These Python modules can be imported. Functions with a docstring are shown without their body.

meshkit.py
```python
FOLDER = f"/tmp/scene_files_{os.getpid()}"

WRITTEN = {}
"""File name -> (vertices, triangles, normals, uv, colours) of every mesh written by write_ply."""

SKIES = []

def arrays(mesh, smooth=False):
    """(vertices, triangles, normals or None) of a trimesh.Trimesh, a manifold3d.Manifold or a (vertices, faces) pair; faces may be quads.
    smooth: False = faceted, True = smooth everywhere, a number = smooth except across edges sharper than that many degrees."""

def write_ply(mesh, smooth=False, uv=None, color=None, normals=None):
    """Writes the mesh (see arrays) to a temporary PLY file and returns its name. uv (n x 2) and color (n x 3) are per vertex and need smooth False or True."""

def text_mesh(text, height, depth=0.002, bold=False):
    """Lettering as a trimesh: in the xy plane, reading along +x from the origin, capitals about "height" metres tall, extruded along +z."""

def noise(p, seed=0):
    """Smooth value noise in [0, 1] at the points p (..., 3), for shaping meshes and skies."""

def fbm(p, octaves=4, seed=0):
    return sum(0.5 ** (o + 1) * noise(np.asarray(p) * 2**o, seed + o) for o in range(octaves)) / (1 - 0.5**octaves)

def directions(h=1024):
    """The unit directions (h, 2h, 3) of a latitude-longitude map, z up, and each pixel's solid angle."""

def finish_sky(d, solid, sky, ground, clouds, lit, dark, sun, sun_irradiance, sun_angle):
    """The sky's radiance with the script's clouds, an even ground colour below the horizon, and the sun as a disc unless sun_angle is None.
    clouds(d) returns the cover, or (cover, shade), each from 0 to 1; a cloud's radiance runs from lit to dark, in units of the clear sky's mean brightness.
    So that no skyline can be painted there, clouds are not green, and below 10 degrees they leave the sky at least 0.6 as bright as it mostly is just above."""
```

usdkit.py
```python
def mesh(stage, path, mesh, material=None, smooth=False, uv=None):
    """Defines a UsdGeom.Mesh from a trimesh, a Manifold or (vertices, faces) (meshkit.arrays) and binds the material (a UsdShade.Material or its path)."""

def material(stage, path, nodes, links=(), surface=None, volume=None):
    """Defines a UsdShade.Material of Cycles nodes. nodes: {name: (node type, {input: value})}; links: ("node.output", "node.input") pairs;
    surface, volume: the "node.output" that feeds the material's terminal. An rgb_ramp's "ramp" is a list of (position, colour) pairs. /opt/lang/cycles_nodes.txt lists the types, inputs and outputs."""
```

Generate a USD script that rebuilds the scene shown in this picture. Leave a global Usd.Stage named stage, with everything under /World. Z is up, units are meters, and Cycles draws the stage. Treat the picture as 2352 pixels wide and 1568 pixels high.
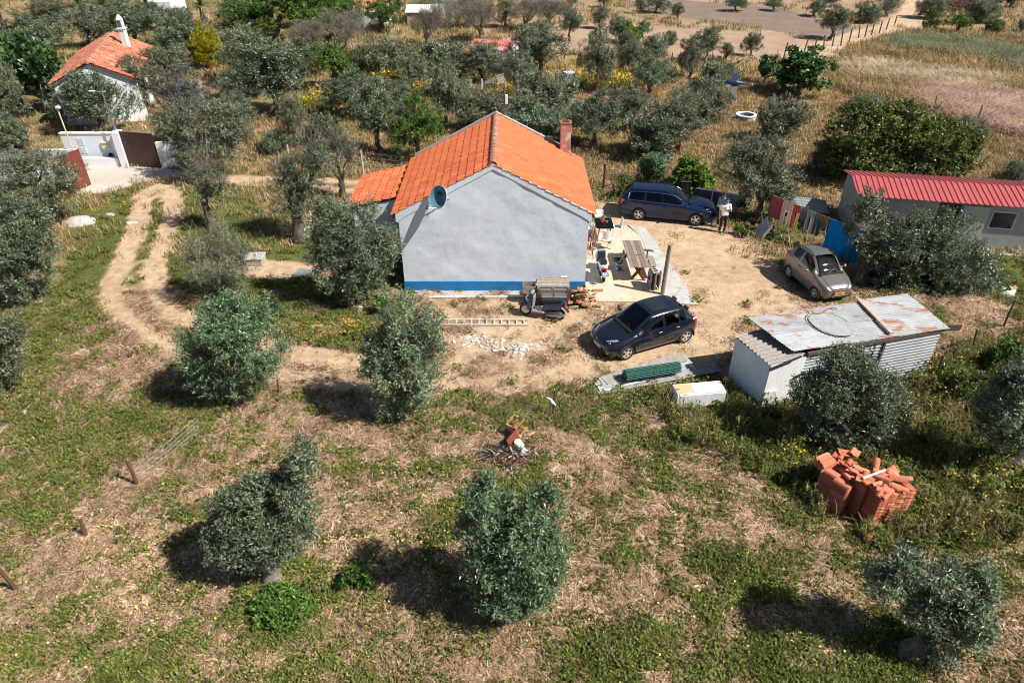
import math, random
import numpy as np, trimesh, shapely, usdkit, meshkit
from shapely.geometry import Polygon, LineString, MultiPolygon
from pxr import Usd, UsdGeom, UsdLux, UsdShade, Gf, Sdf, Vt

stage = Usd.Stage.CreateInMemory()
UsdGeom.SetStageUpAxis(stage, UsdGeom.Tokens.z)
UsdGeom.SetStageMetersPerUnit(stage, 1.0)
stage.SetDefaultPrim(UsdGeom.Xform.Define(stage, '/World').GetPrim())
UsdGeom.Scope.Define(stage, '/World/Looks')

# ---------------------------------------------------------------- camera, sky, sun, exposure
CAM_H, PITCH, FPX = 13.7, math.radians(34.0), 1566.0     # metres, down tilt, focal length for a 2352 px wide picture
cam = UsdGeom.Camera.Define(stage, '/World/camera')
cam.CreateHorizontalApertureAttr(36.0)
cam.CreateFocalLengthAttr(36.0 * FPX / 2352)
cam.AddTranslateOp().Set(Gf.Vec3d(0, 0, CAM_H))
cam.AddRotateXOp().Set(90 - 34.0)
cam.CreateClippingRangeAttr(Gf.Vec2f(0.1, 3000))
EXPOSURE = 0.66
cam.CreateExposureAttr(EXPOSURE)
SUN = np.array([0.86, -0.34, 1.02]); SUN /= np.linalg.norm(SUN)
SKY_STRENGTH, SUN_INTENSITY = 0.05, 1.25
dome = UsdLux.DomeLight.Define(stage, '/World/sky')
dome_mat = usdkit.material(stage, '/World/Looks/sky_light', {
    's': ('sky_texture', {'sky_type': 'single_scattering', 'sun_disc': False, 'sun_elevation': float(math.asin(SUN[2])),
                          'sun_rotation': float(math.atan2(SUN[0], SUN[1])), 'altitude': 100.0}),
    'b': ('background_shader', {'strength': SKY_STRENGTH})}, [('s.color', 'b.color')], surface='b.background')
UsdShade.MaterialBindingAPI.Apply(dome.GetPrim()).Bind(dome_mat)
dome.GetPrim().SetCustomDataByKey('kind', 'structure')
sun = UsdLux.DistantLight.Define(stage, '/World/sun')
sun.CreateIntensityAttr(SUN_INTENSITY); sun.CreateAngleAttr(0.5); sun.CreateColorAttr(Gf.Vec3f(1.0, 0.93, 0.83))
sun.GetPrim().GetAttribute('inputs:normalize').Set(True) if sun.GetPrim().HasAttribute('inputs:normalize') else sun.CreateNormalizeAttr(True)
zax = Gf.Vec3d(*map(float, SUN)); up = Gf.Vec3d(0, 0, 1); xax = Gf.Cross(up, zax).GetNormalized(); yax = Gf.Cross(zax, xax)
sun.AddTransformOp().Set(Gf.Matrix4d(xax[0], xax[1], xax[2], 0, yax[0], yax[1], yax[2], 0, zax[0], zax[1], zax[2], 0, 0, 0, 60, 1))

# ---------------------------------------------------------------- places on the ground
CP, SP = math.cos(PITCH), math.sin(PITCH)
def ray(px, py):
    u, v = (px - 1176) / FPX, (py - 784) / FPX
    return np.array([u, CP - v * SP, -SP - v * CP])
def G(px, py, h=0.0):
    d = ray(px, py); t = (CAM_H - h) / -d[2]
    return np.array([d[0] * t, d[1] * t, h])
def V(px, py, Y):
    d = ray(px, py); t = Y / d[1]
    return np.array([d[0] * t, Y, CAM_H + d[2] * t])
def proj(p):
    p = np.asarray(p, float); x, y, z = p[..., 0], p[..., 1], p[..., 2] - CAM_H
    d = y * CP - z * SP; d = np.where(np.abs(d) < 1e-6, 1e-6, d); v = -(y * SP + z * CP) / d
    return 1176 + FPX * x / d, 784 + FPX * v, d
def gz(x, y):
    x = np.asarray(x, float); y = np.asarray(y, float)
    n = meshkit.fbm(np.stack([x * 0.35, y * 0.35, 0 * x], -1), 3, 5) - 0.5
    flat = np.clip((np.hypot((x - 2.0) / 11.0, (y - 26.0) / 10.0) - 0.9) / 0.6, 0, 1)
    return n * 0.22 * flat * np.clip(1.3 - y / 120, 0.2, 1)
def GG(px, py):
    p = G(px, py); p[2] = float(gz(p[0], p[1])); return p

# ---------------------------------------------------------------- naming
_used = {}
def numbered(parent, name):
    k = (str(parent), name); n = _used.get(k, 0); _used[k] = n + 1
    return f'{parent}/{name}' + (f'_{n:03d}' if n else '')
def tag(prim, label=None, cat=None, group=None, kind=None):
    prim = prim.GetPrim() if hasattr(prim, 'GetPrim') else prim
    for k, v in (('label', label), ('category', cat), ('group', group), ('kind', kind)):
        if v: prim.SetCustomDataByKey(k, v)
    return prim
def place(x, loc=(0, 0, 0), rz=0.0, scale=None, rxyz=None):
    x.AddTranslateOp().Set(Gf.Vec3d(*map(float, loc)))
    if rxyz is not None: x.AddRotateXYZOp().Set(Gf.Vec3f(*[math.degrees(a) for a in rxyz]))
    elif rz: x.AddRotateZOp().Set(math.degrees(rz))
    if scale is not None: x.AddScaleOp().Set(Gf.Vec3f(*map(float, scale)))
def thing(name, label, cat, loc=(0, 0, 0), rz=0.0, group=None, scale=None, rxyz=None):
    x = UsdGeom.Xform.Define(stage, numbered('/World', name)); place(x, loc, rz, scale, rxyz)
    tag(x, label, cat, group)
    return str(x.GetPath())
def part(parent, name, mesh, material, label=None, smooth=False, kind=None):
    m = put(numbered(parent, name), mesh, material, smooth)
    tag(m, label, kind=kind)
    return str(m.GetPath())
_rr = np.random.RandomState(123)
def put(path, mesh, material, smooth=False):
    '''A mesh whose separate pieces each carry a tone of their own (primvar rnd), read by the materials.'''
    if isinstance(mesh, MB):
        rep = [len(v) for v in mesh.v]; mesh = mesh.mesh()
    elif isinstance(mesh, tuple): rep = [4] * (len(mesh[0]) // 4)
    else: rep = [len(mesh.vertices)]
    m = usdkit.mesh(stage, path, mesh, material, smooth); n = len(m.GetPointsAttr().Get())
    r = np.repeat(_rr.rand(len(rep)), rep)
    r = r if len(r) == n else np.full(n, _rr.rand())
    UsdGeom.PrimvarsAPI(m).CreatePrimvar('rnd', Sdf.ValueTypeNames.FloatArray, 'vertex').Set(Vt.FloatArray.FromNumpy(r.astype(np.float32)))
    return m
def single(name, mesh, material, label, cat, group=None, smooth=False, kind=None, loc=None, rz=0.0):
    m = put(numbered('/World', name), mesh, material, smooth)
    if loc is not None: place(m, loc, rz)
    tag(m, label, cat, group, kind)
    return str(m.GetPath())
def struct(name, mesh, material, smooth=False, label=None):
    if isinstance(mesh, MB): mesh = mesh.mesh()
    m = usdkit.mesh(stage, numbered('/World', name), mesh, material, smooth); tag(m, label, kind='structure'); return m
def klass(name):
    p = stage.CreateClassPrim('/World/kind_of_' + name); p.SetTypeName('Xform'); return str(p.GetPath())
def copy(src, name, label, cat, loc, rz=0.0, scale=None, group=None):
    x = UsdGeom.Xform.Define(stage, numbered('/World', name)); place(x, loc, rz, scale)
    x.GetPrim().GetReferences().AddInternalReference(Sdf.Path(src)); x.GetPrim().SetInstanceable(True)
    tag(x, label, cat, group); return str(x.GetPath())

# ---------------------------------------------------------------- mesh builder
def rot(rx=0, ry=0, rz=0):
    return trimesh.transformations.euler_matrix(rx, ry, rz, 'sxyz')[:3, :3]
def unit(v):
    v = np.asarray(v, float); return v / (np.linalg.norm(v, axis=-1, keepdims=True) + 1e-12)
_ico = trimesh.creation.icosphere(1).vertices
class MB:
    def __init__(s): s.v, s.f, s.n = [], [], 0
    def add(s, v, f=None):
        if f is None: v, f = np.asarray(v.vertices), np.asarray(v.faces)
        v, f = np.asarray(v, float), np.asarray(f, int)
        if f.shape[1] == 4: f = np.vstack([f[:, [0, 1, 2]], f[:, [0, 2, 3]]])
        s.v.append(v); s.f.append(f + s.n); s.n += len(v); return s
    def mesh(s): return trimesh.Trimesh(np.vstack(s.v), np.vstack(s.f), process=False)
    def xf(s, R=None, t=(0, 0, 0)):
        s.v = [(v @ R.T if R is not None else v) + np.asarray(t) for v in s.v]; return s
    def box(s, c, size, R=None, bev=0.0):
        h = np.asarray(size, float) / 2
        if bev > 0:
            b = min(bev, h.min() * 0.9); p = []
            for sx in (-1, 1):
                for sy in (-1, 1):
                    for sz in (-1, 1):
                        S = np.array([sx, sy, sz])
                        for k in range(3):
                            q = h - b; q = q.copy(); q[k] = h[k]; p.append(S * q)
            m = trimesh.convex.convex_hull(np.array(p)); v, f = np.asarray(m.vertices), np.asarray(m.faces)
        else:
            v = np.array([[x, y, z] for x in (-1, 1) for y in (-1, 1) for z in (-1, 1)]) * h
            f = np.array([[0, 1, 3, 2], [4, 6, 7, 5], [0, 4, 5, 1], [2, 3, 7, 6], [0, 2, 6, 4], [1, 5, 7, 3]])
        return s.add((v @ R.T if R is not None else v) + np.asarray(c), f)
    def tube(s, pts, r, sides=6, cap=True, wob=0.0, seed=0):
        p = np.asarray(pts, float); r = np.broadcast_to(np.asarray(r, float), (len(p),))
        t = unit(np.gradient(p, axis=0)); ref = np.where(np.abs(t[:, 2:]) < 0.9, [0, 0, 1.0], [1.0, 0, 0])
        ref = np.repeat(ref[:1], len(p), 0) if (np.abs((ref[:1] * t).sum(1)).max() < 0.97) else ref
        a = unit(np.cross(t, ref)); b = np.cross(t, a); an = np.arange(sides) * 2 * np.pi / sides
        rr = np.repeat(r[:, None], sides, 1)
        if wob: rr = rr * (1 + wob * (np.random.RandomState(seed).rand(len(p), sides) - 0.5) * 2)
        v = p[:, None] + rr[:, :, None] * (np.cos(an)[None, :, None] * a[:, None] + np.sin(an)[None, :, None] * b[:, None])
        i, j = np.meshgrid(np.arange(len(p) - 1), np.arange(sides), indexing='ij')
        q = np.stack([i * sides + j, i * sides + (j + 1) % sides, (i + 1) * sides + (j + 1) % sides, (i + 1) * sides + j], -1).reshape(-1, 4)
        f = np.vstack([q[:, [0, 1, 2]], q[:, [0, 2, 3]]])
        if cap and sides > 2:
            k = (len(p) - 1) * sides
            f = np.vstack([f, [[0, j + 1, j] for j in range(1, sides - 1)], [[k, k + j, k + j + 1] for j in range(1, sides - 1)]])
        return s.add(v.reshape(-1, 3), f)
    def hull(s, balls):
        p = np.vstack([np.asarray(b[:3]) + _ico * b[3] for b in balls]); return s.add(trimesh.convex.convex_hull(p))
    def points_hull(s, p): return s.add(trimesh.convex.convex_hull(np.asarray(p, float)))
    def prism(s, poly, z0, z1):
        g = poly if isinstance(poly, (Polygon, MultiPolygon)) else Polygon(poly)
        for q in getattr(g, 'geoms', [g]):
            m = trimesh.creation.extrude_polygon(q, z1 - z0, engine='earcut'); m.apply_translation([0, 0, z0]); s.add(m)
        return s
    def lathe(s, prof, n=20, c=(0, 0, 0), R=None):
        m = trimesh.creation.revolve(np.asarray(prof, float), sections=n); v = np.asarray(m.vertices)
        return s.add((v @ R.T if R is not None else v) + np.asarray(c), m.faces)
    def sheet(s, P):       # grid of points (n, m, 3)
        n, m = P.shape[:2]; i, j = np.meshgrid(np.arange(n - 1), np.arange(m - 1), indexing='ij')
        return s.add(P.reshape(-1, 3), np.stack([i * m + j, (i + 1) * m + j, (i + 1) * m + j + 1, i * m + j + 1], -1).reshape(-1, 4))
def thick(P, t):           # a grid sheet given a thickness downwards along its own normals
    n = np.cross(np.gradient(P, axis=0), np.gradient(P, axis=1)); n = unit(n)
    a, b = P + n * t / 2, P - n * t / 2; A = MB(); A.sheet(a); A.sheet(b[::-1])
    for e0, e1 in ((a[0], b[0]), (b[-1], a[-1]), (b[:, 0], a[:, 0]), (a[:, -1], b[:, -1])): A.sheet(np.stack([e0, e1]))
    return A
def frame_R(x, z=(0, 0, 1)):
    x = unit(x); y = unit(np.cross(z, x)); return np.stack([x, y, np.cross(x, y)], 1)

# ---------------------------------------------------------------- materials
_m = {}
def mat(name, col, rough=0.7, metal=0.0, var=0.25, scale=5.0, bump=0.0, bscale=40.0, coat=0.0, spec=0.5, isl=0.0, col2=None, c2=(0.5, 0.62), stretch=None, sheen=0.0):
    if name in _m: return _m[name]
    col = np.asarray(col, float)
    N = {'g': ('geometry', {}), 'm': ('mapping', {'scale': stretch or (1, 1, 1)}), 'n': ('noise_texture', {'scale': scale, 'detail': 5.0, 'roughness': 0.65}),
         'r': ('rgb_ramp', {'ramp': [(0.25, col * (1 - var)), (0.5, col), (0.75, np.minimum(col * (1 + var), 0.95))]}),
         'p': ('principled_bsdf', {'roughness': rough, 'metallic': metal, 'coat_weight': coat, 'specular_ior_level': spec, 'sheen_weight': sheen})}
    L = [('g.position', 'm.vector'), ('m.vector', 'n.vector'), ('n.fac', 'r.fac')]; out = 'r.color'
    if col2 is not None:
        N['n2'] = ('noise_texture', {'scale': scale * 0.45, 'detail': 6.0, 'roughness': 0.7}); N['r2'] = ('rgb_ramp', {'ramp': [(c2[0], (0, 0, 0)), (c2[1], (1, 1, 1))]})
        N['x2'] = ('mix_color', {'b': col2}); L += [('m.vector', 'n2.vector'), ('n2.fac', 'r2.fac'), ('r2.color', 'x2.fac'), (out, 'x2.a')]; out = 'x2.result'
    if isl:
        N['ri'] = ('rgb_ramp', {'ramp': [(0, (1 - isl,) * 3), (1, (1 + isl,) * 3)]}); N['xi'] = ('mix_color', {'blend_type': 'multiply', 'fac': 1.0, 'use_clamp': False})
        N['at'] = ('attribute', {'attribute': 'rnd'}); L += [('at.fac', 'ri.fac'), (out, 'xi.a'), ('ri.color', 'xi.b')]; out = 'xi.result'
    L.append((out, 'p.base_color'))
    if bump:
        N['nb'] = ('noise_texture', {'scale': bscale, 'detail': 4.0}); N['b'] = ('bump', {'strength': bump, 'distance': 0.02})
        L += [('m.vector', 'nb.vector'), ('nb.fac', 'b.height'), ('b.normal', 'p.normal')]
    _m[name] = usdkit.material(stage, '/World/Looks/' + name, N, L, surface='p.BSDF'); return _m[name]
def leafmat(name, cols, trans=0.3, rough=0.45, spec=0.5, big=0.25, bigscale=1.3):
    if name in _m: return _m[name]
    k = len(cols)
    N = {'g': ('geometry', {}), 'at': ('attribute', {'attribute': 'rnd'}), 'o': ('object_info', {}), 'r': ('rgb_ramp', {'ramp': [(i / (k - 1), c) for i, c in enumerate(cols)]}),
         'n': ('noise_texture', {'scale': bigscale, 'detail': 3.0}), 'nr': ('rgb_ramp', {'ramp': [(0.3, (1 - big,) * 3), (0.7, (1 + big,) * 3)]}),
         'orr': ('rgb_ramp', {'ramp': [(0, (0.85, 0.82, 0.8)), (1, (1.15, 1.18, 1.15))]}),
         'x': ('mix_color', {'blend_type': 'multiply', 'fac': 1.0, 'use_clamp': False}), 'x2': ('mix_color', {'blend_type': 'multiply', 'fac': 1.0, 'use_clamp': False}),
         'p': ('principled_bsdf', {'roughness': rough, 'specular_ior_level': spec}), 't': ('translucent_bsdf', {}), 'mx': ('mix_closure', {'fac': trans})}
    L = [('at.fac', 'r.fac'), ('g.position', 'n.vector'), ('n.fac', 'nr.fac'), ('r.color', 'x.a'), ('nr.color', 'x.b'), ('o.random', 'orr.fac'), ('x.result', 'x2.a'), ('orr.color', 'x2.b'),
         ('x2.result', 'p.base_color'), ('x2.result', 't.color'), ('p.BSDF', 'mx.closure1'), ('t.BSDF', 'mx.closure2')]
    _m[name] = usdkit.material(stage, '/World/Looks/' + name, N, L, surface='mx.closure'); return _m[name]
def pane(name, tint, gloss=(0.9, 0.95, 1.0)):
    if name in _m: return _m[name]
    _m[name] = usdkit.material(stage, '/World/Looks/' + name, {'t': ('transparent_bsdf', {'color': tint}), 'g': ('glossy_bsdf', {'color': gloss, 'roughness': 0.03}),
        'f': ('fresnel', {'IOR': 1.55}), 'm': ('mix_closure', {})}, [('f.fac', 'm.fac'), ('t.BSDF', 'm.closure1'), ('g.BSDF', 'm.closure2')], surface='m.closure'); return _m[name]
KEEP_CLEAR = []          # footprints where no grass grows
def keep(pts, grow=0.0): KEEP_CLEAR.append(Polygon([tuple(p[:2]) for p in pts]).convex_hull.buffer(grow))
# ================================================================= GROUND
def gpoly(pts): return Polygon([G(*p)[:2] for p in pts]).buffer(0)
def gline(pts): return LineString([G(*p)[:2] for p in pts])
def sm(x, a, b):
    t = np.clip((x - a) / (b - a), 0, 1); return t * t * (3 - 2 * t)
POLY = {
 'yard': gpoly([(1362, 462), (1640, 512), (1730, 560), (1800, 640), (1850, 712), (1740, 745), (1690, 800), (1672, 850), (1500, 858), (1350, 868), (1200, 900), (1005, 898), (990, 868), (1190, 838), (1330, 800), (1350, 760), (1560, 720), (1480, 560), (1380, 500)]),
 'front': gpoly([(985, 690), (1200, 695), (1400, 690), (1560, 690), (1380, 740), (1310, 800), (1200, 850), (1000, 860), (1000, 780)]),
 'drive': gpoly([(200, 372), (340, 384), (425, 395), (415, 408), (330, 418), (262, 438), (185, 446), (190, 400)]),
 'bare': gpoly([(565, 596), (640, 600), (770, 610), (790, 632), (640, 640), (565, 634)]),
 'soil': gpoly([(1060, 118), (1190, 78), (1380, 52), (1560, 62), (1760, 76), (1960, 92), (1830, 132), (1700, 140), (1560, 132), (1420, 118), (1300, 120), (1180, 150), (1090, 150)]),
 'clod': gpoly([(1470, -6), (1800, 20), (1960, 70), (1940, 88), (1780, 66), (1600, 36), (1440, 18)]),
 'clod2': gpoly([(1500, 8), (1640, 30), (1850, 72), (1960, 82), (1930, 96), (1700, 60), (1480, 28)]),
 'far': gpoly([(1180, -20), (2140, -20), (2080, 40), (1980, 92), (1830, 130), (1500, 130), (1200, 60)]),
 'field': gpoly([(1965, 108), (2100, 70), (2360, 92), (2480, 330), (2352, 305), (2200, 262), (1960, 222), (1915, 180)]),
 'pale': gpoly([(1980, 155), (2080, 165), (2220, 178), (2300, 196), (2200, 200), (2080, 186), (1990, 180), (1950, 165)]),
 'pink': gpoly([(2180, 215), (2380, 240), (2400, 310), (2260, 270), (2150, 235)]),
 'sage': gpoly([(2060, 92), (2200, 95), (2380, 130), (2380, 165), (2220, 125), (2080, 112)]),
 'gold': gpoly([(560, 260), (600, 330), (640, 395), (930, 395), (1400, 400), (1660, 420), (1960, 400), (2400, 420), (2480, 330), (1960, 220), (1800, 130), (1300, 120), (1080, 160), (800, 200)]),
 'green_l': gpoly([(-200, 900), (130, 640), (150, 480), (320, 430), (470, 420), (580, 430), (640, 560), (940, 560), (935, 700), (1000, 800), (840, 830), (640, 790), (470, 750), (380, 690), (330, 620), (250, 640), (220, 720), (120, 840), (20, 1000), (-200, 1050)]),
 'green_strip': gpoly([(980, 905), (1350, 880), (1420, 845), (1680, 840), (1690, 880), (1540, 950), (1290, 960), (1100, 985), (960, 1000)]),
 'green_right': gpoly([(2240, 585), (2400, 590), (2400, 700), (2280, 690), (2200, 660)]),
 'green_shed': gpoly([(1690, 470), (1840, 500), (1860, 560), (1760, 560), (1640, 500), (1380, 470), (1380, 440), (1650, 440)]),
 'green_bl': gpoly([(-100, 850), (90, 900), (260, 920), (420, 880), (520, 950), (430, 1040), (250, 1060), (160, 1150), (-120, 1250)]),
 'green_tree': gpoly([(570, 1400), (640, 1330), (720, 1330), (745, 1390), (690, 1440), (600, 1430)]),
 'weeds': gpoly([(1530, 930), (1680, 880), (1850, 930), (2100, 900), (2240, 790), (2420, 760), (2480, 1180), (2200, 1240), (2010, 1240), (1880, 1160), (1720, 1060), (1560, 990)]),
 'brown': gpoly([(95, 820), (230, 740), (300, 780), (420, 830), (420, 870), (330, 910), (150, 930), (80, 900)]),
 'ash': gpoly([(1085, 1035), (1130, 1005), (1200, 1010), (1240, 1050), (1200, 1075), (1120, 1070)]),
 'grey': gpoly([(1385, 1075), (1440, 1050), (1500, 1095), (1480, 1120), (1410, 1110)]),
 'grey2': gpoly([(1480, 945), (1530, 940), (1540, 985), (1490, 975)]),
 'rubble': gpoly([(1720, 1160), (1800, 1165), (1850, 1220), (1790, 1235)]),
}
RUTS = [gline([(372, 425), (328, 452), (318, 520), (291, 585), (262, 640), (258, 700), (312, 752), (400, 802), (480, 834), (640, 862), (830, 884), (1010, 890)]),
        gline([(385, 430), (398, 490), (374, 560), (350, 620), (366, 680), (402, 722), (470, 748), (640, 802), (760, 826), (850, 834)])]
FAINT = [gline([(400, 402), (600, 409), (800, 418), (960, 420), (1390, 478)]), gline([(470, 414), (640, 425), (780, 438), (930, 442)])]
FARTRACK = [gline([(1840, 130), (1960, 92), (2060, 62), (2110, 30), (2120, -10)])]
def dist(geom, P): return shapely.distance(geom, P)
def inside(name, P, soft=0.6):         # 1 inside, falling to 0 across the given metres outside
    g = POLY[name]; d = shapely.distance(g, P); b = shapely.distance(g.boundary, P)
    return np.where(d > 0, 0.6 * (1 - sm(d, 0, soft)), 0.6 + 0.4 * sm(b, 0, soft))
def zones(x, y):
    """Shares of what covers the ground: dirt, green, dead brown, gravel, soil, gold, pale, pink, ash."""
    x = np.asarray(x, float).ravel(); y = np.asarray(y, float).ravel(); P = shapely.points(x, y)
    n1 = meshkit.fbm(np.stack([x * 0.5, y * 0.5, 0 * x], -1), 4, 11); n2 = meshkit.fbm(np.stack([x * 1.3, y * 1.3, 0 * x], -1), 4, 23)
    n3 = meshkit.fbm(np.stack([x * 0.22, y * 0.22, 0 * x], -1), 3, 31)
    dirt = np.zeros(len(x)); dirt = np.maximum(dirt, inside('yard', P, 0.7) * (1 - 0.3 * sm(n2, .55, .68)))
    dirt = np.maximum(dirt, inside('front', P, 0.8) * (0.25 + 0.75 * sm(n1 * .5 + n2 * .5, .42, .55)))
    dirt = np.maximum(dirt, inside('bare', P, 0.3) * 0.95)
    for r in RUTS:
        w = 0.30 + 0.4 * (n1 - .5); dirt = np.maximum(dirt, 1 - sm(dist(r, P), w, w + 0.36))
    for r in FAINT: dirt = np.maximum(dirt, (1 - sm(dist(r, P), 0.2, 0.55)) * 0.95)
    for r in FARTRACK: dirt = np.maximum(dirt, (1 - sm(dist(r, P), 1.6, 2.6)) * 0.9)
    green = np.zeros(len(x))
    for k, a in (('green_l', .95), ('green_strip', .9), ('green_right', 1), ('green_shed', .9), ('green_bl', .75), ('green_tree', 1), ('weeds', .8)):
        green = np.maximum(green, inside(k, P, 0.9) * a)
    green = np.clip(green + (n1 - .5) * 0.9 * (green > .05) + (green < .05) * 0.75 * sm(n1 * .55 + n2 * .45, .50, .66), 0, 1)
    far = sm(y, 24, 36)
    green = np.where((x < -2) & (y > 30), np.maximum(green, .55 * sm(n3, .35, .6)), green)
    brown = np.maximum(inside('brown', P, 0.8), 0.9 * sm(n3, .45, .65) * (y < 22))
    gravel = np.maximum(inside('drive', P, 0.5), 0)
    soil = np.maximum(inside('soil', P, 1.5), np.maximum(inside('clod', P, 1.), inside('clod2', P, 1.)) * 1.0)
    soil = np.maximum(soil, 0.6 * inside('far', P, 2) * sm(n3, .45, .6))
    dark = np.maximum(inside('clod', P, 1.), inside('clod2', P, 1.))
    gold = np.maximum(inside('gold', P, 2.0) * (0.55 + .45 * sm(n3, .3, .6)), inside('field', P, 1.5))
    pale = inside('pale', P, 2.0) * (0.5 + 0.5 * sm(n1, .4, .6)); pink = inside('pink', P, 3.0) * .9; sage = inside('sage', P, 2.0) * .9
    ash = np.maximum(inside('ash', P, 0.35), 0.55 * np.maximum(inside('grey', P, 0.5), inside('grey2', P, .4)))
    for k in (gravel, ash): dirt, green = dirt * (1 - k), green * (1 - k)
    green = green * (1 - soil * .9) * (1 - 0.97 * dirt) ; gold = gold * (1 - soil)
    field = inside('field', P, 1.0); green = green * (1 - .75 * field)
    return dict(dirt=dirt, green=green, brown=brown, gravel=gravel, soil=soil, dark=dark, gold=gold, pale=pale, pink=pink, sage=sage, ash=ash)

def axis(stops):
    out = []
    for (a, b, st) in stops: out.append(np.arange(a, b, st))
    return np.concatenate(out)
gx = axis([(-900, -200, 70), (-200, -60, 8), (-60, -26, 1.2), (-26, -13, .4), (-13, 15, .17), (15, 28, .4), (28, 70, 1.2), (70, 200, 8), (200, 901, 70)])
gy = axis([(-60, 4, 4), (4, 8, .5), (8, 34, .17), (34, 50, .4), (50, 116, 1.2), (116, 300, 8), (300, 1600, 70)])
XX, YY = np.meshgrid(gx, gy, indexing='ij')
ZZ = gz(XX, YY)
zn = zones(XX, YY)
gv = np.stack([XX, YY, ZZ], -1).reshape(-1, 3)
nI, nJ = XX.shape
ii, jj = np.meshgrid(np.arange(nI - 1), np.arange(nJ - 1), indexing='ij')
gq = np.stack([ii * nJ + jj, (ii + 1) * nJ + jj, (ii + 1) * nJ + jj + 1, ii * nJ + jj + 1], -1).reshape(-1, 4)

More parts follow.
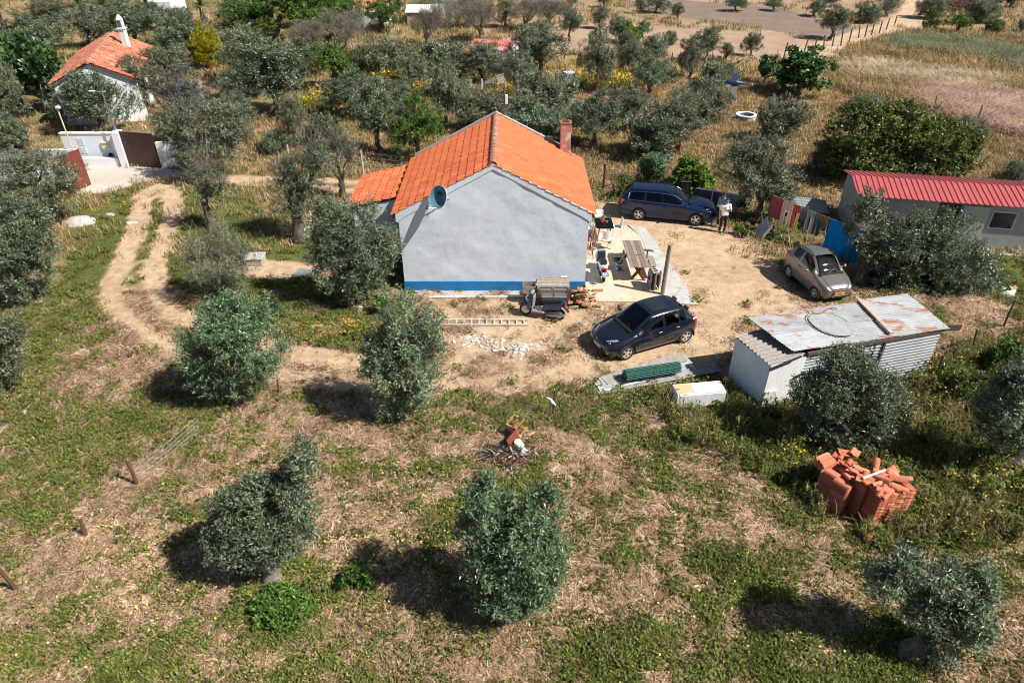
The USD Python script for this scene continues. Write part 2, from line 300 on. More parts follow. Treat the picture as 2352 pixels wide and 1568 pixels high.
def ground_material():
    N = {'g': ('geometry', {}), 'za': ('attribute', {'attribute': 'za'}), 'zb': ('attribute', {'attribute': 'zb'}), 'zc': ('attribute', {'attribute': 'zc'}), 'zd': ('attribute', {'attribute': 'zd'}),
         'sa': ('separate_color', {}), 'sb': ('separate_color', {}), 'sc': ('separate_color', {}), 'sd': ('separate_color', {}),
         'n_s': ('noise_texture', {'scale': 14.0, 'detail': 8.0, 'roughness': 0.75, 'distortion': 0.6}),
         'n_f': ('noise_texture', {'scale': 55.0, 'detail': 6.0, 'roughness': 0.75, 'distortion': 1.2}),
         'n_m': ('noise_texture', {'scale': 2.6, 'detail': 7.0, 'roughness': 0.7}),
         'n_b': ('noise_texture', {'scale': 0.45, 'detail': 5.0, 'roughness': 0.6}),
         'vor': ('voronoi_texture', {'scale': 16.0, 'randomness': 1.0}),
         'p': ('principled_bsdf', {'roughness': 0.95, 'specular_ior_level': 0.15}), 'bm': ('bump', {'strength': 0.9, 'distance': 0.05})}
    L = [('g.position', k + '.vector') for k in ('n_s', 'n_f', 'n_m', 'n_b', 'vor')]
    L += [('za.color', 'sa.color'), ('zb.color', 'sb.color'), ('zc.color', 'sc.color'), ('zd.color', 'sd.color'), ('n_s.fac', 'bm.height'), ('bm.normal', 'p.normal')]
    def ramp(nm, src, stops): N[nm] = ('rgb_ramp', {'ramp': stops}); L.append((src, nm + '.fac')); return nm + '.color'
    def over(nm, base, col, mask, src, amp, lo=.35, hi=.65):
        N[nm + 'a'] = ('math', {'math_type': 'multiply_add', 'value2': amp, 'value3': -amp / 2}); L.append((src, nm + 'a.value1'))
        N[nm + 'b'] = ('math', {'math_type': 'add'}); L.extend([(nm + 'a.value', nm + 'b.value1'), (mask, nm + 'b.value2')])
        N[nm + 'c'] = ('map_range', {'range_type': 'smoothstep', 'from_min': lo, 'from_max': hi, 'clamp': True}); L.append((nm + 'b.value', nm + 'c.value'))
        N[nm] = ('mix_color', {}); L.extend([(nm + 'c.result', nm + '.fac'), (base, nm + '.a')])
        if isinstance(col, str): L.append((col, nm + '.b'))
        else: N[nm][1]['b'] = col
        return nm + '.result'
    dry = ramp('dry', 'n_f.fac', [(.28, (.10, .065, .038)), (.42, (.23, .155, .095)), (.55, (.37, .265, .165)), (.72, (.54, .42, .28))])
    brn = ramp('brn', 'n_f.fac', [(.3, (.09, .05, .028)), (.5, (.25, .15, .09)), (.7, (.42, .29, .19))])
    grn = ramp('grn', 'n_f.fac', [(.3, (.035, .048, .014)), (.5, (.105, .125, .036)), (.7, (.22, .22, .08))])
    drt = ramp('drt', 'n_m.fac', [(.25, (.33, .225, .14)), (.5, (.50, .365, .245)), (.75, (.62, .49, .36))])
    gld = ramp('gld', 'n_s.fac', [(.28, (.12, .075, .03)), (.5, (.30, .20, .09)), (.72, (.50, .37, .20))])
    sol = ramp('sol', 'n_s.fac', [(.28, (.20, .13, .09)), (.5, (.37, .265, .19)), (.72, (.47, .36, .275))])
    drk = ramp('drk', 'n_s.fac', [(.3, (.11, .08, .065)), (.5, (.21, .16, .13)), (.7, (.34, .27, .23))])
    grv = ramp('grv', 'n_f.fac', [(.3, (.38, .33, .28)), (.5, (.56, .51, .46)), (.7, (.68, .64, .60))])
    ash = ramp('ash', 'n_s.fac', [(.3, (.018, .018, .018)), (.55, (.08, .075, .072)), (.75, (.24, .23, .22))])
    pal = ramp('pal', 'n_s.fac', [(.3, (.30, .22, .13)), (.6, (.58, .47, .34))])
    pnk = ramp('pnk', 'n_s.fac', [(.3, (.34, .21, .17)), (.6, (.55, .39, .34))])
    sag = ramp('sag', 'n_s.fac', [(.3, (.10, .12, .06)), (.6, (.26, .28, .19))])
    c = over('o1', dry, brn, 'sa.b', 'n_m.fac', 1.2); c = over('o2', c, gld, 'sb.b', 'n_m.fac', .8)
    c = over('o3', c, pal, 'sc.r', 'n_m.fac', .8); c = over('o4', c, pnk, 'sc.g', 'n_m.fac', .7); c = over('o5', c, sag, 'sc.b', 'n_m.fac', .8)
    c = over('o6', c, sol, 'sb.g', 'n_m.fac', .7); c = over('o6d', c, drk, 'sd.r', 'n_m.fac', .6)
    c = over('o7', c, grn, 'sa.g', 'n_s.fac', 1.4, .3, .75)
    c = over('o8', c, drt, 'sa.r', 'n_s.fac', 1.2, .3, .7); c = over('o9', c, grv, 'sb.r', 'n_s.fac', .8); c = over('oa', c, ash, 'sd.g', 'n_s.fac', .5, .25, .55)
    # small stones and clods on top of everything, darker or paler than the earth they lie on
    N['vr'] = ('rgb_ramp', {'ramp': [(0, (1.18,) * 3), (.25, (1.04,) * 3), (.6, (.93,) * 3)]}); L.append(('vor.distance', 'vr.fac'))
    N['vm'] = ('mix_color', {'blend_type': 'multiply', 'fac': 1.0, 'use_clamp': False}); L.extend([(c, 'vm.a'), ('vr.color', 'vm.b')])
    N['br'] = ('rgb_ramp', {'ramp': [(.25, (.82, .80, .80)), (.75, (1.15, 1.16, 1.14))]}); L.append(('n_b.fac', 'br.fac'))
    N['bmx'] = ('mix_color', {'blend_type': 'multiply', 'fac': 1.0, 'use_clamp': False}); L.extend([('vm.result', 'bmx.a'), ('br.color', 'bmx.b'), ('bmx.result', 'p.base_color')])
    return usdkit.material(stage, '/World/Looks/earth', N, L, surface='p.BSDF')
EARTH = ground_material()
fz = {k: v[gq].mean(1) for k, v in zn.items()}
inyard = np.zeros(len(gq), bool)
cx, cy = gv[gq].mean(1)[:, 0], gv[gq].mean(1)[:, 1]
CP_ = shapely.points(cx, cy)
yardm = (shapely.distance(POLY['yard'], CP_) < .35) & (fz['dirt'] > .45)
trackm = (fz['dirt'] > .5) & ~yardm & (np.min([shapely.distance(r, CP_) for r in RUTS + FAINT], axis=0) < 1.2)
drivem = (fz['gravel'] > .5) & ~yardm & ~trackm
soilm = (fz['soil'] > .62) & ~(yardm | trackm | drivem)
groups = {'dirt_yard': yardm, 'dirt_track': trackm, 'gravel_driveway': drivem, 'ploughed_soil': soilm}
groups['ground'] = ~np.any(list(groups.values()), axis=0)
gnorm = unit(np.stack([-np.gradient(ZZ, gx, axis=0), -np.gradient(ZZ, gy, axis=1), np.ones_like(ZZ)], -1)).reshape(-1, 3)
for nm, mk in groups.items():
    if not mk.any(): continue
    ids, inv = np.unique(gq[mk], return_inverse=True); inv = inv.reshape(-1, 4)
    m = UsdGeom.Mesh.Define(stage, '/World/' + nm)
    m.CreatePointsAttr(Vt.Vec3fArray.FromNumpy(gv[ids].astype(np.float32))); m.CreateFaceVertexCountsAttr(Vt.IntArray.FromNumpy(np.full(len(inv), 4, np.int32)))
    m.CreateFaceVertexIndicesAttr(Vt.IntArray.FromNumpy(inv.astype(np.int32).ravel())); m.CreateSubdivisionSchemeAttr('none')
    m.CreateNormalsAttr(Vt.Vec3fArray.FromNumpy(gnorm[ids].astype(np.float32))); m.SetNormalsInterpolation('vertex')
    for pv, ks in (('za', ('dirt', 'green', 'brown')), ('zb', ('gravel', 'soil', 'gold')), ('zc', ('pale', 'pink', 'sage')), ('zd', ('dark', 'ash', 'ash'))):
        UsdGeom.PrimvarsAPI(m).CreatePrimvar(pv, Sdf.ValueTypeNames.Color3fArray, 'vertex').Set(Vt.Vec3fArray.FromNumpy(np.stack([zn[k][ids] for k in ks], -1).astype(np.float32)))
    UsdShade.MaterialBindingAPI.Apply(m.GetPrim()).Bind(EARTH); tag(m, kind='structure')
# ================================================================= MAIN HOUSE
WHITE = mat('lime_wash', (.62, .68, .77), .9, var=.05, scale=1.2, bump=.35, bscale=7, spec=.2, col2=(.54, .60, .69), c2=(.52, .75))
BLUEBAND = mat('blue_band', (.012, .17, .42), .75, var=.15, scale=3, bump=.2, bscale=12)
CONC = mat('old_concrete', (.36, .34, .31), .95, var=.3, scale=6, bump=.5, bscale=25, spec=.2)
TILE = mat('orange_tile', (.56, .150, .066), .85, var=.10, scale=1.5, isl=.08, spec=.25)
TILE2 = mat('orange_tile_paler', (.60, .168, .075), .85, var=.10, scale=1.5, isl=.10, spec=.25)
TILE3 = mat('orange_tile_deeper', (.51, .132, .056), .85, var=.12, scale=1.5, isl=.10, spec=.25)
RIDGE = mat('ridge_tile', (.36, .15, .10), .9, var=.4, scale=8, col2=(.40, .33, .29), c2=(.5, .62), spec=.2)
DARK = mat('dark_void', (.02, .018, .016), .9, var=.1)
XL, XR = G(931, 668)[0], G(1342, 665)[0]; YF = (G(931, 668)[1] + G(1342, 665)[1]) / 2; YB = YF + 6.35; XM = (XL + XR) / 2
EAVE, RIDGEZ = 3.32, 5.17
SL = (RIDGEZ - EAVE) / ((XR - XL) / 2); ANG = math.atan(SL)
house = thing('main_house', 'small white gabled house with orange tiled roof and blue base band, alone in the middle', 'house', (0, 0, 0))
def gable(x0, x1, xm, e, r, y0, y1):
    m = MB(); P = np.array([[x0, 0, 0], [x1, 0, 0], [x1, 0, e], [xm, 0, r], [x0, 0, e]], float)
    return P
def wavy(P0, eu, ev, nrm, nu, nv, amp, seed):
    r = np.random.RandomState(seed); u, v = np.meshgrid(np.linspace(0, 1, nu), np.linspace(0, 1, nv), indexing='ij')
    P = P0 + u[..., None] * eu + v[..., None] * ev
    return P + nrm * ((meshkit.fbm(np.stack([u * 5 + seed, v * 3, 0 * u], -1), 3, seed) - .5) * amp)[..., None]
# front gable wall: a hand-plastered, slightly wavy sheet standing in front of a solid core
core = MB().prism([(XL + .04, 0.0), (XR - .04, 0.0), (XR - .04, EAVE - .06), (XM, RIDGEZ - .10), (XL + .04, EAVE - .06)], 0, YB - YF - .06)
core.xf(np.array([[1, 0, 0], [0, 0, 1], [0, 1, 0]], float), (0, YF + .045, 0))
core.f = [f[:, ::-1] for f in core.f]
part(house, 'wall', core, WHITE)
nu, nv = 90, 50; u = np.linspace(0, 1, nu)
topz = EAVE + (RIDGEZ - EAVE) * (1 - np.abs(2 * u - 1)); Pw = np.zeros((nu, nv, 3))
for j in range(nv):
    z = .42 + (topz - .05 - .42) * j / (nv - 1); Pw[:, j] = np.stack([XL + (XR - XL) * u, 0 * u + YF, z], -1)
Pw[..., 1] += (meshkit.fbm(np.stack([Pw[..., 0] * 1.1, Pw[..., 2] * 1.4, 0 * Pw[..., 0]], -1), 4, 3) - .5) * .055 * np.minimum(1, np.minimum(u, 1 - u) * 12)[:, None]
gw = MB().sheet(Pw[:, ::1]); 
for e in (0, -1): 
    gw.sheet(np.stack([Pw[e], Pw[e] + [0, .10, 0]]) if e == -1 else np.stack([Pw[e] + [0, .10, 0], Pw[e]]))
part(house, 'wall', gw, WHITE, smooth=40)
# plaster verge bands along the two roof slopes, ending in short square shoulders
for s in (-1, 1):
    xe = XL if s < 0 else XR
    q = [(xe - s * 0.0, EAVE - .34), (xe + s * .10, EAVE - .34), (xe + s * .10, EAVE + .03), (XM, RIDGEZ + .05), (XM, RIDGEZ - .13), (xe - s * .30, EAVE - .0 - .10), (xe - s * .0, EAVE - .30)]
    b = MB().prism(Polygon(q).buffer(0), 0, .06); b.xf(np.array([[1, 0, 0], [0, 0, 1], [0, 1, 0]], float), (0, YF - .024, 0)); b.f = [f[:, ::-1] for f in b.f]
    part(house, 'verge_band', b, WHITE)
band = MB().box(((XL + XR) / 2, YF - .0, .21), (XR - XL + .02, .10, .425)); band.box((XR - .0, (YF + YB) / 2 + .05, .21), (.05, YB - YF - .12, .425)); band.box((XL, (YF + YB) / 2 + .05, .21), (.05, YB - YF - .12, .425))
part(house, 'base_band', band, BLUEBAND)
# roof: deck, then tile by tile
OV = .27
def tile_mesh(w, l, seed=0):
    """One interlocking clay tile: flat pan and a rounded roll, lying along +x downhill, w across (y)."""
    t = np.array([0, .10, .22, .34, .46, .58, .70, .85, 1.0]); z = np.array([.012, 0, 0, .030, .056, .066, .054, .020, .010]) * (w / .24)
    P = np.stack([np.stack([np.full(9, x), t * w, z + zo], -1) for x, zo in ((0, -.012), (l, .026))])
    m = MB().sheet(P); lip = P[1].copy(); lip2 = lip - [0, 0, .028]; m.sheet(np.stack([lip, lip2])); return m
NT = 27; TWd = (YB - YF - .02) / NT
slope_len = ((XR - XL) / 2 + OV) / math.cos(ANG); NR = 12; TL = (slope_len - .06) / NR
roof = part(house, 'roof', (lambda b: b)(MB().prism([(XL - OV + .03, EAVE - OV * SL - .02), (XM, RIDGEZ - .02), (XR + OV - .03, EAVE - OV * SL - .02), (XR + OV - .03, EAVE - OV * SL - .10), (XM, RIDGEZ - .10), (XL - OV + .03, EAVE - OV * SL - .10)], 0, YB - YF - .04).xf(np.array([[1, 0, 0], [0, 0, 1], [0, 1, 0]], float), (0, YF + .03, 0))), mat('roof_deck', (.25, .09, .05), .9))
rs = np.random.RandomState(4)
far_tiles = {0: MB(), 1: MB()}; nparts = 0
for col in range(NT):
    for s in (-1, 1):
        for row in range(NR):
            d0 = .03 + row * TL
            x0 = XM + s * d0 * math.cos(ANG); z0 = RIDGEZ + .055 - d0 * math.sin(ANG)
            b = tile_mesh(TWd, TL + .0); jit = rs.normal(0, .004, 3)
            R = np.array([[s * math.cos(ANG), 0, math.sin(ANG) * s], [0, s, 0], [-math.sin(ANG), 0, math.cos(ANG)]])
            yc = YF - .045 + col * TWd + (0 if s > 0 else TWd)
            b.xf(R, (x0 + jit[0], yc + jit[1] * .5, z0 + jit[2] * .6 + rs.rand() * .004))
            if nparts < 300: part(roof, 'roof_tile', b, [TILE, TILE2, TILE3, TILE][rs.randint(4)]); nparts += 1
            else: far_tiles[0].add(b.mesh())
part(roof, 'roof_tiles_behind', far_tiles[0], TILE, kind='stuff')
# ridge
NRG = 19
for k in range(NRG):
    y0 = YF - .02 + k * (YB - YF) / NRG; a = np.linspace(-.15, math.pi + .15, 9); w = .135
    P = np.stack([np.stack([XM + np.cos(a) * w * q, np.full(9, yy), RIDGEZ + .045 + np.sin(a) * .12 * q + rs.normal(0, .004)], -1) for yy, q in ((y0, 1.08), (y0 + .36, .95))])
    part(roof, 'ridge_tile', thick(P, .018), RIDGE)
# mortar fillets under the ridge
part(roof, 'ridge_mortar', MB().tube([(XM, YF, RIDGEZ + .02), (XM, YB, RIDGEZ + .02)], .13, 8), mat('mortar', (.30, .20, .16), .95, var=.4, scale=12))
# raised concrete verge at the back, a step above the tiles
for s, xe in ((-1, XL - .10), (1, XR - .55)):
    pts = [(XM, RIDGEZ + .17), (xe, RIDGEZ + .17 - abs(xe - XM) * SL), (xe, RIDGEZ - .3 - abs(xe - XM) * SL), (XM, RIDGEZ - .3)]
    b = MB().prism(Polygon(pts).buffer(0), 0, .20); b.xf(np.array([[1, 0, 0], [0, 0, 1], [0, 1, 0]], float), (0, YB - .02, 0)); b.f = [f[:, ::-1] for f in b.f]
    part(house, 'back_verge', b, CONC)
# chimney
ch = part(house, 'chimney', MB().box((2.36, YB - .32, 4.2), (.46, .42, 1.5), bev=.015), mat('chimney_paint', (.40, .20, .17), .9, var=.3, scale=5, bump=.3, col2=(.62, .58, .56), c2=(.52, .62)))
part(ch, 'chimney_rim', MB().box((2.36, YB - .32, 4.98), (.50, .46, .06)), mat('rim_brick', (.30, .12, .08), .9))
part(ch, 'flue', MB().box((2.36, YB - .32, 5.012), (.30, .26, .012)), DARK)
part(house, 'flashing', MB().box((2.36, YB - .33, 3.62), (.62, .5, .22), rot(0, ANG, 0)), mat('flashing_red', (.40, .06, .035), .7))
# right side: door and windows of the terrace front
for y0, y1, z0, z1, nm in ((YF + 1.2, YF + 2.2, 1.0, 2.1, 'window'), (YF + 3.1, YF + 4.0, .02, 2.1, 'door')):
    w = part(house, nm, MB().box((XR + .005, (y0 + y1) / 2, (z0 + z1) / 2), (.06, y1 - y0, z1 - z0)), mat('white_frame', (.75, .75, .74), .5))
    part(w, 'pane' if nm == 'window' else 'door_panel', MB().box((XR + .04, (y0 + y1) / 2, (z0 + z1) / 2), (.02, y1 - y0 - .14, z1 - z0 - .14)), mat('shade_blue', (.03, .10, .22), .3))
# lean-to on the left, its own low roof
LX, LY0, LY1 = XL - 2.25, YF + 2.35, YB - .4
lw = MB().prism([(LX, 0), (XL + .03, 0), (XL + .03, 3.02), (LX, 2.52)], 0, LY1 - LY0); lw.xf(np.array([[1, 0, 0], [0, 0, 1], [0, 1, 0]], float), (0, LY0, 0)); lw.f = [f[:, ::-1] for f in lw.f]
part(house, 'lean_to_wall', lw, WHITE)
part(house, 'lean_to_band', MB().box(((LX + XL) / 2 - .01, LY0 - .0, .2), (XL - LX - .06, .05, .42)), BLUEBAND)
a2 = math.atan(.5 / 2.3); n2 = 9; l2 = (XL + .1 - (LX - .22)) / math.cos(a2) / 7
lroof = part(house, 'lean_to_roof', MB().box(((LX + XL) / 2 - .1, (LY0 + LY1) / 2, 2.80), ((XL - LX + .15) / math.cos(a2), LY1 - LY0 + .02, .06), rot(0, -a2, 0)), mat('roof_deck', (.25, .09, .05)))
for c in range(11):
    for r in range(7):
        b = tile_mesh((LY1 - LY0 + .16) / 11, l2); R = np.array([[-math.cos(a2), 0, -math.sin(a2)], [0, -1, 0], [-math.sin(a2), 0, math.cos(a2)]])
        b.xf(R, (XL + .10 - r * l2 * math.cos(a2), LY0 - .08 + (c + 1) * (LY1 - LY0 + .16) / 11, 3.14 - r * l2 * math.sin(a2) + rs.rand() * .005))
        part(lroof, 'roof_tile', b, [TILE, TILE2, TILE3][rs.randint(3)])
# concrete footing strip and kerb line in front of the gable
struct('concrete_footing', MB().box(((XL + XR) / 2 + .1, YF - .32, -.028), (XR - XL + .1, .55, .10), bev=.02), mat('pale_concrete', (.40, .38, .355), .95, var=.3, scale=9, bump=.6, bscale=18))
pp0, pp1 = GG(985, 683), GG(1210, 683)
# terrace slab and grey concrete strip beside the house
TER = mat('terrace_slab', (.56, .45, .33), .95, var=.18, scale=1.4, bump=.25, bscale=20, col2=(.50, .46, .41), c2=(.5, .66), spec=.2)
GREYC = mat('grey_concrete', (.42, .42, .41), .95, var=.22, scale=4, bump=.4, bscale=30, col2=(.33, .32, .30), c2=(.55, .7), spec=.2)
def slab(name, pts, z0, z1, m):
    g = Polygon([G(*p)[:2] for p in pts]); struct(name, MB().prism(g, z0, z1), m)
slab('terrace', [(1336, 694), (1352, 512), (1440, 522), (1470, 545), (1530, 697)], -.2, .07, TER)
slab('concrete_path', [(1532, 697), (1471, 545), (1442, 518), (1482, 526), (1520, 580), (1560, 640), (1602, 702)], -.2, .055, GREYC)
# ================================================================= OTHER BUILDINGS, WALLS, SHEDS, FENCES
WALLW = mat('white_wall', (.74, .76, .79), .9, var=.05, scale=2, bump=.2, bscale=14, spec=.2)
CEMENT = mat('cement_wall', (.36, .36, .37), .95, var=.16, scale=1.6, bump=.35, bscale=20, spec=.2, col2=(.29, .285, .28), c2=(.5, .68))
REDSHEET = mat('red_sheet', (.40, .085, .085), .45, .0, var=.10, scale=2.5, spec=.5)
ZINC = mat('zinc_sheet', (.30, .32, .345), .6, .0, var=.3, scale=2.2, isl=.2, spec=.35, col2=(.27, .11, .055), c2=(.535, .59), stretch=(.6, 2.2, 1))
ZINCD = mat('zinc_dull', (.27, .29, .315), .6, .0, spec=.35, var=.25, scale=2.0, isl=.1)
FIBRO = mat('fibre_cement', (.28, .26, .24), .95, var=.4, scale=9, bump=.6, bscale=30)
WHITEB = mat('stained_white', (.66, .68, .71), .9, var=.1, scale=2, col2=(.16, .17, .17), c2=(.60, .70), stretch=(2.2, 2.2, .35), bump=.4, bscale=12)
RUST = mat('rust', (.24, .085, .035), .9, var=.4, scale=14)
WOODG = mat('grey_wood', (.25, .21, .175), .9, var=.35, scale=7, stretch=(1, 1, 1), bump=.4, bscale=30, isl=.2)
WOODD = mat('dark_wood', (.085, .065, .05), .9, var=.4, scale=8, bump=.5, bscale=25)
POSTW = mat('weathered_post', (.24, .20, .16), .95, var=.4, scale=9, bump=.5, bscale=25, stretch=(1, 1, .3))
STEEL = mat('steel_grey', (.42, .44, .46), .35, .8, var=.1)
BLACK = mat('black_plastic', (.012, .012, .013), .5, var=.2)
WHITEP = mat('white_paint', (.78, .78, .78), .35, var=.05, scale=4)
WIRE = mat('fence_wire', (.40, .40, .39), .5, .6, var=.2)
def corr(P0, eu, ev, amp, pitch, along='v', t=.004, nv=3, sag=0.0, seed=0):
    """Corrugated sheet spanned by eu, ev from P0; the ridges run along ev."""
    P0, eu, ev = (np.asarray(a, float) for a in (P0, eu, ev)); n = unit(np.cross(eu, ev)); L = np.linalg.norm(eu); k = max(int(L / pitch) * 6, 12)
    u = np.linspace(0, 1, k + 1); v = np.linspace(0, 1, nv); r = np.random.RandomState(seed)
    z = np.sin(u * L / pitch * 2 * math.pi) * amp; w = r.normal(0, sag, (3, nv)); q = np.stack([np.interp(u, [0, .5, 1], w[:, j]) for j in range(nv)], 1)
    P = P0 + u[:, None, None] * eu + v[None, :, None] * ev + n * (z[:, None] + q)[..., None]
    return thick(P, t)
def ribbed(P0, eu, ev, h, pitch, w=.06):
    P0, eu, ev = (np.asarray(a, float) for a in (P0, eu, ev)); n = unit(np.cross(eu, ev)); L = np.linalg.norm(eu); us, zs = [0.0], [0.0]; x = pitch * .5
    while x < L - w: us += [x - w * .9, x - w * .4, x + w * .4, x + w * .9]; zs += [0, h, h, 0]; x += pitch
    us.append(L); zs.append(0.0); us = np.array(us) / L; P = P0 + us[:, None, None] * eu + np.array([0., 1.])[None, :, None] * ev + n * np.array(zs)[:, None, None]
    return thick(P, .006)
# ---- far white house with weathered tile roof
R0, R1 = np.array([-27.6, 46.9, 3.95]), np.array([-31.1, 57.4, 3.95]); ax = unit(R1 - R0); rt = np.array([ax[1], -ax[0], 0]); hw = 2.6; dz = 1.25
fh = thing('white_house', 'far white house with weathered red tile roof and white chimney, upper left among olives', 'house')
c0 = R0 * [1, 1, 0]; c1 = R1 * [1, 1, 0]
body = MB().prism(Polygon([tuple((c0 - rt * (hw - .2))[:2]), tuple((c0 + rt * (hw - .2))[:2]), tuple((c1 + rt * (hw - .2))[:2]), tuple((c1 - rt * (hw - .2))[:2])]), -.1, 2.72)
body.points_hull([R0 - [0, 0, .12], R1 - [0, 0, .12]] + [q + s * rt * (hw - .2) + [0, 0, 2.7] for q in (c0, c1) for s in (-1, 1)])
part(fh, 'wall', body, WALLW)
OLDT = [mat(f'old_tile_{w}', c, .9, var=.4, scale=6, isl=.2, spec=.2, col2=(.20, .10, .075), c2=(.52, .66)) for w, c in (('a', (.42, .16, .10)), ('b', (.48, .19, .12)), ('c', (.36, .13, .085)))]
OLD = [usdkit.mesh, 0] and OLDT
rf = part(fh, 'roof', MB().points_hull([R0 - ax * .2 + [0, 0, -.03], R1 + [0, 0, -.03], R0 - ax * .2 + rt * hw - [0, 0, dz + .03], R1 + rt * hw - [0, 0, dz + .03], R0 - ax * .2 + rt * hw - [0, 0, dz + .1]]).points_hull([R0 - ax * .2 + [0, 0, -.03], R1 + [0, 0, -.03], R0 - ax * .2 - rt * hw - [0, 0, dz + .03], R1 - rt * hw - [0, 0, dz + .03], R0 - ax * .2 - rt * hw - [0, 0, dz + .1]]), mat('roof_deck', (.25, .09, .05)))
ro = np.random.RandomState(3); nf = 14; LL = np.linalg.norm(R1 - R0) + .2; old_rest = MB()
for s in (-1, 1):
    dn = unit(rt * s * hw - np.array([0, 0, dz])); sl = math.hypot(hw, dz); up_ = unit(np.cross(dn, ax)); up_ = up_ if up_[2] > 0 else -up_
    ncol = 24
    for r in range(8):
        for c in range(ncol):
            w = LL / ncol; b = tile_mesh(w, sl / 8 + .02); R = np.stack([dn, np.cross(up_, dn), up_], 1)
            sgn = np.sign((np.cross(up_, dn) * ax).sum()); o = R0 - ax * .2 + ax * (c + (0 if sgn > 0 else 1)) * w + dn * r * sl / 8 + up_ * (.02 + ro.rand() * .012)
            b.xf(R, o)
            if s > 0 and r < 8 and c < 24: part(rf, 'roof_tile', b, OLDT[ro.randint(3)])
            else: old_rest.add(b.mesh())
part(rf, 'roof_tiles_behind', old_rest, OLDT[0], kind='stuff')
for k in range(22): part(rf, 'ridge_tile', MB().tube([R0 + ax * (k * .48 - .2) + [0, 0, .02], R0 + ax * (k * .48 + .32) + [0, 0, .03]], [.12, .10], 7), RIDGE)
cc = R0 + ax * 8.0 + rt * 1.25; cz = R0[2] - 1.25 / hw * dz
chn = part(fh, 'chimney', MB().box((cc[0], cc[1], cz + .55), (.42, .42, 1.5), bev=.02), WALLW)
part(chn, 'chimney_cap', MB().box((cc[0], cc[1], cz + 1.32), (.56, .56, .08)).box((cc[0], cc[1], cz + 1.62), (.36, .36, .5)).lathe([(0.0, .35), (.10, .30), (.20, .12), (.26, 0), (0, 0)], 10, (cc[0], cc[1], cz + 1.9)), WALLW)
for k in range(5): part(chn, 'vent_slot', MB().box((cc[0], cc[1] - .19, cz + 1.44 + k * .09), (.28, .02, .035)), DARK)
# ---- white gable and distant sheds
def block(name, label, base, w, d, h, rise, wallm, roofm, rz=0.0, cat='house', over=.15, axis='x'):
    t = thing(name, label, cat, base, rz); part(t, 'wall', MB().points_hull([(x, y, z) for x in (-w / 2, w / 2) for y in (0, d) for z in (-.1, h)] + [(x, d / 2, h + rise - .03) for x in (-w / 2, w / 2)] if rise else [(x, y, z) for x in (-w / 2, w / 2) for y in (0, d) for z in (-.1, h)]), wallm)
    if roofm is not None:
        for s, nm in ((-1, 'roof'), (1, 'roof')):
            y0 = d / 2; e = (d / 2 + over) * s
            P0 = np.array([-w / 2 - over, y0, h + rise + .02]); ev = np.array([0, e, -rise * (d / 2 + over) / (d / 2)]); eu = np.array([w + 2 * over, 0, 0])
            if s > 0: P0, eu = P0 + eu, -eu
            part(t, nm, corr(P0, eu, -ev * -1, .035, .22, seed=5), roofm)
    return t
b = GG(372, 62); wg = block('white_house', 'small white gable among the palms at the top left', (b[0], b[1], 0), 3.2, 4, 2.6, .9, WALLW, None); part(wg, 'chimney', MB().box((-.7, .3, 3.6), (.4, .4, 1.6)).lathe([(0, .5), (.12, .3), (.2, 0), (0, 0)], 8, (-.7, .3, 4.4)), WALLW)
ORB = mat('bare_brick', (.40, .16, .08), .95, var=.3, scale=8)
b = GG(852, 60); sh = block('far_shed', 'far pale shed with a brown tile roof, left of the two sheds at the top', (b[0], b[1], 0), 3.6, 4, 1.5, 1.0, WALLW, OLDT[0], cat='shed'); part(sh, 'brick_wall', MB().box((-2.6, .3, .6), (1.5, .2, 1.3)), ORB)
b = GG(976, 58); sh = block('far_shed', 'far shed with a white sheet roof above bare orange brickwork, at the top', (b[0], b[1], 0), 4.0, 3.4, 1.35, .55, mat('grey_block', (.34, .33, .32), .95), mat('white_sheet', (.72, .73, .74), .5), cat='shed'); part(sh, 'brick_wall', MB().box((.1, -.9, .35), (3.4, .16, .8)).box((1.2, -.9, .8), (1.1, .16, .3)), ORB)
b = GG(1000, 40); sh = block('far_shed', 'distant brown tiled roof directly behind the white sheet roof', (b[0], b[1] + 4, 0), 4.6, 3.4, 2.0, .8, mat('grey_block', (.34, .33, .32)), OLDT[2], cat='shed')
b = GG(1124, 162); sh = block('red_roof_shed', 'low shed whose pinkish red roof shows between olives above the ridge', (b[0], b[1], 0), 3.6, 2.8, 1.75, .45, WALLW, mat('pink_sheet', (.50, .14, .13), .5), rz=-.35, cat='shed')
# ---- ruined stone wall far right
b0, b1 = GG(2155, 30), GG(2232, 30); t = thing('ruined_wall', 'dark ruined stone wall at the top right behind the citrus trees', 'wall'); rw = np.random.RandomState(8)
STONE = [mat(f'ruin_stone_{k}', c, .95, var=.35, scale=7) for k, c in (('a', (.10, .06, .045)), ('b', (.16, .10, .075)), ('c', (.07, .05, .04)))]
part(t, 'rubble_core', MB().box((b0 + b1) / 2 + [0, .25, .6], (np.linalg.norm(b1 - b0), .3, 1.5)), STONE[2])
for k in range(150):
    x = rw.rand(); z = rw.rand() * 1.45; p = b0 + (b1 - b0) * x; sz = .22 + .22 * rw.rand(3); part(t, 'stone', MB().box(p + [0, .05, z], sz * [1.3, .5, .7], rot(0, rw.normal(0, .1), rw.normal(0, .1)), bev=.05), STONE[rw.randint(3)])
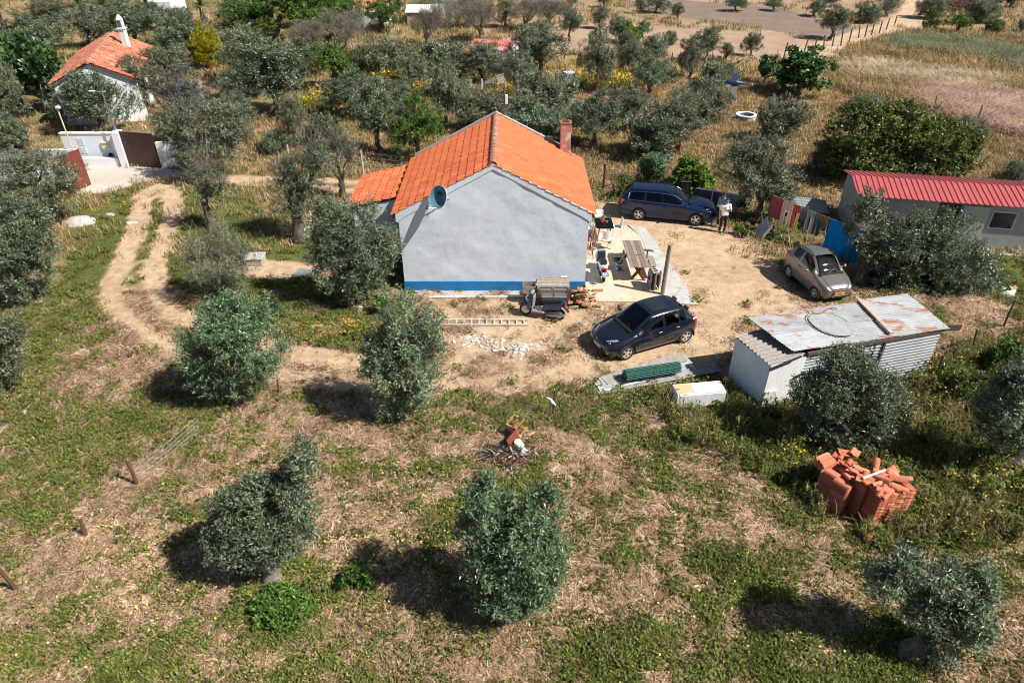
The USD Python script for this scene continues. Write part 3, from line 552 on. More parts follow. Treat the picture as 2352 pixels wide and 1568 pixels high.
# ---- white tarpaulin
b = GG(1303, 203); u, v = np.meshgrid(np.linspace(-1, 1, 22), np.linspace(-1, 1, 18), indexing='ij'); rr = np.maximum(np.abs(u), np.abs(v) * .95)
hz = 1.15 * (1 - sm(rr, .55, 1.0)) + .05 + (meshkit.fbm(np.stack([u * 2.4, v * 2.4, 0 * u], -1), 3, 4) - .5) * .75 * (1 - rr * .6)
single('tarpaulin', MB().sheet(np.stack([u * .85, v * .7, np.maximum(hz, .02)], -1)), mat('white_tarp', (.75, .76, .78), .5, var=.06), 'crumpled white tarpaulin draped over a pile beside a tall olive', 'tarpaulin', loc=(b[0], b[1], 0), smooth=30)
# ---- entrance: white walls, two brown sheet gates, lamps, blue railing
wl = thing('entrance_wall', 'white entrance wall with a recessed bay, letter box and round hole, left of the closed gate', 'wall')
part(wl, 'wall', MB().box((-24.35, 39.25, .8), (3.3, .22, 1.75)), WALLW); part(wl, 'ledge', MB().box((-24.2, 38.62, .2), (2.9, .3, .5)), WALLW)
part(wl, 'coping', MB().box((-24.35, 39.25, 1.70), (3.36, .30, .07)), WALLW); part(wl, 'pillar', MB().box((-22.40, 38.62, .95), (.42, .55, 2.1), bev=.02), WALLW)
part(wl, 'side_wall', MB().box((-22.85, 39.0, .8), (.22, .5, 1.7)), WALLW)
lb = part(wl, 'letter_box', MB().box((-23.55, 39.10, 1.02), (.48, .10, .40), bev=.02), mat('cream_box', (.62, .58, .46), .5)); part(lb, 'flap', MB().box((-23.55, 39.04, 1.12), (.34, .015, .05)), STEEL)
part(wl, 'round_hole', MB().lathe([(0, 0), (.14, 0), (.14, .02), (0, .02)], 18, (-23.45, 39.138, .42), rot(math.pi / 2)), DARK)
for k in (0, 1): part(wl, 'plaque', MB().box((-24.95 + .02, 39.13, 1.22 - k * .48), (.34, .02, .42)), mat('light_plaque', (.62, .64, .67), .6))
BROWN = mat('brown_sheet', (.055, .022, .018), .4, var=.15, scale=3, spec=.5); BROWN2 = mat('red_brown_sheet', (.17, .045, .032), .45, var=.15, scale=3)
def sheet_gate(name, label, p0, p1, h, m):
    t = thing(name, label, 'gate'); d = p1 - p0; L = np.linalg.norm(d); x = d / L; R = frame_R(x); n = int(L / .085)
    fr = MB()
    for z in (.08, h / 2, h - .03): fr.box(p0 + d / 2 + [0, 0, z], (L, .05, .05), R)
    for q in (0.0, .5, 1.0): fr.box(p0 + d * q + [0, 0, h / 2], (.05, .05, h), R)
    part(t, 'frame', fr, m)
    for k in range(n): part(t, 'slat', MB().points_hull([p0 + x * (k * L / n + a) + R[:, 1] * b_ + [0, 0, z] for a, b_ in ((0, -.03), (L / n, -.03), (L / n * .5, -.045)) for z in (.05, h)]), m)
    return t
sheet_gate('sheet_gate', 'dark brown corrugated gate, closed, between the white pillar and the right white wall', np.array([-22.18, 38.5, 0]), np.array([-20.15, 38.05, 0]), 2.02, BROWN)
sheet_gate('sheet_gate', 'reddish brown gate leaf standing open on the left behind an olive', np.array([-23.5, 33.9, 0]), np.array([-22.9, 35.5, 0]), 2.0, BROWN2)
rw_ = thing('low_white_wall', 'white wall running right from the closed brown gate behind the large olive', 'wall'); part(rw_, 'wall', MB().box((-19.2, 38.05, .75), (1.7, .2, 1.6)), WALLW); part(rw_, 'pillar', MB().box((-18.35, 37.95, .8), (.25, .3, 1.75)), WALLW)
lw_ = thing('low_white_wall', 'white wall with a blue railing, left of the open gate leaf', 'wall'); part(lw_, 'wall', MB().box((-24.2, 35.85, .9), (1.9, .25, 1.9)), WALLW); part(lw_, 'wall', MB().box((-26.6, 36.0, .35), (3.0, .22, .9)), WALLW)
BLUEM = mat('blue_metal', (.06, .17, .30), .45, var=.15)
for k in range(16): part(lw_, 'railing_bar', MB().box((-27.9 + k * .17, 35.95, 1.25), (.05, .04, .95)), BLUEM)
for z in (.85, 1.7): part(lw_, 'rail', MB().box((-26.6, 35.95, z), (2.8, .05, .05)), BLUEM)
t = thing('street_lamp', 'slim lamp post with a side arm on the white gate pillar', 'lamp post', (-22.5, 38.75, 1.95)); part(t, 'pole', MB().tube([(0, 0, 0), (-.05, 0, 2.15)], .035, 7), STEEL); part(t, 'arm', MB().tube([(-.05, 0, 2.15), (-.5, -.02, 2.2)], .022, 6), STEEL); part(t, 'lamp_head', MB().box((-.58, -.02, 2.2), (.34, .13, .05), bev=.02), WHITEP); part(t, 'clamp', MB().lathe([(0, 0), (.09, 0), (.07, .18), (0, .18)], 8, (0, 0, .1)), BLUEM)
t = thing('street_lamp', 'slim cream pole with a white globe cap beside the open gate leaf', 'lamp post', (-23.35, 35.75, 1.7)); part(t, 'pole', MB().tube([(0, 0, 0), (-.03, 0, 2.3)], .035, 7), mat('cream_pole', (.62, .52, .40), .6)); part(t, 'lamp_head', MB().hull([(-.03, 0, 2.36, .09), (.1, -.03, 2.38, .08)]), WHITEP)
t = thing('utility_pole', 'pale pole cut by the left edge beside the blue railing', 'pole', tuple(GG(12, 408))); part(t, 'pole', MB().tube([(0, 0, -.1), (-.1, 0, 2.6)], .06, 8), WHITEP)
# ---- red corrugated roof shed, right
A0, A1 = np.array([15.6, 28.9, 0]), np.array([25.2, 26.95, 0]); dx = unit(A1 - A0); dy = np.array([-dx[1], dx[0], 0]); LA = np.linalg.norm(A1 - A0); DP = 2.9
rs_ = thing('red_roof_shed', 'long low grey shed with a red ribbed metal roof at the right edge', 'shed'); keep([A0, A1, A0 + dy * DP, A1 + dy * DP], .05)
def wallbox(a, b, z0, z1, th=.16): return MB().box((a + b) / 2 * [1, 1, 0] + dy * th / 2 + [0, 0, (z0 + z1) / 2], (np.linalg.norm(b - a), th, z1 - z0), frame_R(dx))
D0, D1, W0, W1 = 3.3, 4.25, 5.55, 6.45          # door and window openings along the front
q = lambda s: A0 + dx * s
for a, b_, z0, z1 in ((0, D0, -.1, 2.12), (D0, D1, 2.0, 2.12), (D1, W0, -.1, 2.12), (W0, W1, -.1, 1.05), (W0, W1, 1.75, 2.12), (W1, LA, -.1, 2.12)): part(rs_, 'wall', wallbox(q(a), q(b_), z0, z1), CEMENT)
part(rs_, 'end_wall', MB().points_hull([A0 + dy * y + dx * x + [0, 0, z] for x in (0, .16) for y, z in ((.161, -.1), (.161, 2.12), (DP / 2, 2.42), (DP, 2.12), (DP, -.1))]), CEMENT)
part(rs_, 'back_wall', wallbox(q(.17) + dy * (DP - .17), q(LA) + dy * (DP - .17), -.1, 2.1), CEMENT)
part(rs_, 'floor', MB().box((q(LA / 2) + dy * DP / 2) * [1, 1, 0] + [0, 0, .02], (LA - .4, DP - .4, .04), frame_R(dx)), DARK)
part(rs_, 'roof', ribbed(q(LA + .1) + dy * DP / 2 + [0, 0, 2.46], -dx * (LA + .3), -dy * (DP / 2 + .22) - [0, 0, .34], .035, .24), REDSHEET)
part(rs_, 'roof', ribbed(q(-.2) + dy * DP / 2 + [0, 0, 2.46], dx * (LA + .3), dy * (DP / 2 + .22) - [0, 0, .34], .035, .24), REDSHEET)
wn = part(rs_, 'window', wallbox(q(W0 - .06) - dy * .02, q(W1 + .06) - dy * .02, .99, 1.05, .1).add(wallbox(q(W0 - .06) - dy * .02, q(W1 + .06) - dy * .02, 1.75, 1.81, .1).mesh()).add(wallbox(q(W0 - .06) - dy * .02, q(W0) - dy * .02, 1.05, 1.75, .1).mesh()).add(wallbox(q(W1) - dy * .02, q(W1 + .06) - dy * .02, 1.05, 1.75, .1).mesh()), mat('pale_frame', (.52, .53, .55), .7))
dr = part(rs_, 'door', MB().box(q(D1 + .56) - dy * .05 + [0, 0, 1.0], (1.05, .05, 1.95), frame_R(dx)), mat('green_grey_door', (.38, .43, .40), .6, var=.08)); part(dr, 'handle', MB().tube([q(D1 + .98) - dy * .09 + [0, 0, 1.0], q(D1 + .98) - dy * .09 + [0, 0, 1.15]], .015, 6), STEEL)
part(rs_, 'pavement', MB().box((q(6.2) - dy * .32) * [1, 1, 0] + [0, 0, -.02], (7.2, .55, .12), frame_R(dx)), mat('pale_concrete', (.52, .49, .45)))
# ---- corrugated metal shed with white annexe
FLp, FRp, BRp, BLp = np.array([8.55, 17.02, 1.84]), np.array([14.0, 18.3, 1.84]), np.array([13.55, 20.1, 2.12]), np.array([7.55, 18.5, 2.12])
ms = thing('metal_shed', 'corrugated metal shed with rust streaked zinc roof and white annexe, lower right', 'shed'); keep([(7.2, 18.2), (7.8, 16.5), (9.05, 17.0), (14.0, 18.3), (13.5, 20.0)], .05)
gv0, gv1 = np.array([9.05, 17.08, 0]), np.array([13.85, 18.42, 0]); gx_ = unit(gv1 - gv0); gy_ = np.array([-gx_[1], gx_[0], 0]); GLn = np.linalg.norm(gv1 - gv0)
nS = 3
for k in range(nS):
    a, b_ = k / nS, (k + 1) / nS + (.02 if k < 2 else 0); P0 = FLp + (FRp - FLp) * a; P1 = FLp + (FRp - FLp) * min(b_, 1); Q0 = BLp + (BRp - BLp) * a
    for j in range(2):   # two courses, the upper laid over the lower
        e0 = P0 + (Q0 - P0) * (0 if j == 0 else .47) + [0, 0, .02 * j + .008 * k]; eu = (Q0 - P0) * .53; ev = (P1 - P0)
        part(ms, 'roof_sheet', corr(e0 + ev, eu, -ev, .014, .095, sag=.012, seed=k * 3 + j, nv=5), ZINC)
part(ms, 'roof_batten', MB().box(FLp * .32 + FRp * .68 + (BLp - FLp) * .55 + [0, 0, .10], (1.75, .14, .045), frame_R(unit(BRp - FRp))), mat('pale_board', (.42, .34, .28), .9, var=.3))
part(ms, 'loose_sheet', thick(np.stack([np.stack([FLp * .62 + FRp * .38 + (BLp - FLp) * (.50 + .34 * r * math.sin(a)) + (FRp - FLp) * .10 * r * math.cos(a) + [0, 0, .075] for a in np.linspace(0, 6.283, 17)]) for r in (.02, 1.0)]), .01), mat('flat_zinc', (.30, .32, .34), .6))
loop = np.array([FLp * .62 + FRp * .38 + (BLp - FLp) * (.50 + .36 * math.sin(a)) + (FRp - FLp) * .105 * math.cos(a) + [0, 0, .09 + .02 * math.sin(3 * a)] for a in np.linspace(0, 5.6, 26)])
single('hose', MB().tube(loop, .016, 6), mat('yellow_hose', (.42, .38, .20), .6), 'yellowish hose looped on the zinc shed roof', 'hose')
wr = np.array([FLp * .55 + FRp * .45 + (BLp - FLp) * (.86 + .06 * math.sin(a * 2)) + (FRp - FLp) * .08 * math.cos(a) + [0, 0, .09] for a in np.linspace(0, 3.6, 16)])
single('bent_rod', MB().tube(wr, .014, 5), RUST, 'bent rusty rod lying at the back of the zinc shed roof', 'rod')
for k in range(2):
    a, b_ = gv0 + gx_ * (k * GLn / 2), gv0 + gx_ * ((k + 1) * GLn / 2 - .03); z0 = -.1
    part(ms, 'wall_sheet', corr(a + [0, 0, 1.78] - gy_ * (.03 * k), [0, 0, -1.88], b_ - a, .018, .115, seed=k), ZINCD)
part(ms, 'side_sheet', corr(gv1 + [0, 0, 1.9], [0, 0, -2.0], gy_ * 1.6, .018, .115), ZINCD); part(ms, 'back_sheet', corr(gv1 + gy_ * 1.6 + [0, 0, 2.0], [0, 0, -2.1], -gx_ * GLn, .018, .115), ZINCD)
part(ms, 'beam', MB().box(gv0 + gx_ * GLn / 2 - gy_ * .05 + [0, 0, 1.76], (GLn + .1, .08, .10), frame_R(gx_)), WOODD)
part(ms, 'beam', MB().box(gv1 + gx_ * .35 + gy_ * .15 + [0, 0, 1.66], (.95, .06, .2), frame_R(unit(gx_ + np.array([0, -.25, 0])))), WOODD)
part(ms, 'post', MB().box(gv0 + gx_ * GLn * .56 - gy_ * .06 + [0, 0, .85], (.07, .05, 1.8), frame_R(gx_)), WOODD)
N0, N1, N2 = np.array([7.15, 18.1, 0]), np.array([7.8, 16.6, 0]), np.array([9.02, 17.02, 0])
def wseg(a, b, z0, za, zb, th): 
    d = unit(b - a); n = np.array([-d[1], d[0], 0]) * th; return MB().points_hull([a + [0, 0, z0], a + n + [0, 0, z0], b + [0, 0, z0], b + n + [0, 0, z0], a + [0, 0, za], a + n + [0, 0, za], b + [0, 0, zb], b + n + [0, 0, zb]])
part(ms, 'annexe_wall', wseg(N0, N1, -.1, 1.62, 1.62, .18), WHITEB); part(ms, 'annexe_wall', wseg(N1, N2, -.1, 1.62, 1.66, .16), WHITEB)
part(ms, 'annexe_buttress', wseg(N1 + [.02, -.02, 0], N1 + unit(N2 - N1) * .42 + [.0, -.10, 0], -.1, .62, .62, .12), WHITEB)
part(ms, 'annexe_roof', corr(N1 + [-.05, -.02, 1.66], N0 - N1 + [0, 0, .06], unit(N2 - N1) * 1.35 + np.array([0, 0, .03]), .028, .17, nv=4), FIBRO)
part(ms, 'gutter_pole', MB().tube([N1 + [-.10, -.16, 1.60], N1 + unit(N2 - N1) * .95 + [.0, -.16, 1.86]], .035, 8), BLACK); part(ms, 'drain_stub', MB().tube([N2 + [-.22, -.14, 1.0], N2 + [.08, -.02, 1.08]], .04, 7), BLACK)
# ---- corrugated panels behind the parked estate car and by the clothes line
t = thing('corrugated_fence', 'dark corrugated sheet fence behind the two people', 'fence'); p0, p1 = G(1592, 474), G(1705, 492); n_ = 4
for k in range(n_): a = p0 + (p1 - p0) * k / n_; part(t, 'sheet', corr(a + [0, 0, .95], [0, 0, -1.0], (p1 - p0) * (1 / n_ + .01), .02, .13, seed=k), [mat('dark_zinc', (.10, .11, .12), .5, .4), ZINCD][k >= 2])
part(t, 'frame', MB().box((p0 + p1) / 2 + [0, 0, .97], (np.linalg.norm(p1 - p0), .05, .05), frame_R(unit(p1 - p0))).box(p0 * .66 + p1 * .34 + [0, -.05, .5], (.05, .04, 1.0)), WHITEP)
t = thing('corrugated_lean_to', 'low lean-to of corrugated sheets behind the hanging washing', 'shed'); p0, p1 = G(1812, 505), G(1900, 516)
for k in range(3): a = p0 + (p1 - p0) * k / 3; part(t, 'sheet', corr(a + [0, 0, .55], [.0, .9, .35], (p1 - p0) * .345, .03, .19, seed=k), ZINCD)
part(t, 'side_board', MB().box((p0 + p1) / 2 + [0, .1, .27], (np.linalg.norm(p1 - p0), .05, .5), frame_R(unit(p1 - p0))), WOODD); part(t, 'trestle', MB().box(p1 + [0, .45, .35], (.06, 1.0, .7)), WOODD)
# ---- fences
def wire_fence(name, label, pts, hts, r=.05, m=POSTW, wires=(.3, .6, .9), lean=.06, seed=0, square=False, mesh_wire=None):
    rr = np.random.RandomState(seed); t = thing(name, label, 'fence'); tops = []
    for (x, y), h in zip(pts, hts):
        b = GG(x, y); tp = b + np.array([rr.normal(0, lean) * h, rr.normal(0, lean) * h, h]); tops.append((b, tp))
        part(t, 'post', MB().tube([b - [0, 0, .1], (b + tp) / 2 + rr.normal(0, .008, 3), tp], [r, r * .95, r * .85], 4 if square else 7, wob=.06, seed=rr.randint(999)), m)
    for w in wires:
        for (b0, t0), (b1, t1) in zip(tops[:-1], tops[1:]):
            a, c = b0 + (t0 - b0) * w, b1 + (t1 - b1) * w; part(t, 'wire', MB().tube([a, (a + c) / 2 - [0, 0, .03], c], .004, 3), WIRE)
    return t
wire_fence('wire_fence', 'line of thin posts climbing along the meadow edge to the far path', [(1798, 138), (1824, 127), (1846, 121), (1870, 113), (1892, 108), (1912, 106), (1931, 105), (1950, 98), (1972, 88), (1986, 87), (2001, 82), (2019, 77), (2035, 69), (2054, 59)], [1.5, 1.0, 1.2, 1.1, 1.1, 1.2, 1.6, 1.4, 1.2, 1.2, 1.1, 1.2, 1.2, 1.0], r=.07, m=WOODD)
wire_fence('wire_fence', 'row of widely spaced posts along the near side of the fenced meadow', [(1967, 224), (2051, 240), (2143, 263), (2243, 288), (2346, 311), (2460, 338)], [1.25, 1.15, 1.2, 1.3, 1.3, 1.3], r=.065, m=POSTW, seed=1)
wire_fence('wire_fence', 'dark fence posts below the pale ploughed soil, left of the fig tree', [(1417, 152), (1468, 156), (1542, 165), (1615, 160), (1660, 150)], [1.1, 1.0, 1.5, 1.1, 1.0], r=.06, m=WOODD, seed=2)
wire_fence('wire_fence', 'tall concrete posts with sheep wire along the upper track', [(669, 398), (836, 405), (985, 418)], [1.65, 1.5, 1.4], r=.055, m=mat('pale_post', (.40, .37, .33), .95, var=.3), square=True, wires=(.12, .24, .36, .48, .6, .75, .92), lean=.02, seed=3)
wire_fence('wire_fence', 'leaning brown stakes at the right edge above the weeds', [(2305, 751), (2236, 810), (2150, 862)], [1.15, .95, .8], r=.04, m=WOODD, seed=4, lean=.1, wires=(.9,))
wire_fence('wire_fence', 'brown stakes with sagging wire in the left foreground', [(315, 1115), (198, 1235), (42, 1357), (-120, 1470)], [.9, .62, 1.0, 1.0], r=.048, m=mat('rusty_stake', (.11, .055, .03), .9, var=.4, scale=12), wires=(.3, .6, .85), seed=5, lean=.05)
for k, (x, y, h, lab) in enumerate(((1270, 955, .98, 'dark stake with a white rag tied to it beyond the burnt heap'), (968, 925, .45, 'short stake behind the ragged olive'), (642, 905, .6, 'grey stake right of the rounded olive by the track'), (1533, 950, .86, 'leaning dark stake beside the discarded white fridge'))):
    b = GG(x, y); t = thing('fence_stake', lab, 'stake', b); part(t, 'stake', MB().tube([(0, 0, -.1), (.01, 0, h / 2), (.03 if k < 3 else .10, .02, h)], .032, 6, wob=.1, seed=k), WOODD)
    if k == 0: part(t, 'rag', MB().hull([(-.02, -.04, .55, .05), (-.10, -.02, .68, .03)]).hull([(-.1, -.02, .68, .03), (-.2, 0, .72, .02)]).hull([(.02, -.04, .52, .03), (.06, -.03, .45, .02)]), WHITEP)
t = thing('wire_netting', 'loose sheep netting sagging in the shadow below the rounded olive', 'netting'); p0, p1 = GG(322, 1112), GG(462, 1000)
for k in range(9): a = p0 + (p1 - p0) * (k / 8); part(t, 'upright_wire', MB().tube([a, a + [0, 0, .62 + .1 * math.sin(k)]], .005, 3), WIRE)
for z in (.04, .14, .25, .38, .5, .64): part(t, 'long_wire', MB().tube([p0 + [0, 0, z], (p0 + p1) / 2 + [0, 0, z - .05], p1 + [0, 0, z + .06]], .005, 3), WIRE)
t = thing('wooden_gate', 'rough wooden field gate behind the blue estate car', 'gate'); a, b_ = G(1386, 437), G(1463, 432)
part(t, 'post', MB().tube([a - [0, 0, .1], a + [0, 0, 1.45]], .07, 8), WOODD); part(t, 'post', MB().tube([b_ - [0, 0, .1], b_ + [.02, 0, 1.1]], .05, 8), WOODD)
for z0, z1 in ((.85, .9), (.2, .85), (.3, .35)): part(t, 'rail', MB().tube([a + [0, -.05, z0], b_ + [0, -.05, z1]], .028, 6), WOODD)
t = thing('goal_frame', 'pale rail frame beside the fence, left of the young fig', 'frame'); a, b_ = G(1668, 172), G(1712, 158)
for q0, q1 in ((a + [0, 0, .1], b_ + [0, 0, .9]), (a + [0, 0, .9], b_ + [0, 0, 1.0]), (b_, b_ + [0, 0, 1.0]), (a, a + [0, 0, .9]), (b_ + [0, 0, .4], b_ + [2.0, .6, .8])): part(t, 'rail', MB().tube([q0, q1], .04, 5), WOODG)
# ---- well ring
b = GG(1712, 276); t = thing('well_ring', 'low round well ring with a white rim and blue side on the dry slope', 'well', b)
part(t, 'ring_wall', MB().lathe([(.62, -.05), (.66, 0), (.66, .36), (.54, .36), (.54, 0.05), (.62, -.05)], 28), mat('blue_white', (.16, .26, .40), .9, var=.3, scale=3, col2=(.6, .6, .6), c2=(.5, .6))); part(t, 'rim', MB().lathe([(.52, .36), (.70, .36), (.70, .42), (.52, .42), (.52, .36)], 28), WALLW); part(t, 'cover', MB().lathe([(0, .2), (.54, .2), (.54, .22), (0, .22)], 20), DARK)
# ---- aerial and dish
t = thing('tv_aerial', 'television aerial with grid reflector on a thin mast behind the ridge', 'aerial', (-.33, YB + .12, 4.3)); part(t, 'mast', MB().tube([(0, 0, 0), (0, 0, 2.4)], .028, 7), mat('mast_green', (.12, .16, .17), .5, .4))
boom = part(t, 'boom', MB().tube([(.05, 0, 2.28), (-.95, -.1, 2.22)], .014, 5), STEEL)
for k in range(9): part(t, 'element', MB().tube([(-.3 - k * .075, -.03, 2.36 - .004 * k), (-.3 - k * .075, -.03, 2.12 - .004 * k)], .008, 4), STEEL)
part(t, 'director', MB().box((-.95, -.1, 2.2), (.04, .03, .42)), WHITEP)
gr = MB()
for k in range(4): gr.box((-.28 + k * .09, -.05, 2.40), (.018, .018, .44), rot(0, -.5, 0)); 
for k in range(4): gr.box((-.15, -.05, 2.26 + k * .1), (.30, .018, .018), rot(0, -.5, 0))
part(t, 'grid_reflector', gr, WHITEP); part(t, 'grid_reflector', MB().box((-.18, -.03, 2.02), (.02, .02, .36), rot(0, .6, 0)).box((-.12, -.03, 2.02), (.02, .02, .36), rot(0, .6, 0)).box((-.15, -.03, 1.95), (.14, .02, .02)), STEEL); part(t, 'amplifier', MB().box((.08, -.05, 1.55), (.11, .08, .42), bev=.02), WHITEP)
ctr = V(1006, 453, YF - .42); nrm = unit([-.52, -.78, .42]); t = thing('satellite_dish', 'blue satellite dish on the upper left of the white gable wall', 'satellite dish', ctr)
R = frame_R(unit(np.cross([0, 0, 1.0], nrm)), nrm); R = np.stack([R[:, 0], np.cross(nrm, R[:, 0]), nrm], 1)
prof = [(r, .16 * (r / .38) ** 2 - .16) for r in np.linspace(0.0, .38, 9)] + [(.395, .0), (.395, -.02), (.38, -.03), (.2, -.145), (0.0, -.19)]
DB = mat('dish_blue', (.07, .17, .24), .55, var=.06)
def ell(v): v = v.copy(); v[:, 1] *= 1.12; return v
m_ = trimesh.creation.revolve(np.array(prof[:9]), sections=32); part(t, 'dish', MB().add(ell(np.asarray(m_.vertices)) @ R.T, m_.faces), DB, smooth=40)
m_ = trimesh.creation.revolve(np.array(prof[8:]), sections=32); part(t, 'rim', MB().add(ell(np.asarray(m_.vertices)) @ R.T, m_.faces), WHITEP)
def glyph(polys):
    mm = MB()
    for p_ in polys: mm.prism(p_, 0, .012)
    return mm
s_ = .052; bar = lambda x, y, w, h: [(x, y), (x + w, y), (x + w, y + h), (x, y + h)]
letters = [bar(0, 0, .3, 2), bar(.45, 0, .3, 1.85), bar(.9, 0, .3, 1.85), bar(0.2, 1.7, 1.0, .3), bar(1.5, 0, .95, .35), bar(1.5, .83, .85, .35), bar(1.5, 1.65, .95, .35)]
mm = glyph([[(x * s_, y * s_) for x, y in q_] for q_ in letters]); mm.prism(shapely.Point(3.45 * s_, 1.0 * s_).buffer(1.0 * s_).difference(shapely.Point(3.45 * s_, 1.0 * s_).buffer(.66 * s_)), 0, .012)
part(t, 'lettering', mm.xf(R, R @ np.array([-.13, .09, -.105])), BLACK)
lnb = R @ np.array([-.12, -.46, .36]); part(t, 'lnb_arm', MB().tube([R @ np.array([0, -.40, -.03]), lnb], .014, 6), WHITEP); part(t, 'lnb', MB().hull([(*lnb, .05), (*(lnb + R @ np.array([0, .07, -.06])), .035)]), BLACK)
part(t, 'wall_bracket', MB().tube([R @ np.array([0, 0, -.2]), (R @ np.array([0, -.05, -.3])), (.40, .45, -.25), (.42, .62, .05)], .022, 7), STEEL); part(t, 'cable', MB().tube([lnb, lnb + [-.02, .1, -.35], lnb + [.0, .40, -.55], (-.45, .41, -.9)], .007, 4), BLACK)
# ================================================================= TREES AND SHRUBS
OLIVE = leafmat('olive_leaf', [(.026, .050, .022), (.074, .118, .056), (.150, .200, .112), (.34, .39, .28)], .22, .36, .6, .5, 1.8)
OLIVE_G = leafmat('olive_leaf_grey', [(.046, .060, .030), (.105, .126, .068), (.195, .216, .138), (.38, .39, .29)], .22, .42, .5, .5, 1.8)
OLIVE_Y = leafmat('olive_leaf_young', [(.024, .056, .022), (.064, .128, .055), (.130, .212, .106), (.30, .38, .24)], .24, .36, .6, .5, 1.8)
GREEN = leafmat('bright_leaf', [(.025, .058, .010), (.06, .13, .020), (.11, .20, .035), (.18, .28, .06)], .3, .4, .5, .3)
LIME = leafmat('lime_leaf', [(.05, .10, .012), (.12, .20, .025), (.20, .30, .045), (.30, .40, .08)], .35, .45, .4, .3)
CAROB = leafmat('carob_leaf', [(.030, .055, .012), (.075, .115, .02), (.14, .185, .035), (.23, .26, .07)], .25, .4, .5, .35, .7)
FIG = leafmat('fig_leaf', [(.016, .045, .012), (.035, .09, .025), (.06, .14, .04), (.12, .22, .08)], .3, .35, .5, .25)
YELLOW = leafmat('golden_leaf', [(.08, .09, .008), (.25, .25, .012), (.42, .38, .02), (.55, .50, .05)], .2, .6, .3, .2)
LILAC = leafmat('lilac_leaf', [(.05, .06, .035), (.11, .12, .07), (.17, .17, .16), (.17, .13, .34)], .2, .5, .3, .3)
GREYTWIG = leafmat('grey_twig', [(.075, .062, .05), (.14, .12, .10), (.22, .195, .17), (.30, .27, .24)], .0, .9, .1, .2)
PALM = leafmat('palm_leaf', [(.03, .055, .012), (.08, .12, .025), (.16, .20, .05), (.34, .33, .14)], .2, .4, .5, .2)
BARK = mat('olive_bark', (.115, .095, .078), .95, var=.5, scale=9, bump=.8, bscale=22, stretch=(1, 1, .35), spec=.15)
BARKL = mat('pale_bark', (.20, .175, .15), .95, var=.4, scale=9, bump=.8, bscale=22, stretch=(1, 1, .35), spec=.15)

def leaves(rs, pos, dirn, n_each, L, W, slen, droop=0.0, fold=.25, spread=.75):
    """Small folded leaves set along short shoots. pos, dirn: (k, 3)."""
    k = len(pos); t = rs.rand(k, n_each) ** .8
    d = unit(dirn)[:, None, :]; P = pos[:, None, :] + d * (t * slen)[..., None]
    P = P + rs.normal(0, slen * .08, P.shape); P[..., 2] -= droop * t * t * slen
    q = unit(rs.normal(0, 1, P.shape)); ld = unit(d * (1 - spread) + q * spread + np.array([0, 0, .12]))
    up = unit(rs.normal(0, .42, P.shape) + np.array([0, 0, .55]) + d * .75); side = unit(np.cross(ld, up)); nr = np.cross(side, ld)
    l = (L * (.6 + .7 * rs.rand(k, n_each)))[..., None]; w = (W * (.6 + .7 * rs.rand(k, n_each)))[..., None]
    a = P; b = P + ld * l * .5 + side * w * .5 + nr * w * fold; c = P + ld * l; e = P + ld * l * .5 - side * w * .5 + nr * w * fold
    v = np.stack([a, b, c, e], 2).reshape(-1, 3); n = k * n_each; i = np.arange(n)[:, None] * 4
    return v, np.concatenate([i + [0, 1, 2], i + [0, 2, 3]], 1).reshape(-1, 3)
def shoots(rs, lobes, n, shell=.5, gapf=1.6, gap=.36, upb=.45, seed=0):
    lo = np.asarray(lobes, float); wgt = (lo[:, 3] * lo[:, 4] * lo[:, 5]) ** .72; N = int(n * 1.9)
    i = rs.choice(len(lo), N, p=wgt / wgt.sum()); d = unit(rs.normal(0, 1, (N, 3))); r = shell + (1 - shell) * rs.rand(N) ** .7
    r = r * (.66 + .75 * meshkit.noise(d * 2.6 + i[:, None] * 7.1, seed))
    k = max(N // 11, 1); j = rs.randint(0, k, N)            # shoots grow in tufts, with dark gaps between the tufts
    i, r = i[j], r[j]; d = unit(d[j] + rs.normal(0, .16, (N, 3)))
    P = lo[i, :3] + d * lo[i, 3:6] * r[:, None]
    keep = meshkit.fbm(P * gapf, 2, seed + 3) > gap
    P, d, i = P[keep][:n], d[keep][:n], i[keep][:n]
    P[:, 2] = np.maximum(P[:, 2], .12)
    return P, unit(d * .8 + np.array([0, 0, upb]) + rs.normal(0, .35, d.shape))
def trunk_mesh(rs, base, tops, r0, h_fork, gnarl=.18, lean=(0, 0), sides=9):
    m = MB(); base = np.asarray(base, float); fork = base + np.array([lean[0], lean[1], h_fork])
    k = 6; t = np.linspace(0, 1, k)[:, None]; p = base + (fork - base) * t; p[1:-1] += rs.normal(0, r0 * .25, (k - 2, 3)) * [1, 1, .2]
    rr = r0 * np.array([1.75, 1.2, 1.0, .95, .92, .85]); p[0, 2] -= .08
    m.tube(p, rr, sides, wob=gnarl, seed=rs.randint(1e6))
    for T in tops:
        T = np.asarray(T, float); q = np.linspace(0, 1, 6)[:, None]; c = fork + (T - fork) * q; c[:, 2] += np.sin(q[:, 0] * math.pi) * .08; c[1:-1] += rs.normal(0, .05, (4, 3))
        c[0] -= np.array([0, 0, r0 * .4]); m.tube(c, np.linspace(r0 * .62, r0 * .12, 6), 6, wob=.12, seed=rs.randint(1e6))
        for _ in range(4):
            s = c[rs.randint(2, 5)]; e = s + (unit(T - fork) * .4 + rs.normal(0, .4, 3) + [0, 0, .1]) * np.linalg.norm(T - fork) * .32
            m.tube([s, (s + e) / 2 + rs.normal(0, .03, 3), e], [r0 * .2, r0 * .12, r0 * .04], 4)
    return m
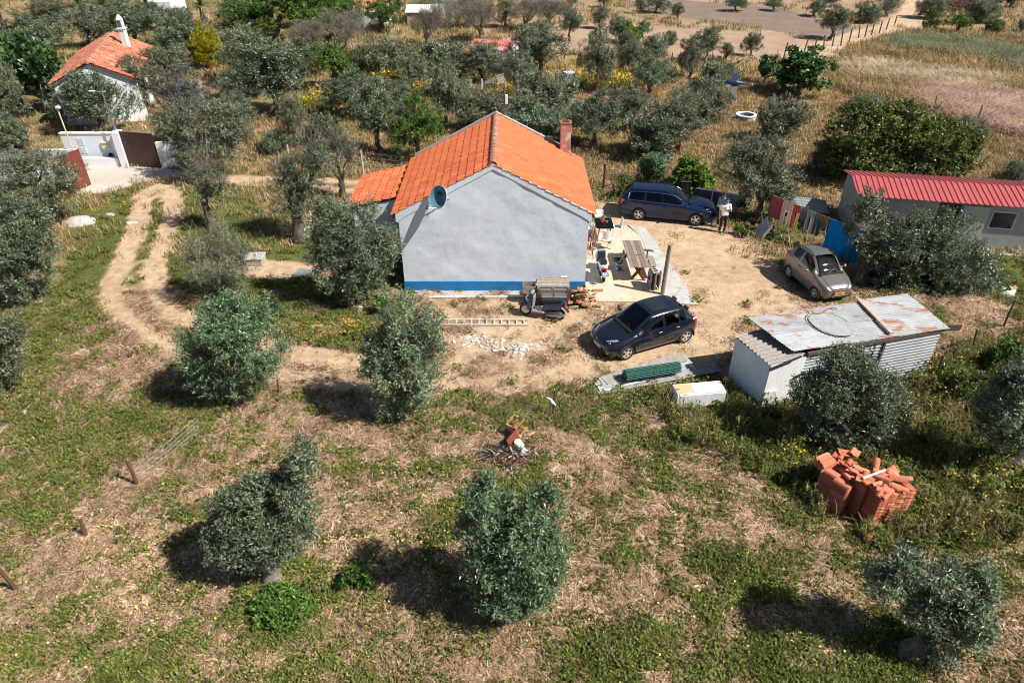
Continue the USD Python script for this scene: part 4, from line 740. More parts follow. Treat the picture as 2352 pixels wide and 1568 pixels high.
def twigs(rs, starts, n, length, r, up=1.0, spread=.5):
    v = []; m = MB()
    for k in range(n):
        s = starts[rs.randint(len(starts))] + rs.normal(0, .06, 3); d = unit(np.array([rs.normal(0, spread), rs.normal(0, spread), up])) ; l = length * (.5 + .7 * rs.rand())
        c = [s, s + d * l * .5 + rs.normal(0, l * .04, 3), s + d * l + rs.normal(0, l * .08, 3)]
        m.tube(c, [r, r * .7, r * .3], 3, cap=False)
    return m

# ---- kinds of tree for the middle and far distance: built once at natural size, then copied
SPEC = {}
def build_kind(key, seed, H, W, style):
    rs = np.random.RandomState(seed); p = klass(key); SPEC[key] = (H, W)
    hf = H * .22
    if style in ('olive', 'green', 'carob', 'citrus'):
        lob = []
        for _ in range({'olive': 9, 'green': 10, 'carob': 14, 'citrus': 7}[style]):
            a = rs.rand() * 6.28; rr = W * .34 * math.sqrt(rs.rand()); s = W * (.20 + .09 * rs.rand())
            z = H * (.36 + .40 * rs.rand()) + (.10 * H if rr < W * .15 else 0); lob.append((math.cos(a) * rr, math.sin(a) * rr, z, s, s, s * .9))
        m = {'olive': [OLIVE, OLIVE_G][seed % 2], 'green': GREEN, 'carob': CAROB, 'citrus': GREEN}[style]
        n = {'olive': 1500, 'green': 1500, 'carob': 2600, 'citrus': 800}[style]; L, Wd = {'olive': (.15, .046), 'green': (.13, .065), 'carob': (.13, .075), 'citrus': (.12, .06)}[style]
        P, d = shoots(rs, lob, n, .45, 1.5, .36, .45, seed); v, f = leaves(rs, P, d, 10, L, Wd, .34 if style == 'olive' else .26)
        tops = [l[:3] for l in lob[:4]]; part(p, 'trunk', trunk_mesh(rs, (0, 0, 0), tops, H * .045, hf, lean=rs.normal(0, .12, 2)), BARK)
        part(p, 'crown', (v, f), m)
    elif style == 'bush':
        lob = [(0, 0, H * .45, W * .38, W * .38, H * .42)]
        for _ in range(7):
            a = rs.rand() * 6.28; lob.append((math.cos(a) * W * .27, math.sin(a) * W * .27, H * (.25 + .4 * rs.rand()), W * .22, W * .22, H * .26))
        P, d = shoots(rs, lob, 1500, .5, 1.5, .35, .7, seed); v, f = leaves(rs, P, d, 10, .15, .046, .34)
        part(p, 'trunk', trunk_mesh(rs, (0, 0, 0), [l[:3] for l in lob[1:5]], H * .035, H * .2), BARK); part(p, 'crown', (v, f), [OLIVE, OLIVE_G][seed % 2])
    elif style == 'bare':
        tops = [(rs.normal(0, W * .2), rs.normal(0, W * .2), H * (.5 + .2 * rs.rand())) for _ in range(6)]
        part(p, 'trunk', trunk_mesh(rs, (0, 0, 0), tops, H * .04, hf), BARKL)
        lob = [(t[0], t[1], t[2] + H * .08, W * .27, W * .27, H * .24) for t in tops]
        P, d = shoots(rs, lob, 1600, .2, 1.5, .3, .8, seed); v, f = leaves(rs, P, d, 7, .26, .016, .4, spread=.45); part(p, 'crown', (v, f), GREYTWIG)
        P, d = shoots(rs, lob, 260, .5, 1.5, .36, .6, seed + 1); v, f = leaves(rs, P, d, 8, .12, .035, .3); part(p, 'leaves', (v, f), OLIVE_G)
    elif style == 'fig':
        lob = [(rs.normal(0, W * .2), rs.normal(0, W * .2), H * (.34 + .46 * rs.rand()), W * .22, W * .22, H * .18) for _ in range(14)]
        P, d = shoots(rs, lob, 650, .6, 1.3, .34, .6, seed); v, f = leaves(rs, P, d, 5, .26, .20, .28, fold=.12)
        part(p, 'trunk', trunk_mesh(rs, (0, 0, 0), [l[:3] for l in lob[:5]], H * .04, H * .22), BARKL); part(p, 'crown', (v, f), FIG)
    elif style == 'conifer':
        lob = [(0, 0, H * .30, W * .42, W * .42, H * .26), (0, 0, H * .55, W * .36, W * .36, H * .25), (0, 0, H * .78, W * .22, W * .22, H * .20)] + [(math.cos(a) * W * .3, math.sin(a) * W * .3, H * (.3 + .06 * a), W * .17, W * .17, H * .2) for a in range(6)]
        P, d = shoots(rs, lob, 1700, .65, 2, .30, 1.6, seed); v, f = leaves(rs, P, d, 9, .17, .05, .32, spread=.35)
        part(p, 'trunk', trunk_mesh(rs, (0, 0, 0), [(0, 0, H * .7)], H * .03, H * .15), BARK); part(p, 'crown', (v, f), {'conifer': YELLOW}[style])
    elif style in ('lilac', 'lime', 'cypress'):
        lob = [(rs.normal(0, W * .2), rs.normal(0, W * .2), H * (.25 + .5 * rs.rand()), W * .27, W * .27, H * .24) for _ in range(9)]
        P, d = shoots(rs, lob, 1300, .5, 1.5, .33, .7, seed); v, f = leaves(rs, P, d, 9, .14 if style != 'lime' else .2, .05 if style != 'lime' else .14, .3)
        part(p, 'trunk', trunk_mesh(rs, (0, 0, 0), [l[:3] for l in lob[:4]], H * .03, H * .2), BARK); part(p, 'crown', (v, f), {'lilac': LILAC, 'lime': LIME, 'cypress': OLIVE_Y}[style])
    elif style == 'palm':
        m = MB(); m.tube([(0, 0, -.1), (.05, 0, H * .35), (0, .05, H * .72)], [.22, .17, .15], 8, wob=.15, seed=seed); part(p, 'trunk', m, BARKL)
        cr = MB(); sk = MB()
        for k in range(90):
            a = rs.rand() * 6.28; el = rs.rand() * 1.9 - .5; l = H * .38 * (.8 + .4 * rs.rand()); o = np.array([0, .05, H * .72]); d = np.array([math.cos(a) * math.cos(el), math.sin(a) * math.cos(el), math.sin(el)])
            s = unit(np.cross(d, [0, 0, 1.0])); e = o + d * l; e[2] -= .1 * l; w = .05
            (cr if el > -.2 else sk).add(np.array([o - s * w, o + s * w, (o + e) / 2 + s * w * 1.2 + [0, 0, .08], (o + e) / 2 - s * w * 1.2 + [0, 0, .08], e]), np.array([[0, 1, 2], [0, 2, 3], [3, 2, 4]]))
        part(p, 'crown', cr, PALM); part(p, 'dry_fronds', sk, mat('dry_frond', (.32, .25, .16), .9, isl=.3))
    return p
KINDS = {}
for nm, style, n, H, W in (('olive', 'olive', 6, 3.6, 3.4), ('bush', 'bush', 4, 2.6, 3.0), ('green', 'green', 3, 4.2, 3.8), ('bare', 'bare', 3, 3.6, 3.4), ('citrus', 'citrus', 2, 2.6, 2.8),
                        ('fig', 'fig', 2, 3.2, 3.4), ('conifer', 'conifer', 1, 3.4, 2.4), ('lilac', 'lilac', 1, 3.0, 3.0), ('lime', 'lime', 1, 1.6, 1.6), ('cypress', 'cypress', 1, 2.2, 1.6), ('palm', 'palm', 2, 4.5, 3.4)):
    KINDS[nm] = [(build_kind(f'{nm}_{i}' if 0 else f'{nm}_kind' + '_variant' * i, 100 * len(KINDS) + i + 7, H, W, style), H, W) for i in range(n)]
NAME = {'olive': ('olive_tree', 'olive tree'), 'bush': ('olive_shrub', 'shrub'), 'green': ('leafy_tree', 'tree'), 'bare': ('bare_tree', 'tree'), 'citrus': ('citrus_tree', 'tree'), 'fig': ('fig_tree', 'tree'),
        'conifer': ('golden_conifer', 'shrub'), 'lilac': ('lilac_shrub', 'shrub'), 'lime': ('leafy_shrub', 'shrub'), 'cypress': ('green_shrub', 'shrub'), 'palm': ('palm_tree', 'palm tree')}
# ================================================================= CARS AND SCOOTERS
from scipy.interpolate import PchipInterpolator
GLASS = pane('car_glass', (.30, .36, .36)); GLASSD = pane('car_glass_dark', (.12, .14, .16)); LENS = pane('lamp_lens', (.75, .78, .80))
TYRE = mat('tyre', (.018, .018, .018), .85, var=.3); RIM = mat('alloy_rim', (.62, .62, .62), .35, .6, var=.05); CHROME = mat('chrome', (.75, .76, .78), .15, 1.0, var=.03)
REDLAMP = mat('red_lamp', (.50, .012, .015), .2, var=.05, coat=.6); SEATM = mat('car_seat', (.035, .037, .042), .9, var=.2); REFL = mat('lamp_reflector', (.62, .64, .66), .25, .5, var=.05); PLATE = mat('plate_white', (.74, .75, .76), .5, var=.03); PLATEY = mat('plate_amber', (.80, .36, .02), .5, var=.04); PLATEB = mat('plate_blue', (.02, .08, .35), .5)
def text_part(t, name, s, h, Rm, o, m, bold=False):
    q = meshkit.text_mesh(s, h, .004, bold); v = np.asarray(q.vertices); v = v - [v[:, 0].mean() * 0 + (v[:, 0].max() + v[:, 0].min()) / 2, (v[:, 1].max() + v[:, 1].min()) / 2, 0]
    part(t, name, MB().add(v @ Rm.T + np.asarray(o), q.faces), m)
def wheel(t, c, r, w, side, spokes, rimr=.66):
    """Tyre with rim and spokes; side +1 faces +y."""
    R = rot(-math.pi / 2 * side); ty = part(t, 'wheel', MB().lathe([(r * rimr, -w / 2), (r * .93, -w / 2), (r, -w * .36), (r, w * .36), (r * .93, w / 2), (r * rimr, w / 2), (r * rimr, -w / 2)], 30, c, R), TYRE, smooth=35)
    part(ty, 'rim', MB().lathe([(r * rimr, -w / 2), (r * rimr, w * .47), (r * (rimr - .05), w * .5), (r * (rimr - .09), w * .40), (r * (rimr - .09), -w / 2)], 30, c, R), RIM, smooth=35)
    b = MB()
    for k in range(spokes):
        a = k * 2 * math.pi / spokes; d = np.array([math.cos(a), 0, math.sin(a)]); s = np.array([-d[2], 0, d[0]])
        o = np.asarray(c) + [0, side * w * .40, 0]; b.points_hull([o + d * q + s * ww * sg + np.array([0, side * y, 0]) for q, ww in ((r * .08, r * .10), (r * (rimr - .07), r * .085)) for sg in (-1, 1) for y in (0, .02)])
    b.lathe([(0, 0), (r * .15, 0), (r * .12, .03), (0, .03)], 12, np.asarray(c) + [0, side * w * .40, 0], R); part(ty, 'spokes', b, RIM)
    part(ty, 'brake_disc', MB().lathe([(0, 0), (r * (rimr - .12), 0), (r * (rimr - .12), .01), (0, .01)], 16, np.asarray(c) + [0, side * w * .12, 0], R), mat('brake_dark', (.05, .05, .05), .6, .5))
def car(name, label, cat, loc, rz, S):
    t = thing(name, label, cat, loc, rz); L = S['L']; st = np.array(S['st'], float); x = st[:, 0]; f = [PchipInterpolator(x, st[:, k]) for k in range(1, 6)]
    nu = int(L / .034); xs = np.linspace(x[0], x[-1], nu); hw, zs, zb, zt, rw = (g(xs) for g in f)
    tum = np.maximum(zt - zb - .10, 0)
    secs = np.stack([np.stack([hw - .09, zs], -1), np.stack([hw - .015, zs + .13], -1), np.stack([hw, zs * .45 + zb * .55], -1), np.stack([hw - .012, zb - .10], -1), np.stack([hw - .045 - .02 * (tum <= 0), zb], -1),
                     np.stack([(hw - .045) * .45 + rw * .55, zb * .45 + zt * .55 - .0], -1), np.stack([rw, zt - .035 - .015 * (tum > 0)], -1), np.stack([rw - .11, zt], -1), np.stack([rw * .45, zt + .018], -1), np.stack([0 * rw, zt + .022], -1)], 1)
    K = np.arange(10); vv = np.concatenate([np.linspace(0, 4, 16)[:-1], np.linspace(4, 6, 12)[:-1], np.linspace(6, 9, 14)]); sec = PchipInterpolator(K, secs, axis=1)(vv)
    half = np.concatenate([np.repeat(xs[:, None, None], len(vv), 1), sec], -1); P = np.concatenate([half, half[:, ::-1][:, 1:] * [1, -1, 1]], 1); va = np.concatenate([vv, vv[::-1][1:]]); sd = np.concatenate([np.ones(len(vv)), -np.ones(len(vv) - 1)])
    n, m = P.shape[:2]; i, j = np.meshgrid(np.arange(n - 1), np.arange(m - 1), indexing='ij'); q = np.stack([i * m + j, i * m + j + 1, (i + 1) * m + j + 1, (i + 1) * m + j], -1).reshape(-1, 4)
    C = P.reshape(-1, 3)[q].mean(1); vc = (va[j] + va[j + 1]).ravel() / 2; ztc = f[3](C[:, 0]); zbc = f[2](C[:, 0]); xa, xb = S['roof']; xw0, xw1 = S['cowl'], S['tail']
    keepf = np.ones(len(q), bool); r = S['wr']
    for wx in S['wheels']: keepf &= ~((np.hypot(C[:, 0] - wx, C[:, 2] - r) < r * 1.16) & (vc < 3.2))
    gl = np.zeros(len(q), int); glass_h = (ztc - zbc) > .16
    side = (vc > 4.25) & (vc < 5.82) & glass_h
    for k, (a, b) in enumerate(S['sidewin']): gl[side & (C[:, 0] > a) & (C[:, 0] < b)] = 10 + k
    gl[(vc > 6.75) & (C[:, 0] > xw0) & (C[:, 0] < xa)] = 1; gl[(vc > 6.9) & (C[:, 0] > xb) & (C[:, 0] < xw1)] = 2
    if S.get('sunroof'): gl[(vc > 7.4) & (C[:, 0] > S['sunroof'][0]) & (C[:, 0] < S['sunroof'][1])] = 3
    Pv = P.reshape(-1, 3)
    def sub(mask, off=0.0):
        ids, inv = np.unique(q[mask], return_inverse=True); return MB().add(Pv[ids], inv.reshape(-1, 4))
    body = sub(keepf & (gl == 0))
    for e in (0, -1):     # close nose and tail
        ring = P[e]; c = ring.mean(0); c[0] += (-.03 if e == 0 else .03); v = np.vstack([ring, c]); kk = len(ring); ff = [[a, (a + 1) % kk, kk] if e == 0 else [(a + 1) % kk, a, kk] for a in range(kk)]; body.add(v, np.array(ff))
    PAINT = S['paint']; bp = part(t, 'body', body, PAINT, smooth=50)
    if S.get('roofpaint'): pass
    part(t, 'windscreen', sub(gl == 1), GLASS, smooth=True); part(t, 'rear_window', sub(gl == 2), GLASSD, smooth=True)
    if (gl == 3).any(): part(t, 'sunroof', sub(gl == 3), mat('sunroof_glass', (.02, .025, .03), .08, var=.02), smooth=True)
    for k in range(len(S['sidewin'])):
        for s in (1, -1):
            mk = (gl == 10 + k) & ((C[:, 1] * s) > 0)
            if mk.any(): part(t, 'side_window', sub(mk), S.get('glass', GLASSD), smooth=True)
    W2 = float(hw.max())
    # dark trim round windscreen base, sills, wheel arches, floor and cabin
    part(t, 'floor_pan', MB().box((L / 2, 0, zs.min() + .07), (L * .94, W2 * 1.7, .10)), BLACK)
    cab = MB()
    for sx in (xa + .25, xa + .25 + (1.0 if S.get('rows', 2) == 2 else 0)):
        for sy in (-.34, .34):
            cab.box((sx, sy * W2 / .8, zs.min() + .35), (.48, .46, .16), bev=.05); cab.box((sx + .27, sy * W2 / .8, zs.min() + .66), (.13, .44, .60), rot(0, .2, 0), bev=.05); cab.box((sx + .35, sy * W2 / .8, zs.min() + 1.0), (.09, .24, .17), rot(0, .2, 0), bev=.03)
        if S.get('rows', 2) == 1: break
    part(t, 'seats', cab, SEATM); db = float(f[2](xw0 + .3)); part(t, 'dashboard', MB().box((xw0 + .48, 0, db - .06), (.42, W2 * 1.62, .16), bev=.06), SEATM)
    part(t, 'steering_wheel', MB().add(trimesh.creation.torus(.17, .015, 16, 6).vertices @ rot(0, 1.0, 0).T + [xw0 + .78, S.get('drv', -1) * .34, db - .02], trimesh.creation.torus(.17, .015, 16, 6).faces), BLACK)
    for wx in S['wheels']:
        for s in (1, -1):
            yw = float(f[0](wx)); wheel(t, (wx, s * (yw - .105), r), r, .19, s, S.get('spokes', 5))
            a = np.linspace(-.15, math.pi + .15, 22); ar = np.stack([np.stack([wx + np.cos(a) * r * q_, np.full(22, s * (yw + d)), r + np.sin(a) * r * q_], -1) for q_, d in ((1.10, -.16), (1.10, .004), (1.21, .008), (1.25, -.02))])
            part(t, 'wheel_arch', MB().sheet(ar if s > 0 else ar[::-1]), S.get('arch', PAINT), smooth=40)
            part(t, 'wheel_well', MB().lathe([(0, -.06), (r * 1.12, -.06), (r * 1.12, .06), (0, .06)], 18, (wx, s * (yw - .33), r), rot(math.pi / 2)), BLACK)
    # lamps, mirrors, handles, plates
    for s in (1, -1):
        hx, hz = S['head']; y = float(f[0](hx)) - .09; hs = S.get('hs', 1.25); hl = part(t, 'headlight', MB().points_hull([(hx + (a_ - hx) * hs, s * (y + (b_ * s - y) * hs), hz + (c_ - hz) * hs) for a_, b_, c_ in [(hx - .10, s * (y - .24), hz - .03), (hx - .06, s * (y - .20), hz + .08), (hx + .02, s * (y - .01), hz - .06), (hx + .26, s * (y + .045), hz + .09), (hx + .10, s * (y + .055), hz - .03), (hx + .16, s * (y - .04), hz + .13), (hx + .0, s * (y - .16), hz - .08)]]), REFL, smooth=30)
        part(hl, 'bulb', MB().hull([(hx - .03, s * (y - .13), hz + .015, .055)]), CHROME)
        tx, tz, th = S['tailamp']; y = float(f[0](tx)); part(t, 'tail_light', MB().box((tx - .05, s * (y - .055), tz), (.24, .10, th), rot(0, -.12, 0), bev=.03), REDLAMP)
        mx = S['mirror']; y = float(f[0](mx)); part(t, 'wing_mirror', MB().hull([(mx, s * (y + .10), S['mz'], .055), (mx + .03, s * (y + .17), S['mz'] + .01, .05)]).hull([(mx + .02, s * (y - .03), S['mz'] - .03, .025), (mx, s * (y + .10), S['mz'] - .02, .03)]), S.get('mirrorm', BLACK))
        for hxx in S['handles']:
            y = float(f[0](hxx)); z = float(f[2](hxx)) - .13; part(t, 'door_handle', MB().box((hxx, s * (y + .005), z), (.17, .035, .035), bev=.012), S.get('handlem', CHROME))
        for a, b in S.get('strip', []): 
            pts = [(q_, s * (float(f[0](q_)) + .006), .52) for q_ in np.linspace(a, b, 6)]; part(t, 'side_strip', MB().tube(pts, .028, 6), S.get('stripm', PAINT))
        for a, b in S.get('doors', []):   # shut lines
            for q_ in (a, b): zz = np.linspace(zs.min() + .18, float(f[2](q_)) - .03, 5); part(t, 'shut_line', MB().tube([(q_, s * (float(np.interp(z, [zs.min() + .13, float(f[2](q_)) * .55 + .1, float(f[2](q_))], [hw.max() * 0 + float(f[0](q_)) - .012, float(f[0](q_)) + .001, float(f[0](q_)) - .043]))), z) for z in zz], .007, 4, cap=False), BLACK)
        if S.get('rails'):
            a, b = S['rails']; pts = [(q_, s * (float(f[4](q_)) - .05), float(f[3](q_)) + .035) for q_ in np.linspace(a, b, 9)]; pts[0] = (pts[0][0], pts[0][1], pts[0][2] - .04); pts[-1] = (pts[-1][0], pts[-1][1], pts[-1][2] - .04); part(t, 'roof_rail', MB().tube(pts, .018, 6), S.get('railm', BLACK))
        if S.get('chromeline'):
            a, b = S['chromeline']; q_ = np.linspace(a, b, 24); zl = f[2](q_) + .012; low = [(u, s * (float(f[0](u)) - .040), z) for u, z in zip(q_, zl)]; up_ = [(u, s * (float(f[4](u)) * .86 + (float(f[0](u)) - .045) * .14 + .012), float(f[3](u)) * .87 + float(f[2](u)) * .13 - .01) for u in q_]
            part(t, 'window_trim', MB().tube(low + up_[::-1] + low[:1], .011, 4), CHROME)
        if S.get('fog'): part(t, 'fog_lamp', MB().hull([(S['fog'][0], s * S['fog'][1], S['fog'][2], .05)]), CHROME)
    nz = S['plate']; Rf = np.stack([[0, -1, 0], [0, 0, 1], [-1, 0, 0]], 1).astype(float)
    if nz:
        px_, pz_, txt, pm = nz; w = .50; pl = part(t, 'number_plate', MB().box((px_, 0, pz_), (.014, w, .115)), pm); part(pl, 'plate_band', MB().box((px_ - .005, w / 2 - .025, pz_), (.014, .05, .113)), PLATEB)
        text_part(pl, 'plate_letters', txt, .075, Rf, (px_ - .007, -.02, pz_), BLACK)
    gx0, gz0, gw, gh = S['grille']; part(t, 'grille', MB().box((gx0, 0, gz0), (.06, gw, gh), bev=.02), BLACK); bx, bz, bw, bh = S['intake']; part(t, 'air_intake', MB().box((bx, 0, bz), (.06, bw, bh), bev=.02), BLACK)
    em = S.get('emblem')
    if em: part(t, 'emblem', MB().add(em), CHROME)
    part(t, 'cowl', MB().box((xw0 - .02, 0, float(f[3](xw0)) + .03), (.12, W2 * 1.35, .03), rot(0, -.25, 0)), BLACK)
    for s in (0, 1): part(t, 'wiper', MB().tube([(xw0 + .0, .15 - s * .55, float(f[3](xw0)) + .045), (xw0 + .14, -.25 - s * .30 + .42 * s, float(f[3](xw0 + .14)) + .045)], .010, 4), BLACK)
    keep([np.array([math.cos(rz) * a - math.sin(rz) * b, math.sin(rz) * a + math.cos(rz) * b]) + np.array(loc[:2]) for a in (.2, L - .2) for b in (-W2 + .1, W2 - .1)])
    return t
def car_at(front_dir, mid, L, wheels):
    """Origin of the nose for a car whose wheel pairs are centred on mid; the nose points along front_dir."""
    d = unit(np.array([*front_dir, 0.0])); o = np.array([*mid, 0]) + d * ((wheels[0] + wheels[1]) / 2); return o, math.atan2(-d[1], -d[0])
# the nose lies at x = 0, the tail at x = L; stations: x, half width, sill z, shoulder z, top z, half width at the top
NAVY = mat('black_blue_paint', (.010, .015, .030), .22, .35, var=.06, scale=1.5, coat=.9, spec=.6); NAVY2 = mat('deep_blue_paint', (.004, .012, .05), .2, .2, var=.06, scale=1.5, coat=.45, spec=.4); TITAN = mat('titanium_paint', (.20, .185, .175), .35, .5, var=.08, scale=2.5, coat=.6); GREYTRIM = mat('grey_trim', (.10, .10, .105), .6, var=.15)
def diamond():
    m = trimesh.creation.torus(.05, .012, 4, 6); v = np.asarray(m.vertices)[:, [2, 0, 1]] * [.6, .75, 1.15] + [-.035, 0, .66]; return trimesh.Trimesh(v, m.faces)
o, rz = car_at((-.905, -.425), (4.73, 20.40), 3.77, (.72, 3.19))
car('hatchback_car', 'black blue five door hatchback parked on the sand in front of the terrace', 'car', o, rz, dict(L=3.77, paint=NAVY, wr=.295, wheels=(.72, 3.19), cowl=.98, roof=(1.78, 3.02), tail=3.50, spokes=5,
    st=[(0, .48, .34, .52, .60, .40), (.10, .64, .24, .60, .68, .50), (.35, .77, .20, .70, .77, .56), (.72, .815, .18, .80, .86, .58), (1.0, .82, .18, .875, .93, .60), (1.35, .82, .18, .90, 1.15, .58), (1.80, .82, .18, .925, 1.385, .545), (2.3, .82, .18, .94, 1.42, .55), (2.9, .82, .18, .96, 1.40, .54), (3.2, .815, .20, .97, 1.30, .53), (3.5, .78, .26, .92, 1.02, .55), (3.68, .70, .32, .80, .88, .52), (3.77, .58, .36, .66, .72, .46)],
    sidewin=[(1.30, 2.16), (2.24, 2.80), (2.86, 3.12)], sunroof=(1.92, 2.62), head=(.20, .63), tailamp=(3.56, .80, .34), mirror=1.42, mz=.98, handles=(2.02, 2.74), strip=[(1.15, 2.14), (2.24, 2.85)], doors=[(1.12, 2.20), (2.9, 2.9)], plate=(-.02, .42, '03-97-EI', PLATE), grille=(-.0, .57, .55, .06), intake=(.0, .31, .7, .10), emblem=diamond(), fog=(.10, .52, .30), glass=GLASS, handlem=NAVY, drv=1))
d_ = np.array(car_at((-.905, -.425), (4.73, 20.40), 3.77, (.72, 3.19))[0]); 
aer = thing('car_aerial', 'thin whip aerial on the roof of the black blue hatchback', 'aerial', tuple(d_ + np.array([.905, .425, 0]) * 3.0 + [0, 0, 1.41])); part(aer, 'whip', MB().tube([(0, 0, 0), (.28, .13, .42)], .006, 4), BLACK); part(aer, 'foot', MB().hull([(0, 0, 0, .02), (.02, .01, .03, .015)]), BLACK)
o, rz = car_at((.97, -.24), (7.66, 31.36), 4.66, (.90, 3.59))
car('estate_car', 'dark blue estate car with chrome window line parked along the back track', 'car', o, rz, dict(L=4.66, paint=NAVY2, wr=.325, wheels=(.90, 3.59), cowl=1.28, roof=(2.10, 4.02), tail=4.50, spokes=5,
    st=[(0, .55, .34, .56, .66, .42), (.12, .74, .24, .66, .76, .55), (.45, .87, .20, .76, .86, .62), (.9, .905, .19, .84, .93, .64), (1.3, .907, .19, .90, .99, .66), (1.7, .907, .19, .94, 1.22, .63), (2.12, .907, .19, .96, 1.41, .59), (2.7, .907, .19, .98, 1.465, .60), (3.4, .905, .19, 1.0, 1.455, .59), (4.0, .895, .22, 1.01, 1.40, .57), (4.35, .87, .28, 1.0, 1.20, .60), (4.55, .82, .32, .90, .98, .60), (4.66, .70, .38, .70, .76, .5)],
    sidewin=[(1.66, 2.52), (2.58, 3.34), (3.42, 4.08)], head=(.26, .68), tailamp=(4.46, .88, .26), mirror=1.72, mz=1.02, handles=(2.42, 3.3), chromeline=(1.62, 4.16), doors=[(1.45, 2.55), (3.45, 3.45)], plate=None, grille=(.0, .60, .9, .14), intake=(.02, .34, 1.0, .14), rails=(2.2, 4.05), mirrorm=NAVY2, handlem=NAVY2, fog=(.09, .62, .30)))
o, rz = car_at((.22, -.975), (12.36, 24.36), 2.95, (.52, 2.35))
car('small_car', 'small titanium grey two door microcar facing down by the big olive', 'car', o, rz, dict(L=2.95, paint=TITAN, wr=.27, wheels=(.50, 2.33), cowl=.72, roof=(1.38, 2.40), tail=2.80, spokes=5, rows=1,
    st=[(0, .48, .32, .56, .66, .38), (.09, .62, .24, .64, .74, .46), (.3, .70, .20, .74, .82, .50), (.55, .73, .19, .84, .90, .52), (.78, .735, .19, .90, .97, .54), (1.05, .735, .19, .94, 1.22, .52), (1.38, .735, .19, .96, 1.43, .48), (1.8, .735, .19, .99, 1.48, .49), (2.3, .73, .20, 1.02, 1.44, .48), (2.6, .71, .24, 1.0, 1.26, .50), (2.82, .66, .30, .90, .98, .50), (2.95, .55, .36, .70, .76, .45)],
    sidewin=[(1.0, 1.78), (1.86, 2.36)], head=(.20, .62), tailamp=(2.74, .86, .34), mirror=1.10, mz=1.0, handles=(1.72,), doors=[(.92, 1.82)], plate=(-.035, .47, '52-GQ1-89', PLATEY), grille=(-.0, .585, .56, .07), intake=(-.01, .33, .66, .11), rails=(1.4, 2.45), arch=TITAN, mirrorm=TITAN, handlem=GREYTRIM, fog=(.06, .50, .40), glass=GLASS, emblem=trimesh.util.concatenate([trimesh.creation.cylinder(.012, segment=[(-.045, -.07, .585), (-.045, -.025, .612)]), trimesh.creation.cylinder(.012, segment=[(-.045, -.025, .612), (-.045, 0, .59)]), trimesh.creation.cylinder(.012, segment=[(-.045, 0, .59), (-.045, .025, .612)]), trimesh.creation.cylinder(.012, segment=[(-.045, .025, .612), (-.045, .07, .585)])])))
